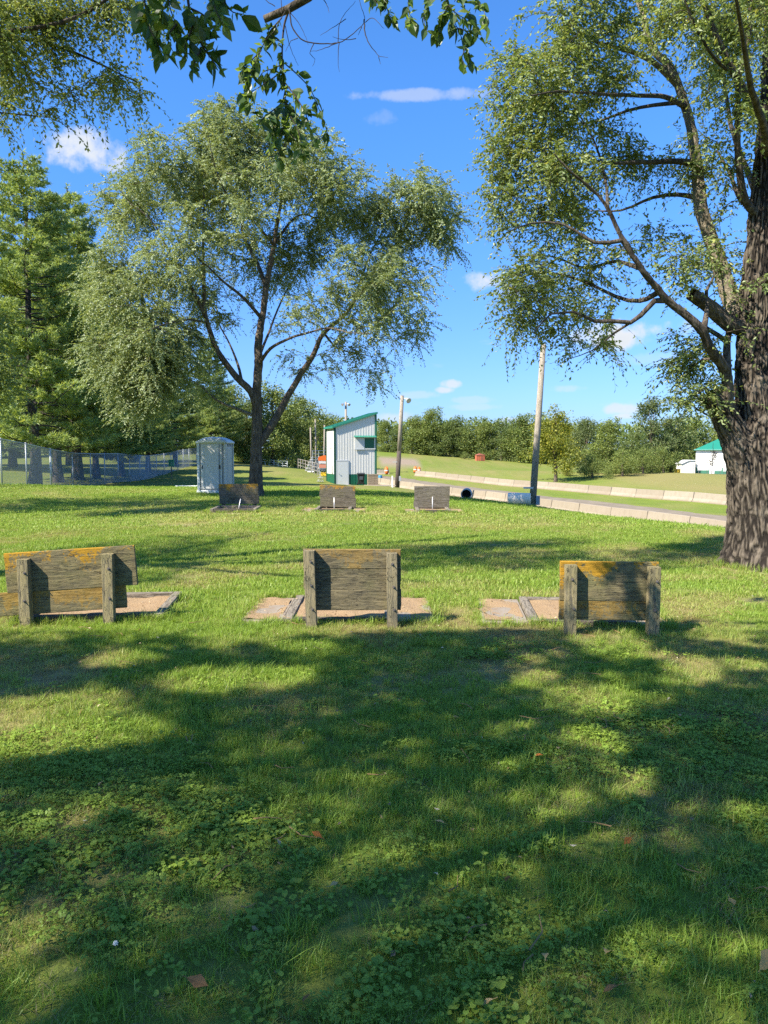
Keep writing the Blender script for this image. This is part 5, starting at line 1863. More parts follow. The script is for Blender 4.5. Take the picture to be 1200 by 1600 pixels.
G_PROTOS = [clump('short_a', 46, .085, .03, .065, .0038, .75, GRASS), clump('short_b', 40, .085, .035, .075, .0042, .9, GRASS), clump('tall_c', 30, .08, .05, .115, .0042, .7, GRASS), clump('long_d', 14, .07, .08, .15, .005, .95, GRASS), clump('straw_e', 36, .09, .012, .05, .0028, 1.9, STRAW, flat=.8), clump('tuft_f', 40, .035, .05, .12, .005, .8, GRASS)]


def near_grass():
    X, Y = wedge_points(1.6, 8.0, 340)
    k = trunk_clear(X, Y)
    X, Y = X[k], Y[k]
    n = len(X)
    dry = dryness(X, Y)
    clv = np.clip((fbm2(X, Y, 0.9, 3, 33.0) - 0.44) * 5 + (3.6 - Y) * .35, 0, 1) * (Y < 6.5)
    u = rng.random(n)
    idx = np.where(u < .48, 0, np.where(u < .85, 1, np.where(u < .955, 2, np.where(u < .965, 3, 5))))
    idx = np.where((rng.random(n) < dry * .75 + .08), 4, idx)
    keep = rng.random(n) > clv * .20
    sc = rng.uniform(.7, 1.2, n) * (0.62 + .50 * fbm2(X, Y, .8, 3, 14.0))
    X, Y, idx, dry, sc = X[keep], Y[keep], idx[keep], dry[keep], sc[keep]
    scatter('lawn_grass', 'uneven mown grass blades of the near lawn', G_PROTOS, X, Y, rng.random(len(X)) * 6.283, sc, idx, dry)
    # clover and other broad-leaved weeds
    protos = [clover_clump('clover_a', 30, .09, .015, .045, .0105, CLOVER), clover_clump('clover_b', 24, .08, .02, .055, .0125, CLOVER), clover_clump('round_c', 24, .09, .015, .045, .016, CLOVER, 1), clover_clump('round_d', 13, .08, .015, .045, .022, CLOVER, 1)]
    X, Y = wedge_points(1.6, 6.8, 260)
    clv = np.clip((fbm2(X, Y, 0.9, 3, 33.0) - 0.44) * 5 + (3.6 - Y) * .35, 0, 1)
    k = (rng.random(len(X)) < clv * .9 + .03) & trunk_clear(X, Y)
    X, Y = X[k], Y[k]
    kind = fbm2(X, Y, 1.5, 2, 71.0)
    u = rng.random(len(X))
    idx = np.where(kind > .60, np.where(u < .7, 2, 3), np.where(u < .5, 0, np.where(u < .9, 1, 2)))
    scatter('clover', 'dark clover and round-leaved weeds among the near grass', protos, X, Y, rng.random(len(X)) * 6.283, rng.uniform(.7, 1.2, len(X)), idx, rng.random(len(X)) * .6)


near_grass()


def mid_grass():
    protos = [clump('mid_a', 46, .13, .025, .055, .007, .8, GRASS, 2), clump('mid_b', 40, .13, .035, .075, .007, .8, GRASS, 2), clump('mid_straw', 30, .13, .02, .06, .006, 1.5, STRAW, 2)]
    X, Y = wedge_points(7.8, 17.0, 105)
    k = trunk_clear(X, Y)
    X, Y = X[k], Y[k]
    dry = dryness(X, Y)
    u = rng.random(len(X))
    idx = np.where(u < .62, 0, 1)
    idx = np.where(rng.random(len(X)) < dry * .35 + .03, 2, idx)
    # rank grass left by the mower round posts and timbers
    scatter('middle_grass', 'mown grass round the near horseshoe pits', protos, X, Y, rng.random(len(X)) * 6.283, rng.uniform(.7, 1.2, len(X)) * (.75 + .5 * fbm2(X, Y, .7, 3, 14.0)), idx, dry)
    protos = [clump('far_a', 40, .26, .02, .055, .014, .8, GRASS, 2), clump('far_b', 34, .26, .03, .07, .014, .8, GRASS, 2)]
    X, Y = wedge_points(16.6, 42.0, 30, 2.0)
    k = trunk_clear(X, Y) & (X < near_wall(Y) - .6)
    X, Y = X[k], Y[k]
    scatter('distant_grass', 'mown grass of the lawn beyond the pits', protos, X, Y, rng.random(len(X)) * 6.283, rng.uniform(.7, 1.25, len(X)), rng.integers(0, 2, len(X)), dryness(X, Y))
    # the unmown fringe at timbers, posts and trunks
    fx, fy = [], []
    for (cx, cy, hx, hy, rz) in PITS.values():
        for _ in range(230):
            s = rng.integers(4)
            q = rng.uniform(-1, 1)
            u, v = [(q * hx, -hy), (q * hx, hy), (-hx, q * hy), (hx, q * hy)][s]
            if s != 0 and rng.random() < .45:
                continue
            u, v = u + rng.normal() * .03 + np.sign(u) * .03, v + rng.normal() * .03 + (.0 if s > 1 else np.sign(v) * .04)
            fx.append(cx + u * math.cos(rz) - v * math.sin(rz))
            fy.append(cy + u * math.sin(rz) + v * math.cos(rz))
    for _ in range(260):
        a = rng.random() * 6.283
        fx.append(5.87 + math.cos(a) * rng.uniform(.66, .95))
        fy.append(11.3 + math.sin(a) * rng.uniform(.66, .95))
    fx, fy = np.array(fx), np.array(fy)
    scatter('fringe_grass', 'longer unmown grass along timbers and the elm root', [G_PROTOS[2], G_PROTOS[5], G_PROTOS[3]], fx, fy, rng.random(len(fx)) * 6.283, rng.uniform(.7, 1.25, len(fx)), rng.integers(0, 3, len(fx)), rng.random(len(fx)) * .5)


mid_grass()


# ------------------------------------------------------------------ horseshoe pits and their backstops
def plank_mesh(L, Hh, T, mat, seed, rough=0.004):
    """A weathered board: length X, height Z, thickness Y; edges worn uneven, ends ragged."""
    nx, nz = max(10, int(L / .035)), 6
    xs = np.linspace(-L / 2, L / 2, nx + 1)
    e_ = .007
    zs = np.concatenate([[-Hh / 2], np.linspace(-Hh / 2 + e_, Hh / 2 - e_, nz - 1), [Hh / 2]])
    xs = np.concatenate([[-L / 2], np.linspace(-L / 2 + e_, L / 2 - e_, nx - 1), [L / 2]])
    V, F = [], []
    Xg, Zg = np.meshgrid(xs, zs)

    def face(ysign):
        P = np.stack([Xg, np.full_like(Xg, ysign * T / 2), Zg], -1)
        n = fbm(P * np.array([5, 1, 22]) + seed * 7.1, 3) - .5
        n2 = fbm(P * np.array([4, 1, 4]) + seed * 3.3 + 5, 3) - .5
        ez = np.clip(1 - (Hh / 2 - np.abs(Zg)) / .007, 0, 1)
        ex = np.clip(1 - (L / 2 - np.abs(Xg)) / .007, 0, 1)
        P[..., 1] += ysign * (n * rough * 1.3 - .004 * np.maximum(ez, ex) ** 2)
        P[..., 2] -= np.sign(Zg) * ez * (.001 + np.maximum(0, n2 * .012))
        P[..., 0] -= np.sign(Xg) * ex * (.002 + np.maximum(0, (fbm(P * np.array([1, 1, 30]) + seed, 2) - .5) * .03))
        return P.reshape(-1, 3)
    A, B = face(-1), face(1)
    V = np.vstack([A, B])
    nA = len(A)
    i = np.arange(nA).reshape(nz + 1, nx + 1)
    qa = np.stack([i[:-1, :-1], i[:-1, 1:], i[1:, 1:], i[1:, :-1]], -1).reshape(-1, 4)
    qb = qa[:, ::-1] + nA
    rim = np.concatenate([i[0, :], i[1:, -1], i[-1, -2::-1], i[-2:0:-1, 0]])
    rj = np.roll(rim, -1)
    qr = np.stack([rim, rim + nA, rj + nA, rj], -1)
    q = np.vstack([qa, qb, qr])
    me = big_mesh('plank', V, q, np.full(len(q), 4), mat)
    return me


def post_mesh(w, d, Hh, mat, seed):
    nz = 16
    zs = np.linspace(-.25, Hh, nz)
    c = .003
    prof = np.array([(-w / 2 + c, -d / 2), (0, -d / 2 - .001), (w / 2 - c, -d / 2), (w / 2, -d / 2 + c), (w / 2, d / 2 - c), (w / 2 - c, d / 2), (-w / 2 + c, d / 2), (-w / 2, d / 2 - c), (-w / 2, -d / 2 + c)])
    k = len(prof)
    V = []
    for z in zs:
        P = np.c_[prof, np.full(k, z)]
        n = fbm(P * np.array([25, 25, 3.0]) + seed * 5.1, 3) - .5
        P[:, :2] *= (1 + n * .05)[:, None]
        V.append(P)
    V[-1][:, 2] += (fbm(V[-1] * 22 + seed, 2) - .5) * .008
    V = np.vstack(V + [np.array([[0, 0, Hh - .002]])])
    i = np.arange(nz * k).reshape(nz, k)
    j = np.roll(i, -1, 1)
    q = np.stack([i[:-1], j[:-1], j[1:], i[1:]], -1).reshape(-1, 4)
    loops = list(q.ravel())
    counts = [4] * len(q)
    top = nz * k
    for a in range(k):
        loops += [i[-1, a], i[-1, (a + 1) % k], top]
        counts.append(3)
    return big_mesh('post', V, loops, counts, mat)


BOLT = simple_mat('rusty_steel', (0.22, 0.19, 0.17), 0.5, .3, 60, .7, .4, .2)


def backstop(label, px0, px1, py_tops, py_base, seams, posts, rz, lichen, seed, lower_shift=0.0, post_front=True, tilt=0.0, stain=.3, ptops=None, green=.35, base=(0.215, 0.175, 0.090), bolts=True):
    """py_tops: board top left/right; seams: photo rows where boards meet, last = bottom edge."""
    xc, Y = ground_px((px0 + px1) / 2, py_base)
    z0 = gz1(xc, Y)
    r = empty('backstop', (xc, Y, z0), label, 'backstop', 'backstops of the horseshoe pits', rz)
    k = Y / FPX
    W = (px1 - px0) * k
    zt = at((px0 + px1) / 2, sum(py_tops) / 2, Y)[2] - z0
    zs = [zt] + [at((px0 + px1) / 2, s, Y)[2] - z0 for s in seams]
    T = 0.042
    ysg = 1 if post_front else -1
    for i in range(len(seams)):
        Hh = zs[i] - zs[i + 1] + .004
        mat = wood_mat(f'weathered_board_{seed}_{i}', base, lichen=lichen * (1.0 if i == 0 else .45 if lichen > .5 and post_front else 0), green=green, stain=stain, seed=seed + i * 2.7, top=Hh / 2 if i == 0 else Hh * .15)
        dx = 0.0 + (lower_shift if i == len(seams) - 1 else 0) + rng.normal() * .006
        link('plank', plank_mesh(W * (1 + rng.normal() * .006), Hh, T, mat, seed + i * 1.9), r, (dx, ysg * (.050 + T / 2) + (-.0022, .0022, -.0011)[i], (zs[i] + zs[i + 1]) / 2), (0, tilt + rng.normal() * .004, 0))
    pm = wood_mat(f'weathered_post_{seed}', tuple(v * 1.42 for v in base), (0.12, .105, .075), 0, green * .8, stain * .4, seed + 9, 'z')
    for j, ppx in enumerate(posts):
        dx = (ppx - (px0 + px1) / 2) * k
        Hp = (zt - .004 if ptops is None else at(ppx, ptops[j], Y)[2] - z0)
        p = link('post', post_mesh(.104, .094, Hp, pm, seed + j * 3), r, (dx, 0, 0), (rng.normal() * .008, rng.normal() * .012, 0))
        if bolts:
            for b in range(3 if len(seams) > 2 else 2):
                zb = Hp * (.86 - .31 * b) if len(seams) > 2 else Hp * (.80 - .42 * b)
                mb = MB()
                mb.tube([(0, .012, 0), (0, -.003, 0)], .014, 10)
                mb.tube([(0, -.003, 0), (0, -.010, 0)], .0085, 6)
                mb.tube([(0, -.010, 0), (.001, -.026, -.001)], .0045, 6)
                mb.obj('bolt', BOLT, p, loc=(rng.normal() * .006 + .012, -.049, zb), rot=(0, 0, 0))
    return r


backstop('wooden backstop streaked with the widest orange lichen, its lower board sticking out to the left', 11, 213, (866, 853), 976, [922, 958], [43, 171], 0.07, 0.95, 1.0, lower_shift=-.10, tilt=-.055, stain=.12, ptops=[873, 866])
backstop('three-board wooden backstop between sandy pit ends, hardly any lichen', 473, 629, (858, 861), 979, [890, 923, 955], [486, 614], 0.0, 0.32, 2.0, stain=.35, ptops=[860, 864], green=.25, base=(.195, .16, .092))
backstop('two-board wooden backstop with orange lichen and a black stain, nearest the big elm', 873, 1031, (879, 879), 992, [941, 971], [890, 1019], -0.05, 0.95, 3.0, stain=.75, ptops=[883, 885], green=.45)
FB = (0.15, 0.13, 0.10)
backstop('dark weathered far backstop with orange top edge, beside the grey portable toilet', 343, 405, (756, 756), 793, [773, 787], [350, 398], 0.03, .9, 4.0, post_front=False, stain=.6, base=FB, bolts=False, green=.2)
backstop('leaning dark far backstop in front of the white tower', 500, 556, (757, 760), 796, [777, 792], [506, 550], 0.0, .75, 5.0, post_front=False, stain=.75, tilt=.05, base=FB, bolts=False, green=.2)
backstop('plain grey far backstop without lichen, nearest the poles', 646, 702, (759, 760), 796, [782, 793], [652, 696], -.03, .0, 6.0, post_front=False, stain=.45, base=(.17, .15, .125), bolts=False, green=.1)


def sand_mat():
    m, h, out = mat_new('pit_sand')
    g = h.n('ShaderNodeNewGeometry').outputs['Position']
    n1 = h.noise(g, 4, 6, .7)
    n2 = h.noise(g, 45, 5, .75)
    c = h.mix(n1, (0.27, 0.170, 0.090), (0.38, 0.275, 0.165))
    c = h.mix(h.math('MULTIPLY', h.step(n2, .5, .7), .5), c, (0.13, 0.070, 0.035))
    c = h.mix(h.math('MULTIPLY', h.step(h.noise(g, 9, 4, .7), .58, .7), .4), c, (0.28, .20, .13))
    pbr(h, out, c, .95, h.math('ADD', n1, n2), .7, .02, 0, .1)
    return m


SAND = sand_mat()
PAD = simple_mat('old_concrete', (0.25, 0.21, 0.165), .9, .2, 7, bump=.35, dirt=((.22, .145, .085), .8))
CONC = simple_mat('barrier_concrete', (0.33, 0.28, 0.22), .9, .12, 2.5, bump=.25, dirt=((.34, .27, .19), .5))
STEEL = simple_mat('bare_steel', (0.55, .53, .50), .45, .2, 20, .6, .5, .1)
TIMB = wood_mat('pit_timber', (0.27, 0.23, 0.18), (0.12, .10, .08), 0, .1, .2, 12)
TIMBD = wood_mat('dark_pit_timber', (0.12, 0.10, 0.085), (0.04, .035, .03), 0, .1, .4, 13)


def sheet(name, hx, hy, n, mat, r, loc, amp, seed):
    x = np.linspace(-hx, hx, n)
    y = np.linspace(-hy, hy, n)
    X, Y = np.meshgrid(x, y)
    Z = (fbm2(X, Y, 4.0, 4, seed) - .5) * amp
    i = np.arange(n * n).reshape(n, n)
    q = np.stack([i[:-1, :-1], i[:-1, 1:], i[1:, 1:], i[1:, :-1]], -1).reshape(-1, 4)
    return link(name, big_mesh(name, np.stack([X, Y, Z], -1).reshape(-1, 3), q, np.full(len(q), 4), mat, True), r, loc)


def pit(key, label, box_x0, box_x1, pads, stake_h, dark=False, lean=0.0, front=True, high=.06):
    cx, cy, hx, hy, rz = PITS[key]
    z = gz1(cx, cy)
    r = empty('horseshoe_pit', (cx, cy, z), label, 'horseshoe pit', 'horseshoe pits', rz)
    bw = box_x1 - box_x0
    bx = (box_x0 + box_x1) / 2
    tw = .09
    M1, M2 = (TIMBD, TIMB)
    sheet('sand', bw / 2, hy - .02, 24, SAND, r, (bx, 0, .022), .05, hash(key) % 7 if False else len(key) + cx)
    def tim(L, w, hgt, x, y, ang, mat):
        me = plank_mesh(L, hgt, w, mat, x * 3 + y, .005)
        me.name = 'timber'
        link('timber', me, r, (x, y, high - hgt / 2 + .01), (0, 0, ang))
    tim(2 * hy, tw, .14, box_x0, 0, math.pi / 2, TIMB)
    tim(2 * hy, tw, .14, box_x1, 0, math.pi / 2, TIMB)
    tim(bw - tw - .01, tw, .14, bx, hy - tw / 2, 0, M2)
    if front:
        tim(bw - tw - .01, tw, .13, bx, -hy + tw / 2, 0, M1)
    for (p0, p1) in pads:
        mb = MB()
        mb.box(((p0 + p1) / 2, 0, -.045), (p1 - p0, 2 * hy - .06, .12))
        o = mb.obj('pad', PAD, r, .01)
        o.location = (0, 0, 0)
        # drifted sand on the pad
        s_ = sheet('sand', (p1 - p0) / 2 - .03, hy - .08, 14, SAND, r, ((p0 + p1) / 2, 0, .017), .06, p0 * 3 + 8)
    mb = MB()
    mb.tube([(0, 0, -.2), (lean * .3, -.03, stake_h)], .0125, 10)
    mb.obj('stake', STEEL, r, 0, True, loc=(bx, 0.05, 0))
    return r


pit('near_a', 'sunken horseshoe pit framed by dark timbers behind the lichen-streaked backstop', -.66, .66, [], .10, True)
pit('near_b', 'sandy horseshoe pit with worn pads on both sides behind the three-board backstop', -.50, .52, [(-.98, -.56), (.57, .98)], .13, high=.035)
pit('near_c', 'horseshoe pit with a slanting pale timber behind the backstop nearest the elm', -.40, .55, [(-.92, -.46), (.60, .92)], .12, high=.035)
pit('far_a', 'far timber-framed horseshoe pit with a leaning stake, beside the portable toilet', -.55, .60, [], .33, lean=.4, high=.09)
pit('far_b', 'far horseshoe pit with an upright stake, in front of the white tower', -.45, .45, [(-.95, -.52), (.52, .95)], .36, high=.07)
pit('far_c', 'far horseshoe pit with a tall thin stake, nearest the wooden poles', -.42, .42, [(-.85, -.5), (.5, .85)], .40, high=.07)


# ------------------------------------------------------------------ portable toilet
def toilet():
    p = at(338, 772, 30)
    r = empty('portable_toilet', (p[0], 30, gz1(p[0], 30)), 'grey plastic portable toilet with a pale domed roof', 'portable toilet', None, -.05)
    G = simple_mat('grey_plastic', (0.54, 0.53, 0.49), .5, .06, 3, spec=.4, bump=.05)
    GD = simple_mat('dark_grey_plastic', (0.22, 0.25, 0.27), .5, .06, 3, spec=.4, bump=.05)
    GL = simple_mat('pale_plastic', (0.55, 0.58, 0.58), .45, .06, 3, spec=.4, bump=.05)
    CR = simple_mat('cream_plastic', (0.45, 0.46, 0.40), .5, .06, 3, spec=.4, bump=.05)
    BK = simple_mat('black_plastic', (0.02, .02, .02), .5, .1, 8)
    w, d, h = 1.14, 1.14, 2.0
    mb = MB().box((0, 0, .07), (w + .06, d + .06, .14))
    mb.obj('skid', GL, r, .015)
    mb = MB().box((0, .03, .14 + (h - .14) / 2), (w - .08, d - .10, h - .14))
    mb.obj('body', G, r, .02)
    for sx in (-1, 1):
        for sy in (-1, 1):
            mb = MB().box((sx * (w / 2 - .045), sy * (d / 2 - .045), .14 + (h - .14) / 2), (.10, .10, h - .14))
            mb.obj('corner_post', GL if (sx < 0 and sy < 0) else G, r, .015)
    mb = MB()
    mb.box((-.02, -d / 2 + .025, 1.07), (.82, .035, 1.76))
    dr = mb.obj('door', G, r, .012)
    for x0 in (-.33, .29):
        MB().box((x0, -d / 2 + .003, 1.07), (.05, .014, 1.66)).obj('rib', GD if x0 > 0 else G, dr, .005)
    MB().box((.30, -d / 2 - .012, 1.02), (.06, .03, .14)).obj('latch', BK, dr, .006)
    MB().box((-.37, -d / 2 - .010, 1.02), (.03, .03, .12)).obj('hinge', BK, dr, .004)
    for sx in (-1, 1):
        o = MB().box((sx * (w / 2 - .032), .02, 1.0), (.022, .74, 1.5)).obj('side_panel', CR, r, .006)
        for kx in range(6):
            MB().box((sx * (w / 2 - .018), -.24 + kx * .10, 1.86), (.012, .06, .10)).obj('vent', GD, o, .002)
    # domed roof
    vs, fs = [], []
    n = 16
    for i in range(n + 1):
        for j in range(n + 1):
            u, v = -1 + 2 * i / n, -1 + 2 * j / n
            z = h - .02 + .20 * (1 - abs(u) ** 2.6) ** .8 * (1 - .35 * abs(v) ** 4)
            vs.append((u * (w / 2 + .03), v * (d / 2 + .03), z))
    for i in range(n):
        for j in range(n):
            a = i * (n + 1) + j
            fs.append((a, a + n + 1, a + n + 2, a + 1))
    o = len(vs)
    rim = [i * (n + 1) for i in range(n + 1)] + [n * (n + 1) + j for j in range(1, n + 1)] + [i * (n + 1) + n for i in range(n - 1, -1, -1)] + [j for j in range(n - 1, 0, -1)]
    low = []
    for q in rim:
        vs.append((vs[q][0], vs[q][1], h - .08))
        low.append(len(vs) - 1)
    for q in range(len(rim)):
        q2 = (q + 1) % len(rim)
        fs.append((rim[q], rim[q2], low[q2], low[q]))
    fs.append(tuple(low[::-1]))
    MB().add(vs, fs).obj('roof', GL, r, 0, True)


toilet()


# ------------------------------------------------------------------ chain-link fence along the pines
def fence():
    P = [np.array([(px - 600) / FPX * Y, Y, 0.0]) for (px, py, Y) in FENCE_PX]
    for p in P:
        p[2] = gz1(p[0], p[1])
    r = empty('chain_link_fence', P[6], 'galvanised chain-link fence running away along the pines', 'fence')
    GAL = simple_mat('galvanised_steel', (0.42, 0.44, 0.45), .5, .1, 12, .35, .5, .05)
    WIRE = simple_mat('galvanised_wire', (0.33, 0.36, 0.38), .5, .1, 12, .2, .5, .0)
    Hf = 1.8
    o0 = P[6]
    for i, p in enumerate(P):
        thick = .05 if i in (0, 6, len(P) - 1) else .033
        mb = MB().tube([tuple(p - o0 - [0, 0, .2]), tuple(p - o0 + [0, 0, Hf + .05])], thick, 8)
        post = mb.obj('post', GAL, r, 0, True)
        if i < len(P) - 1:
            q = P[i + 1]
            MB().tube([tuple(p - o0 + [0, 0, Hf]), tuple(q - o0 + [0, 0, Hf])], .022, 6).obj('top_rail', GAL, r, 0, True)
            # the woven wire of this bay: crossing diagonals
            L = np.linalg.norm(q - p)
            d = (q - p) / L
            nrm = norm(np.cross(d, [0, 0, 1.0])[None])[0]
            pitch = .075
            paths = []
            for s in np.arange(-Hf, L, pitch):
                for dirn in (1, -1):
                    a, b = s, s + Hf
                    t0, t1 = max(0, -a / (b - a)), min(1, (L - a) / (b - a))
                    if t1 - t0 < .02:
                        continue
                    zz = [t0, t1] if dirn == 1 else [1 - t0, 1 - t1]
                    A = p + d * (a + (b - a) * t0) + np.array([0, 0, .03 + zz[0] * (Hf - .05)]) + nrm * .004 * dirn
                    B = p + d * (a + (b - a) * t1) + np.array([0, 0, .03 + zz[1] * (Hf - .05)]) + nrm * .004 * dirn
                    paths.append((np.array([A - o0, B - o0]), np.array([.0034, .0034])))
            V, qd = sweep(paths, 3)
            link('wire_mesh', big_mesh('wire_mesh', V, qd, np.full(len(qd), 4), WIRE), r)
    return r


fence()


def hit(px, py, y0=12, y1=260):
    """Where the sight line through a pixel meets the ground."""
    d = ray(px, py)
    Y = np.linspace(y0, y1, 2500)
    t = Y / d[1]
    z = EYE + d[2] * t
    g = gz(d[0] * t, Y)
    k = np.where(z < g)[0]
    i = int(k[0]) if len(k) else len(Y) - 1
    return np.array([d[0] * Y[i] / d[1], Y[i], g[i]])


# ------------------------------------------------------------------ white tower with green trim
WHITE = simple_mat('white_steel_sheet', (0.67, 0.65, 0.61), .42, .03, 1.5, spec=.4, bump=.03)
GREEN = simple_mat('green_steel_sheet', (0.012, 0.115, 0.065), .42, .06, 1.5, spec=.4, bump=.03)
GREENR = simple_mat('green_roof_sheet', (0.03, 0.20, 0.135), .42, .06, 1.5, spec=.4, bump=.03)
DARKT = simple_mat('dark_green_trim', (0.012, 0.06, 0.045), .5, .1, 2)
DOORM = simple_mat('white_door', (0.58, 0.59, 0.58), .5, .03, 2)
BLACK = simple_mat('black_plastic_bin', (0.018, .02, .022), .45, .2, 5)
GLASS = simple_mat('dark_pane', (0.05, .06, .07), .15, .1, 3, spec=.6)


def tower():
    Yt = 66.0
    pl = at(523, 758, Yt)
    rz = R(17)
    z0 = gz1(pl[0] + 1.8, Yt) + .02
    r = empty('tower', (pl[0], Yt, z0), 'tall white ribbed-steel tower with green mono-pitch roof and green base', 'building', None, rz)
    W, D = 3.72, 3.1
    hl, hr = 4.92, 6.10

    def roofz(x):
        return hl + (hr - hl) * x / W
    wz = .93

    def ribbed(x0, x1, zb, ztop, face, mat, name, pitch=.24, skip=()):
        """Sheet with raised ribs; face 'front' lies in y=0, 'left' in x=0."""
        mb = MB()
        def add(a, b, off, za, zb_):
            if face == 'front':
                mb.prism([(a, za), (b, za), (b, zb_(b)), (a, zb_(a))], off, .03)
            elif face == 'left':
                mb.prism([(a, za), (b, za), (b, zb_(b)), (a, zb_(a))], off, .03, 'x')
            elif face == 'right':
                mb.prism([(a, za), (b, za), (b, zb_(b)), (a, zb_(a))], W - .03, W - off, 'x')
            else:
                mb.prism([(a, za), (b, za), (b, zb_(b)), (a, zb_(a))], D - .03, D - off)
        add(x0, x1, 0.0, zb, ztop)
        x = x0 + pitch / 2
        while x < x1 - .04:
            add(x - .016, x + .016, -.014, zb + .004, lambda q: ztop(q) - .004)
            x += pitch
        return mb.obj(name, mat, r)
    ribbed(0, W, wz, roofz, 'front', WHITE, 'wall')
    ribbed(0, W, -.4, lambda x: wz - .003, 'front', GREEN, 'base_panel')
    ribbed(.03, D - .03, wz, lambda y: hl, 'left', WHITE, 'wall')
    ribbed(.03, D - .03, -.4, lambda y: wz - .003, 'left', GREEN, 'base_panel')
    ribbed(.03, D - .03, wz, lambda y: hr, 'right', WHITE, 'wall')
    ribbed(.03, D - .03, -.4, lambda y: wz - .003, 'right', GREEN, 'base_panel')
    ribbed(0, W, wz, roofz, 'back', WHITE, 'wall')
    ribbed(0, W, -.4, lambda x: wz - .003, 'back', GREEN, 'base_panel')
    for (x, y, h_) in ((0, 0, hl), (W, 0, hr), (0, D, hl), (W, D, hr)):
        sx, sy = (-1 if x == 0 else 1), (-1 if y == 0 else 1)
        MB().box((x + sx * .012 - sx * .05, y + sy * .012 - sy * .05, (h_ - .4) / 2), (.16, .16, h_ + .4)).obj('corner_trim', GREEN if x else DARKT, r, .004)
    # roof slab
    sl = (hr - hl) / W
    mb = MB()
    mb.prism([(-.22, hl - .22 * sl + .01), (W + .10, hr + .10 * sl + .01), (W + .10, hr + .10 * sl + .16), (-.22, hl - .22 * sl + .16)], -.18, D + .18)
    rf = mb.obj('roof', GREENR, r, .006)
    for yy in np.arange(0, D, .45):
        MB().prism([(-.225, hl - .22 * sl + .16), (W + .105, hr + .10 * sl + .16), (W + .105, hr + .10 * sl + .19), (-.225, hl - .22 * sl + .19)], yy, yy + .04).obj('roof_rib', GREENR, rf)
    # door
    x0, x1 = .20, 1.18
    fr = MB()
    fr.box((x0 - .03, -.04, 1.03), (.07, .05, 2.12)); fr.box((x1 + .03, -.04, 1.03), (.07, .05, 2.12)); fr.box(((x0 + x1) / 2, -.042, 2.09), (x1 - x0 + .13, .05, .08))
    dr = MB().box(((x0 + x1) / 2, -.035, 1.02), (x1 - x0 - .02, .05, 2.02)).obj('door', DOORM, r, .006)
    fr.obj('door_frame', simple_mat('grey_trim', (.42, .45, .47), .5, .05, 2), dr, .003)
    MB().tube([(x0 + .12, -.06, 1.0), (x0 + .12, -.12, 1.0), (x0 + .22, -.12, 1.0)], .018, 8).obj('handle', STEEL, dr)
    MB().box(((x0 + x1) / 2, -.30, -.02), (1.3, .5, .10)).obj('doorstep', CONC, r, .01)
    # shuttered service opening
    sx0, sx1, sz0, sz1 = 2.66, 3.52, 3.16, 4.05
    f = MB()
    f.box(((sx0 + sx1) / 2, -.045, sz0 - .05), (sx1 - sx0 + .22, .06, .09)); f.box(((sx0 + sx1) / 2, -.045, sz1 + .03), (sx1 - sx0 + .22, .06, .07)); f.box((sx0 - .055, -.047, (sz0 + sz1) / 2), (.10, .06, sz1 - sz0)); f.box((sx1 + .055, -.047, (sz0 + sz1) / 2), (.10, .06, sz1 - sz0))
    win = f.obj('window_frame', DOORM, r, .004)
    sh = MB().box(((sx0 + sx1) / 2, -.04, (sz0 + sz1) / 2), (sx1 - sx0, .03, sz1 - sz0))
    for xx in np.arange(sx0 + .1, sx1, .2):
        sh.box((xx, -.06, (sz0 + sz1) / 2), (.02, .012, sz1 - sz0 - .04))
    sh.obj('shutter', GREEN, r)
    pn = MB().box((2.20, -.075, 3.58), (.84, .04, 1.0)).obj('sliding_panel', DOORM, r, .005)
    MB().box((2.20, -.10, 3.06), (.92, .05, .05)).obj('track_rail', simple_mat('grey_rail', (.35, .38, .40), .5), pn)
    MB().prism([(-.02, 4.16), (-.34, 4.10), (-.34, 4.13), (-.02, 4.26)], 1.72, 3.66, 'x').obj('drip_hood', GREENR, r)
    # left face: small window and meter box
    lw = MB().box((-.035, 1.35, 3.55), (.05, .42, .75)).obj('window', DOORM, r, .004)
    MB().box((-.064, 1.35, 3.55), (.008, .30, .62)).obj('pane', simple_mat('pale_pane', (.40, .41, .42), .3), lw)
    MB().box((-.08, .85, 1.35), (.12, .34, .62)).obj('meter_box', simple_mat('grey_box', (.5, .52, .53), .5), r, .01)
    MB().tube([(-.05, .85, 1.6), (-.05, .85, 4.4)], .02, 6).obj('conduit', simple_mat('conduit_grey', (.55, .56, .56), .5), r)
    return r, rz, z0


tw, tw_rz, tw_z = tower()


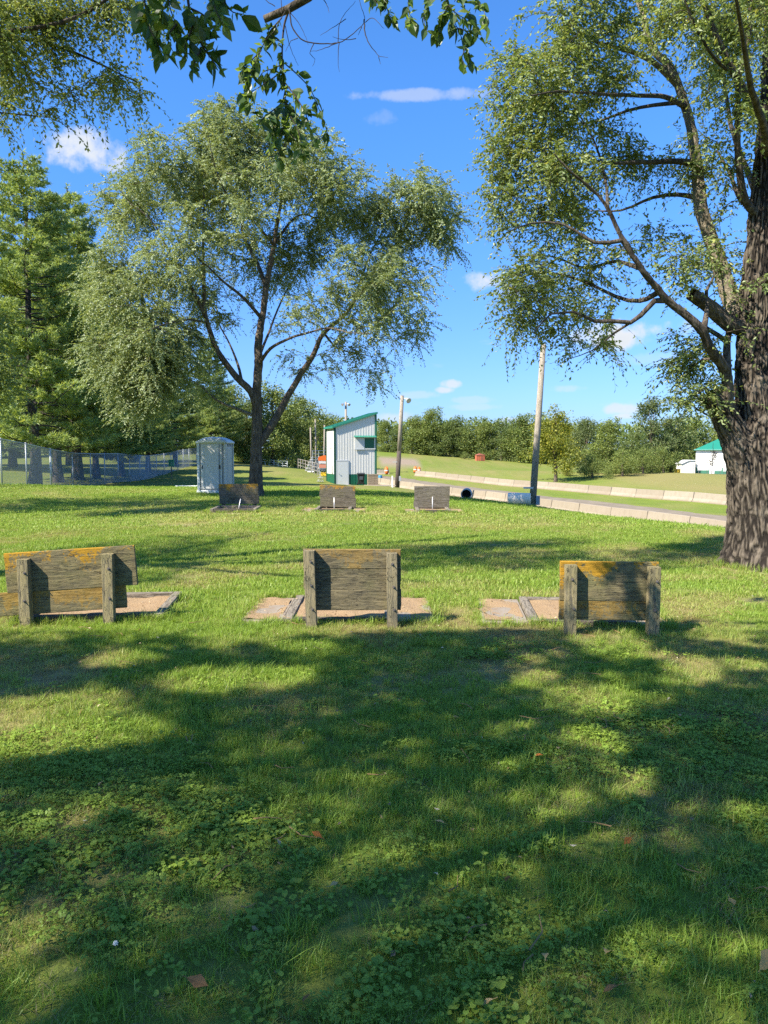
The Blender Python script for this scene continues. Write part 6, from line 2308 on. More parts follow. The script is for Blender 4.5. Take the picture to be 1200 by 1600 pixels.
def bin_cart():
    Y = 64.6
    x = (564 - 600) / FPX * Y
    r = empty('wheeled_bin', (x, Y, gz1(x, Y)), 'black wheeled rubbish bin against the green tower base', 'bin', None, .1)
    mb = MB()
    vs = [(sx * w_, sy * d_, z) for z, w_, d_ in ((.10, .22, .24), (.92, .30, .34)) for sx in (-1, 1) for sy in (-1, 1)]
    mb.add(vs, [(0, 1, 3, 2), (4, 6, 7, 5), (0, 4, 5, 1), (2, 3, 7, 6), (0, 2, 6, 4), (1, 5, 7, 3)])
    mb.obj('body', BLACK, r, .02)
    MB().box((0, -.355, .62), (.30, .02, .28)).obj('front_panel', simple_mat('bin_panel', (.06, .07, .08), .4), r, .01)
    mb = MB().prism([(-.40, .93), (.38, .97), (.38, 1.02), (-.1, 1.06), (-.40, .99)], -.33, .33, 'x')
    mb.obj('lid', simple_mat('bin_lid', (.03, .035, .04), .35, .1, 4), r, .008)
    for sx in (-1, 1):
        MB().tube([(sx * .25, .30, .12), (sx * .31, .30, .12)], .12, 14).obj('wheel', BLACK, r)
    MB().tube([(-.25, .42, .96), (.25, .42, .96)], .018, 8).obj('handle', BLACK, r)


bin_cart()


def slat_box():
    Y = 63.8
    x = (583 - 600) / FPX * Y
    r = empty('wooden_box', (x, Y, gz1(x, Y)), 'square slatted wooden box at the corner of the white tower', 'box', None, .12)
    SW = wood_mat('box_slat', (0.34, 0.27, 0.19), (0.16, .12, .09), 0, .1, .2, 21)
    w, h = .86, .90
    MB().box((0, .3, h / 2), (w - .08, .62, h - .04)).obj('inner_panel', TIMBD, r)
    for i in range(6):
        z = .07 + i * .152
        link('slat', plank_mesh(w, .135, .03, SW, i * 2.2 + 30, .002), r, (0, -.03, z))
    for sx in (-1, 1):
        for i in range(6):
            link('slat', plank_mesh(.64, .135, .03, SW, i * 2.2 + 40, .002), r, (sx * (w / 2 - .02), .31, .07 + i * .152), (0, 0, math.pi / 2))
    MB().box((0, .29, h + .01), (w + .04, .72, .04)).obj('lid', SW, r, .006)
    MB().box((.55, .0, -.01), (2.6, .9, .08)).obj('slab', CONC, r, .01)


slat_box()


# ------------------------------------------------------------------ poles
POLE = wood_mat('pole_wood', (0.36, 0.315, 0.255), (0.20, .17, .135), 0, .05, .15, 50, 'z')
POLED = wood_mat('creosoted_pole', (0.12, 0.095, 0.08), (0.05, .04, .035), 0, .0, .2, 51, 'z')


def pole(px, py, px_t, py_t, Y, r0, r1, label, lamp=0, dark=0.0, bracket=None, base=None):
    b = np.array([(px - 600) / FPX * Y, Y, 0.0])
    b[2] = gz1(b[0], Y) if base is None else base
    t = at(px_t, py_t, Y)
    r = empty('wooden_pole', b, label, 'pole', 'wooden poles along the track')
    d = t - b
    if dark:
        MB().tube([tuple(-d * .04), tuple(d * dark)], [r0 * 1.04, (r0 + (r1 - r0) * dark) * 1.04], 14).obj('butt', POLED, r, 0, True)
    MB().tube([tuple(d * (dark * .98 if dark else -.04)), tuple(d)], [r0 + (r1 - r0) * dark, r1], 14).obj('shaft', POLE, r, 0, True)
    if bracket:
        f = bracket
        MB().box(tuple(d * f + np.array([-.25, -.12, 0])), (.5, .06, .08)).obj('bracket', STEEL, r)
        MB().box(tuple(d * (f * .35) + np.array([.20, -.16, 0])), (.18, .14, .42)).obj('switch_box', simple_mat('switch_grey', (.3, .31, .32), .5), r, .01)
    for k in range(lamp):
        a = MB()
        sx = 1 if k % 2 == 0 else -1
        c = d + np.array([sx * .32, -.12, -.25 - .1 * (k // 2)])
        a.tube([tuple(d - [0, 0, .25]), tuple(c)], .03, 6)
        a.tube([tuple(c), tuple(c + [sx * .10, -.16, -.10]), tuple(c + [sx * .22, -.34, -.22])], [.07, .16, .24], 12)
        a.obj('floodlight', simple_mat('lamp_grey', (.45, .46, .46), .4, .1, 6, .3), r)
    return r


pole(832.5, 792, 849, 538, 36.0, .165, .125, 'tall plain wooden pole leaning slightly, in front of the yellowing tree', 0, 0, .12)
pole(620.5, 760, 628.5, 618, 65.0, .20, .15, 'wooden pole with dark lower third beside the white tower', 1, .40, .28)
pole(540, 735, 540.5, 628, 120, .22, .16, 'floodlight pole rising behind the tower roof', 2)
BP = [(487, 722, 485, 668, 92, 'thin pale pole above the bleachers, farthest from the tower'), (494, 724, 492.5, 655, 96, 'tallest thin pale pole above the bleachers'), (506.5, 722, 507, 664, 88, 'thin pale pole close beside the tower wall')]
for (a, b_, c_, d_, Y, lab) in BP:
    pole(a, b_, c_, d_, Y, .11, .08, lab)

# white plastic marker post and the lumps along the track
PLW = simple_mat('white_plastic', (0.78, .78, .76), .4, .05, 4, spec=.45, dirt=((.5, .46, .4), .4))
PLB = simple_mat('blue_plastic', (0.05, .22, .36), .4, .1, 4, spec=.45)
PLG = simple_mat('grey_culvert', (0.34, .37, .37), .55, .15, 5)
ORANGE = simple_mat('orange_plastic', (0.75, .16, .03), .5, .12, 5)
h_ = hit(613, 759)
r = empty('marker_post', (h_[0], 62, gz1(h_[0] * 62 / h_[1], 62)), 'thin white plastic post standing on the grass left of the dark-footed pole', 'post')
r.location.x = (613 - 600) / FPX * 62
MB().box((0, 0, .40), (.11, .05, .95)).obj('stem', PLW, r, .01)
MB().box((0, 0, .90), (.13, .07, .05)).obj('cap', PLW, r, .01)


def drum(name, loc, label, mat, L, rad, yaw, lying=True, open_end=False, group=None, cat='barrel', buried=0.0):
    r = empty(name, loc, label, cat, group, yaw)
    pr = [0, .02, .05, .30, .33, .36, .64, .67, .70, .95, .98, 1.0]
    rd = [.90, .98, 1, 1, 1.035, 1, 1, 1.035, 1, 1, .98, .90]
    if open_end:
        n = 22
        pr = list(np.linspace(0, 1, n))
        rd = [1.0 if i % 2 else 1.05 for i in range(n)]
    pts = [(0, (p - .5) * L, 0) for p in pr] if lying else [(0, 0, p * L) for p in pr]
    rr = [rad * q for q in rd]
    z = rad - buried if lying else 0
    MB().tube(pts, rr, 24, caps=not open_end).obj('shell', mat, r, 0, True, loc=(0, 0, z))
    if open_end:
        MB().tube([(0, -L * .5 - .01, 0), (0, L * .5, 0)], [rad * .90, rad * .90], 24, False).obj('inner_wall', BLACK, r, 0, True, loc=(0, 0, z))  # bore coloured black for the darkness of the opening
        vs = []
        for i in range(24):
            a = 2 * math.pi * i / 24
            vs += [(math.cos(a) * rad * .90, -L * .5 - .012, math.sin(a) * rad * .90), (math.cos(a) * rad * 1.06, -L * .5 - .012, math.sin(a) * rad * 1.06)]
        fs = [(2 * i, 2 * i + 1, (2 * i + 3) % 48, (2 * i + 2) % 48) for i in range(24)]
        MB().add(vs, fs).obj('rim', PLG, r, 0, False, loc=(0, 0, z))
        MB().tube([(0, L * .2, 0), (0, L * .22, 0)], rad * .88, 24).obj('shade_disc', BLACK, r, loc=(0, 0, z))  # added black disc stands in for the shade deep inside the pipe
    else:
        e = -1 if lying else 1
        MB().tube([(rad * .5, -L * .5 - .02, rad * .3), (rad * .5, -L * .5 + .02, rad * .3)] if lying else [(rad * .5, 0, L), (rad * .5, 0, L + .02)], .035, 10).obj('bung', mat, r, loc=(0, 0, z))
    return r


def on_ground(px, Y):
    X = (px - 600) / FPX * Y
    return (X, Y, gz1(X, Y))


def put(px, py, y0=14):
    h = hit(px, py, y0)
    return tuple(h)


PLS = simple_mat('shade_warmed_plastic', (0.80, .68, .52), .5, .05, 4)  # white warmed in its colour to offset the blue skylight in shade
drum('plastic_barrel', put(811, 789.5, 30), 'white plastic barrel lying beside the tall plain wooden pole', PLS, .98, .27, R(78), group='plastic barrels along the track')
drum('plastic_barrel', put(983, 806.5, 17), 'half-sunk white plastic barrel on the lawn edge left of the big elm', PLW, .80, .24, R(70), group='plastic barrels along the track', buried=.22)
drum('plastic_barrel', put(643, 763, 45), 'blue plastic barrel lying by the barrier behind the plain far backstop', PLB, .55, .28, R(60), group='plastic barrels along the track')
drum('plastic_barrel', put(594, 753, 55), 'blue plastic barrel half hidden by the corner of the tower', PLB, .9, .28, 0, lying=False, group='plastic barrels along the track')
drum('culvert_pipe', put(729, 781, 35), 'short grey culvert pipe with a black open end by the near barriers', PLG, .9, .235, R(-8), open_end=True, cat='pipe')


# ------------------------------------------------------------------ concrete barriers of the track
def barrier_mesh():
    L, H = 3.62, .82
    prof = [(-.30, 0), (-.30, .075), (-.15, .33), (-.075, .80), (-.055, .82), (.055, .82), (.075, .80), (.15, .33), (.30, .075), (.30, 0)]
    n = 10
    vs, fs = [], []
    k = len(prof)
    for i in range(n + 1):
        x = -L / 2 + L * i / n
        for (y, z) in prof:
            q = (vnoise(np.array([[x * 2.5 + 3, y * 6, z * 5]]))[0] - .5) * .018
            sx = 0 if 0 < i < n else (.012 * (1 if i == 0 else -1))
            vs.append((x + sx * (z > .5), y + q, max(0, z + q * .5) - (.03 if z == 0 else 0)))
    for i in range(n):
        for j in range(k - 1):
            a = i * k + j
            fs.append((a, a + k, a + k + 1, a + 1))
    fs.append(tuple(range(k)))
    fs.append(tuple(n * k + j for j in range(k - 1, -1, -1)))
    return MB().add(vs, fs).mesh('barrier', None)


BAR = barrier_mesh()
for s_ in range(3):
    pass


def barrier_mat():
    m, h, out = mat_new('barrier_concrete_row')
    co = h.n('ShaderNodeTexCoord').outputs['Object']
    oi = h.n('ShaderNodeObjectInfo').outputs['Random']
    n1 = h.noise(co, 1.2, 5, .7)
    c = h.mix(oi, (0.25, 0.205, 0.155), (0.31, 0.265, 0.205))
    c = h.mix(h.math('MULTIPLY', h.step(n1, .45, .7), .5), c, (0.21, .165, .12))
    st = h.noise(h.mapping(co, (7, 7, .5)), 1.5, 4, .65)
    c = h.mix(h.math('MULTIPLY', h.step(st, .52, .7), .35), c, (0.17, .14, .105))
    z = h.n('ShaderNodeSeparateXYZ', {0: co}).outputs[2]
    n2 = h.noise(co, 4, 4, .7)
    c = h.mix(h.math('MULTIPLY', h.step(h.math('SUBTRACT', h.math('MULTIPLY', n2, .35), z), .0, .12), .5), c, (0.22, .18, .12))
    pbr(h, out, c, .92, h.noise(co, 14, 5, .7), .35, .02, 0, .15)
    return m


BAR.materials.append(barrier_mat())
fw, nw = [], []
dF = np.array([23 / 58, -1.0]); dF /= np.linalg.norm(dF)
pos = np.array([5.0, 120.0])
while pos[1] > 52:
    fw.append(pos.copy()); pos = pos + dF * 3.66
dN = np.array([.335, -1.0]); dN /= np.linalg.norm(dN)
pos = np.array([near_wall(112), 112.0])
while pos[1] > 36:
    nw.append(pos.copy()); pos = pos + dN * 3.66
words_ = ['first', 'second', 'third', 'fourth', 'fifth', 'sixth', 'seventh', 'eighth', 'ninth', 'tenth', 'eleventh', 'twelfth', 'thirteenth', 'fourteenth', 'fifteenth', 'sixteenth', 'seventeenth', 'eighteenth', 'nineteenth', 'twentieth', 'twenty-first', 'twenty-second', 'twenty-third']
for row, dd, nm in ((fw, dF, 'far'), (nw, dN, 'near')):
    for i, p in enumerate(row):
        c = p + dd * 1.83
        o = link('concrete_barrier', BAR)
        za, zb = gz1(*(c - dd * 1.8)), gz1(*(c + dd * 1.8))
        o.location = (c[0], c[1], (za + zb) / 2)
        o.rotation_euler = (rng.normal() * .008, -math.atan2(zb - za, 3.6), math.atan2(dd[1], dd[0]) + rng.normal() * .006)
        if nm == 'far':
            lab = f'{words_[i]} concrete barrier of the far row, counting from the orange markers'
        else:
            lab = f'{words_[i]} concrete barrier of the near row, counting from behind the tower'
        tag(o, lab, 'barrier', f'concrete barriers of the {nm} row')


def marker(px, py, lab, s=1.0, Y=None):
    p = put(px, py, 60) if Y is None else on_ground(px, Y)
    r = empty('traffic_drum', p, lab, 'traffic drum', 'orange markers at the track end')
    MB().tube([(0, 0, 0), (0, 0, .12 * s)], .36 * s, 16).obj('base', BLACK, r)
    MB().tube([(0, 0, .12 * s), (0, 0, .5 * s), (0, 0, .8 * s), (0, 0, 1.02 * s)], [.30 * s, .28 * s, .25 * s, .21 * s], 16).obj('body', ORANGE, r, 0, True)
    MB().tube([(0, 0, .55 * s), (0, 0, .68 * s)], [.283 * s, .275 * s], 16).obj('white_band', PLW, r)
    MB().box((0, 0, 1.08 * s), (.22 * s, .04 * s, .10 * s)).obj('handle', ORANGE, r)


marker(649, 739.5, 'orange traffic drum at the open end of the far barriers, nearer the tower', 1.0)
marker(655, 740, 'orange traffic drum at the open end of the far barriers, farther from the tower', .95)
marker(604, 742, 'orange traffic drum beside the short barrier just right of the tower', 1.15)


# short barrier stub right of the tower
p = put(597, 742, 60)
o = link('concrete_barrier', BAR)
o.location = p
o.rotation_euler = (0, 0, R(4))
o.scale = (.62, 1, 1)
tag(o, 'short barrier standing alone right of the tower roof edge', 'barrier')

# orange shed on the field edge
def shed():
    Y = 172
    b = on_ground(749.5, Y)
    r = empty('orange_shed', b, 'small orange-red shed at the foot of the far wood', 'shed', None, .1)
    RD = simple_mat('orange_red_boards', (0.42, .12, .06), .8, .2, 2)
    MB().box((0, 0, .60), (1.9, 1.4, 1.2)).obj('wall', RD, r)
    for i in range(5):
        MB().box((-.76 + i * .38, -.72, .6), (.05, .03, 1.16)).obj('board_strip', RD, r)
    MB().prism([(-.95, 1.20), (.95, 1.20), (1.05, 1.28), (0, 1.62), (-1.05, 1.28)], -.8, .8).obj('roof', simple_mat('rust_roof', (.34, .12, .08), .8), r)
    MB().box((.3, -.72, .45), (.6, .03, .9)).obj('door', simple_mat('dark_boards', (.22, .08, .05), .8), r)


shed()


# ------------------------------------------------------------------ barn, lean-to, benches on the mound
def barn():
    Y = 117
    x0, z = (1086 - 600) / FPX * Y, at(1090, 743, Y)[2]
    r = empty('barn', (x0, Y, z), 'long white barn with green roof and green base beyond the mown mound', 'building', None, R(-25))
    W, D, H = 15.0, 9.0, 3.95
    top = H + 2.3
    def wall(name, mb, mat):
        return mb.obj(name, mat, r)
    mb = MB().box((W / 2, .05, (1.22 + H) / 2), (W, .1, H - 1.22))
    for x in np.arange(.3, W, .6):
        mb.box((x, -.012, (1.22 + H) / 2), (.05, .024, H - 1.24))
    wall('wall', mb, WHITE)
    mb = MB().box((W / 2, .05, .3), (W, .1, 1.8))
    for x in np.arange(.3, W, .6):
        mb.box((x, -.012, .3), (.05, .024, 1.78))
    wall('base_panel', mb, simple_mat('faded_green_sheet', (.05, .16, .11), .5, .1, 1))
    for xx in (.05, W - .05):
        MB().box((xx, D / 2, (H - .6) / 2), (.1, D - .2, H + .6)).obj('end_wall', WHITE, r)
    MB().box((W / 2, D, H / 2 - .3), (W, .1, H + .6)).obj('wall', WHITE, r)
    MB().box((W / 2, -.10, H - .06), (W + .5, .12, .18)).obj('gutter', simple_mat('white_gutter', (.75, .75, .75), .4), r)
    e, hp = .4, 4.3
    MB().add([(-e, -e, H - .1), (W + e, -e, H - .1), (W + e, D + e, H - .1), (-e, D + e, H - .1), (hp, D / 2, top), (W - hp, D / 2, top)],
             [(0, 1, 5, 4), (2, 3, 4, 5), (3, 0, 4), (1, 2, 5), (3, 2, 1, 0)]).obj('roof', simple_mat('barn_roof_green', (.02, .19, .13), .45, .06, 1), r)
    MB().box((W - 3.5, -.02, 2.3), (1.0, .06, 1.0)).obj('window', GLASS, r)
    # white lean-to shed beside it
    xl = (1075 - 600) / FPX * 116
    r2 = empty('small_shed', (xl, 116, z), 'small plain white shed joined to the end of the green-roofed barn', 'shed', None, R(-4))
    MB().prism([(-1.0, -.5), (1.0, -.5), (1.0, 2.25), (.0, 2.25), (-1.0, 1.75)], -.0, 2.6).obj('wall', WHITE, r2)
    MB().prism([(-1.12, 1.74), (.0, 2.28), (1.02, 2.28), (1.02, 2.36), (-.02, 2.36), (-1.12, 1.82)], -.15, 2.75).obj('roof', simple_mat('pale_roof', (.72, .73, .74), .4), r2)
    MB().box((.3, -.03, .9), (.8, .05, 1.8)).obj('door', DOORM, r2)
    b = on_ground(1058, 114)
    r3 = empty('yellow_box', b, 'small yellow box on the ground beside the small white shed', 'box')
    MB().box((0, 0, .3), (.7, .5, .6)).obj('body', simple_mat('yellow_paint', (.55, .36, .03), .5), r3, .02)
    MB().box((0, 0, .62), (.74, .54, .06)).obj('lid', simple_mat('yellow_lid', (.45, .30, .03), .5), r3, .01)


barn()


def bench(px, Y, lab):
    p = on_ground(px, Y)
    r = empty('park_bench', p, lab, 'bench', 'white benches in front of the barn', R(-24))
    GB = simple_mat('bench_white', (.66, .66, .62), .6, .08, 5)
    DK = simple_mat('bench_frame', (.10, .10, .10), .5)
    for i in range(3):
        MB().box((0, -.16 + i * .16, .46), (1.45, .13, .045)).obj('seat_slat', GB, r)
    for i in range(3):
        MB().box((0, .27 + i * .045, .62 + i * .15), (1.45, .035, .125)).obj('back_slat', GB, r)
    for sx in (-.55, .55):
        mb = MB()
        mb.box((sx, -.18, .21), (.07, .07, .46)); mb.box((sx, .22, .21), (.07, .07, .46)); mb.box((sx, .02, .40), (.07, .5, .06))
        mb.tube([(sx, .24, .42), (sx, .38, .95)], .035, 6)
        mb.obj('leg_frame', DK, r)


bench(1098, 107, 'white bench in front of the barn nearest the small white shed')
bench(1118, 106, 'middle white bench in front of the barn')
bench(1138, 105, 'white bench in front of the barn nearest the big elm trunk')


def flower_post():
    p = on_ground(1112, 109)
    r = empty('plant_stand', p, 'white post with a dark climbing stem in front of the barn wall', 'plant stand')
    MB().box((0, 0, .55), (.55, .45, 1.1)).obj('planter', PLW, r, .02)
    DK = simple_mat('dark_stem', (.03, .03, .03), .7)
    mb = MB()
    pts = [(0, 0, 1.0), (.10, 0, 1.6), (-.05, 0, 2.3), (.12, 0, 3.0), (.0, 0, 3.8), (.04, 0, 4.4)]
    mb.tube(pts, [.05, .045, .04, .04, .03, .02], 6)
    mb.obj('stem', DK, r)
    V = []
    n = 160
    b = np.stack([rng.normal(size=n) * .22 + .12, rng.normal(size=n) * .15, rng.uniform(1.1, 3.2, n)], -1)
    b[:, 0] += .2 * np.sin(b[:, 2] * 3)
    LV = leaf_quads(b, rng.normal(size=(n, 3)), rng.normal(size=(n, 3)), np.full(n, .24), np.full(n, .13))
    tag(link('foliage', quads_mesh('foliage', LV, simple_mat('dry_leaf_dark', (.06, .05, .045), .8)), r), kind='stuff')


flower_post()
p = put(1096, 778, 50)
r = empty('concrete_block', p, 'low grey concrete block lying on the mown mound behind the far barriers', 'block', None, R(-10))
MB().box((0, 0, .16), (1.5, .8, .36)).obj('slab', simple_mat('dark_concrete', (.25, .23, .21), .9), r, .02)
MB().box((-.3, 0, .36), (.9, .6, .06)).obj('cap', CONC, r, .01)
p = put(1135, 777, 50)
r = empty('white_plank', p, 'short white plank lying on the mown mound beside the big elm trunk', 'plank', None, R(5))
MB().box((0, 0, .05), (1.1, .14, .09)).obj('board', PLW, r, .01)
MB().box((.35, 0, .0), (.08, .3, .06)).obj('cleat', PLW, r, .01)


# ------------------------------------------------------------------ beside the tower: bleachers, orange netting, low fences
def bleacher():
    Y = 84
    x = (487 - 600) / FPX * Y
    z = gz1(x, Y)
    r = empty('bleacher', (x, Y, z), 'grey tiered bleacher seats beyond the lawn left of the tower', 'bleacher', None, R(-18))
    AL = simple_mat('aluminium', (.52, .53, .55), .4, .1, 6, .5, .5)
    for i in range(5):
        MB().box((.15 * i, 1.2, .40 + i * .30), (.26, 5.0, .05)).obj('seat_plank', AL, r)
        MB().box((-.14 + .15 * i + .02, 1.2, .15 + i * .30), (.24, 5.0, .04)).obj('foot_plank', AL, r)
    for y in (-1.2, .4, 2.0, 3.5):
        mb = MB()
        for i in range(5):
            mb.tube([(.15 * i, y, 0), (.15 * i, y, .40 + i * .30)], .035, 6)
        mb.tube([(-.2, y, .12), (.70, y, 1.75)], .03, 6)
        mb.tube([(-.2, y, .05), (.75, y, .05)], .03, 6)
        mb.tube([(.66, y, .1), (.66, y, 2.35)], .03, 6)
        mb.obj('frame', AL, r)
    mb = MB()
    for zz in (1.95, 2.30):
        mb.tube([(.66, -1.2, zz), (.66, 3.6, zz)], .025, 6)
    mb.obj('guard_rail', AL, r)


bleacher()


def railing(name, label, px0, px1, Y0, Y1, h, mat, n, group=None, slope=0.0, cat='fence'):
    a, b = np.array(on_ground(px0, Y0)), np.array(on_ground(px1, Y1))
    r = empty(name, a, label, cat, group)
    for i in range(n + 1):
        q = (b - a) * i / n + np.array([0, 0, slope * i / n])
        MB().box(tuple(q + [0, 0, h / 2]), (.07, .07, h)).obj('post', mat, r)
    for zz in (h * .35, h * .65, h * .96):
        MB().tube([(0, 0, zz), tuple(b - a + np.array([0, 0, zz + slope]))], .025, 6).obj('rail', mat, r)
    return r


RAILW = simple_mat('white_rail', (.62, .66, .68), .5, .05, 5)
RAILG = simple_mat('grey_board', (.30, .27, .24), .8, .2, 5)
railing('rail_fence', 'low pale railing across the end of the lawn right of the elm trunk', 408, 449, 95, 93, .88, RAILW, 6)
railing('handrail', 'pale sloping handrail rising behind the low railing', 432, 456, 99, 101, .75, RAILW, 5, slope=.9, cat='railing')
railing('board_fence', 'low grey post fence running from the bleachers towards the tower', 466, 496, 92, 76, 1.25, RAILG, 7)


def orange_stand():
    b = on_ground(505, 80)
    r = empty('orange_stand', b, 'orange and white trackside stand half hidden by the tower', 'stand', None, .2)
    PK = simple_mat('salmon_cloth', (.62, .25, .17), .8, .15, 5)
    MB().box((0, 0, .75), (.95, .5, .08)).obj('table_top', PLW, r)
    MB().box((-.05, -.26, .98), (.8, .03, .40)).obj('front_cloth', PK, r)
    for sx in (-.42, .42):
        for sy in (-.2, .2):
            MB().tube([(sx, sy, 0), (sx, sy, 2.0)], .03, 6).obj('leg', STEEL, r)
    vs = []
    n = 90
    bb = np.stack([rng.normal(size=n) * .28, rng.normal(size=n) * .15, rng.uniform(1.3, 1.9, n)], -1)
    MB().prism([(-.55, 1.55), (.5, 1.50), (.55, 1.98), (.1, 2.1), (-.5, 1.92)], -.3, -.26).obj('banner', ORANGE, r)
    MB().prism([(-.5, 1.25), (.45, 1.22), (.45, 1.46), (-.5, 1.50)], -.31, -.28).obj('lower_banner', simple_mat('pale_cloth', (.66, .6, .6), .8), r)
    b = on_ground(505.5, 78)
    r = empty('yellow_crate', b, 'flat yellow crate on the grass below the orange stand', 'crate')
    MB().box((0, 0, .16), (.62, .4, .28)).obj('body', simple_mat('crate_yellow', (.70, .45, .03), .5), r, .02)
    MB().box((0, 0, .32), (.66, .44, .05)).obj('rim', simple_mat('crate_rim', (.62, .38, .03), .5), r, .01)
    b = on_ground(500.5, 66.5)
    r = empty('metal_stand', b, 'spindly grey metal stand on the lawn left of the tower base', 'stand')
    mb = MB()
    for sx in (-.22, .22):
        mb.tube([(sx, 0, 0), (-sx * .25, 0, .95)], .018, 6)
    mb.tube([(-.25, 0, .22), (.25, 0, .22)], .015, 6)
    mb.tube([(0, .2, 0), (0, 0, .95)], .018, 6)
    mb.obj('leg_frame', STEEL, r)
    MB().box((0, 0, .42), (.46, .3, .03)).obj('tray', STEEL, r)
    MB().box((0, 0, .12), (.60, .4, .03)).obj('base_plate', STEEL, r)


orange_stand()


def fence_box():
    b = on_ground(268.5, 62)
    r = empty('utility_box', b, 'small green box on a thin post beside the far fence', 'utility box')
    GB = simple_mat('green_enamel', (.05, .30, .16), .5, .1, 5)
    MB().tube([(0, 0, -.1), (0, 0, 1.1)], .035, 8).obj('post', simple_mat('dark_post', (.08, .09, .08), .6), r)
    MB().box((0, -.03, 1.25), (.42, .18, .55)).obj('cabinet', GB, r, .02)
    MB().box((.05, -.125, 1.22), (.20, .02, .30)).obj('door', simple_mat('pale_green', (.18, .42, .28), .5), r, .004)
    b = on_ground(298, 40)
    r = empty('concrete_slab', b, 'long pale concrete slab in the shade left of the portable toilet', 'slab', None, .02)
    MB().box((0, 0, .03), (1.6, .30, .12)).obj('surface', PLW, r, .01)


fence_box()


# ------------------------------------------------------------------ fallen leaves and a clover flower on the near lawn
def leaf_colour(name, c):
    m, h, out = mat_new(name)
    co = h.n('ShaderNodeTexCoord').outputs['Object']
    n = h.noise(co, 70, 4, .65)
    cc = h.mix(h.math('MULTIPLY', n, .7), c, tuple(v * .5 for v in c))
    d = h.n('ShaderNodeBsdfDiffuse', {'Color': cc})
    t = h.n('ShaderNodeBsdfTranslucent', {'Color': cc})
    mx = h.n('ShaderNodeMixShader', {0: .2, 1: d.outputs[0], 2: t.outputs[0]})
    h.L.new(mx.outputs[0], out.inputs[0])
    return m


FL = {'orange': leaf_colour('fallen_orange', (.62, .20, .05)), 'pale': leaf_colour('fallen_pale', (.64, .43, .19)), 'tan': leaf_colour('fallen_tan', (.62, .38, .14)), 'brown': leaf_colour('fallen_brown', (.34, .18, .08))}
fallen = [(503, 1325, 'orange', .055, 'bright orange fallen leaf in the middle of the shaded grass'), (694, 1304, 'pale', .055, 'pale curled fallen leaf on the dark clover'), (986, 1325, 'orange', .055, 'orange-brown fallen leaf in the small sunlit patch at the right'),
          (946, 1513, 'pale', .075, 'large pale pointed fallen leaf low on the lawn'), (1187, 1536, 'tan', .105, 'largest tan fallen leaf in the bottom right corner'), (516, 1405, 'pale', .04, 'tiny whitish fallen leaf below the orange one'), (902, 1336, 'brown', .05, 'reddish brown fallen leaf left of the orange-brown one'),
          (834, 1194, 'orange', .05, 'small orange fallen leaf just below a sunlit opening'), (718, 1132, 'tan', .06, 'tan fallen leaf in bare thatch behind the clover'), (852, 1522, 'pale', .045, 'small pale fallen leaf left of the large pointed one'), (293, 1554, 'brown', .075, 'curled brown fallen leaf standing up in the clover'),
          (155, 1243, 'pale', .05, 'whitish fallen leaf on the grass at the far left'), (1139, 1420, 'tan', .05, 'tan fallen leaf half sunk in grass at the right'), (964, 1566, 'brown', .05, 'small brown fallen leaf below the large pointed one'), (790, 1398, 'brown', .045, 'rusty fallen leaf beside the small sunlit clover patch'), (486, 1578, 'brown', .045, 'rusty fallen leaf at the very bottom of the lawn'), (770, 1590, 'pale', .04, 'small cream fallen leaf at the bottom edge')]
for (px, py, c, L, lab) in fallen:
    x, y = ground_px(px, py)
    vs, fs = leaf_shape(L, L * .52, rng.uniform(-.3, .5), .25)
    me = bpy.data.meshes.new('fallen_leaf')
    me.from_pydata(vs, [], fs)
    me.materials.append(FL[c])
    o = link('fallen_leaf', me, None, (x, y, gz1(x, y) + float(lumps(np.array([x]), np.array([y]))[0]) + .050), (rng.normal() * .35, rng.normal() * .3 - .1, rng.random() * 6.28))
    tag(o, lab, 'leaf', 'fallen leaves on the near lawn')
x, y = ground_px(182, 1522)
r = empty('clover_flower', (x, y, gz1(x, y)), 'single white clover flower on a thin stalk low at the left', 'flower')
MB().tube([(0, 0, 0), (.004, 0, .06), (.0, 0, .105)], .0014, 6).obj('stalk', CLOVER, r)
mb = MB()
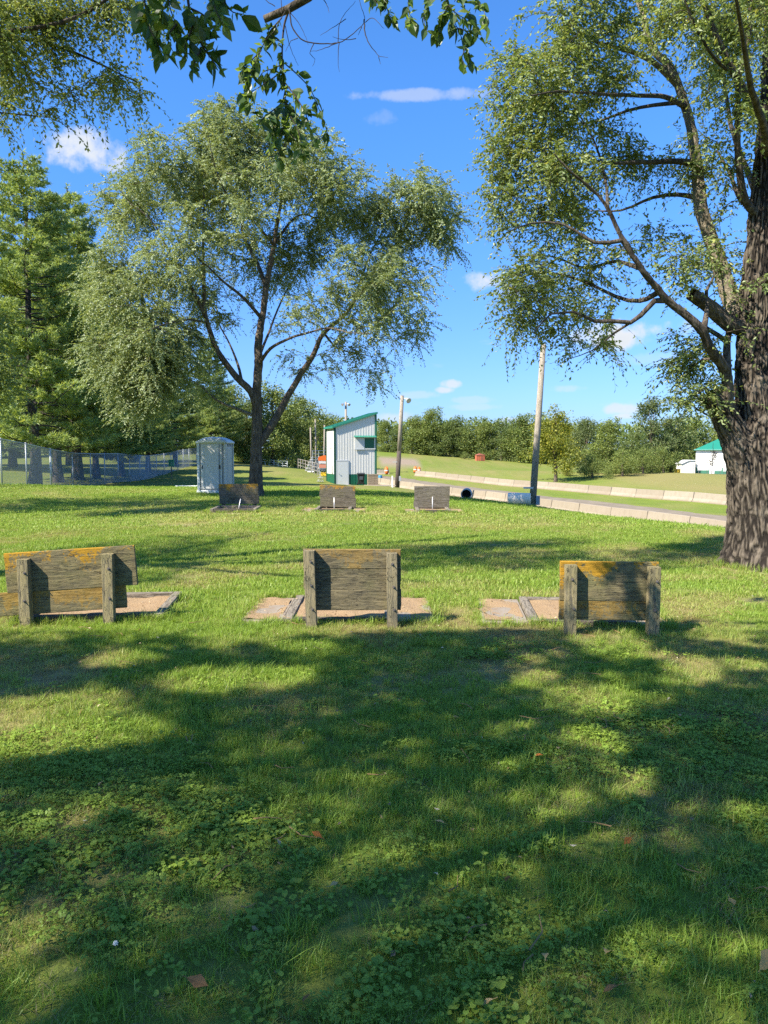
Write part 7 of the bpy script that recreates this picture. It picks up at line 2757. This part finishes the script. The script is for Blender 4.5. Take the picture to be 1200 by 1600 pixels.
for i in range(26):
    a, e = i * 2.4, (i / 26) * 2.0 - .6
    d = Vector((math.cos(a) * math.cos(e), math.sin(a) * math.cos(e), math.sin(e)))
    mb.tube([Vector((0, 0, .108)), Vector((0, 0, .108)) + d * .009], [.0022, .001], 4)
mb.obj('flower_head', simple_mat('white_petal', (.75, .74, .68), .6), r)


def litter():
    n = 420
    X, Y = wedge_points(1.8, 9.0, 9)
    for q_ in ('near_a', 'near_b', 'near_c'):
        cx, cy, hx, hy, _r = PITS[q_]
        X = np.r_[X, cx + rng.uniform(-hx, hx, 130)]
        Y = np.r_[Y, cy + rng.uniform(-hy, hy, 130)]
    n = len(X)
    P = np.stack([X, Y, gz(X, Y) + lumps(X, Y) + rng.uniform(.015, .05, n)], -1)
    d = rng.normal(size=(n, 3)) * np.array([1, 1, .35])
    L = rng.uniform(.012, .035, n)
    V = leaf_quads(P, d, rng.normal(size=(n, 3)) * np.array([1, 1, .4]), L, L * rng.uniform(.3, .7, n), .3)
    o = link('leaf_litter', quads_mesh('leaf_litter', V, leaf_mat('litter_leaf', (.16, .09, .045), (.48, .36, .22), (.6, .5, .35), .2, .0, 3.0, .8)))
    tag(o, 'small dry bits of leaf lying in the near grass', None, None, 'stuff')
    # dropped twigs
    n = 70
    X, Y = wedge_points(1.8, 8.0, 2.2)
    n = len(X)
    paths = []
    for x, y in zip(X, Y):
        a, l = rng.random() * 6.283, rng.uniform(.06, .2)
        z = gz1(x, y) + .04
        p = np.array([[x, y, z], [x + math.cos(a) * l * .5, y + math.sin(a) * l * .5, z + rng.normal() * .012], [x + math.cos(a + .3) * l, y + math.sin(a + .3) * l, z + rng.normal() * .015]])
        paths.append((p, np.array([.003, .0026, .0014])))
    V, q = sweep(paths, 5)
    o = link('twig_litter', big_mesh('twig_litter', V, q, np.full(len(q), 4), simple_mat('dead_twig', (.25, .155, .07), .9, .3, 9)))
    tag(o, 'small dropped twigs lying in the near grass', None, None, 'stuff')


litter()
print('objects', len(scn.objects))
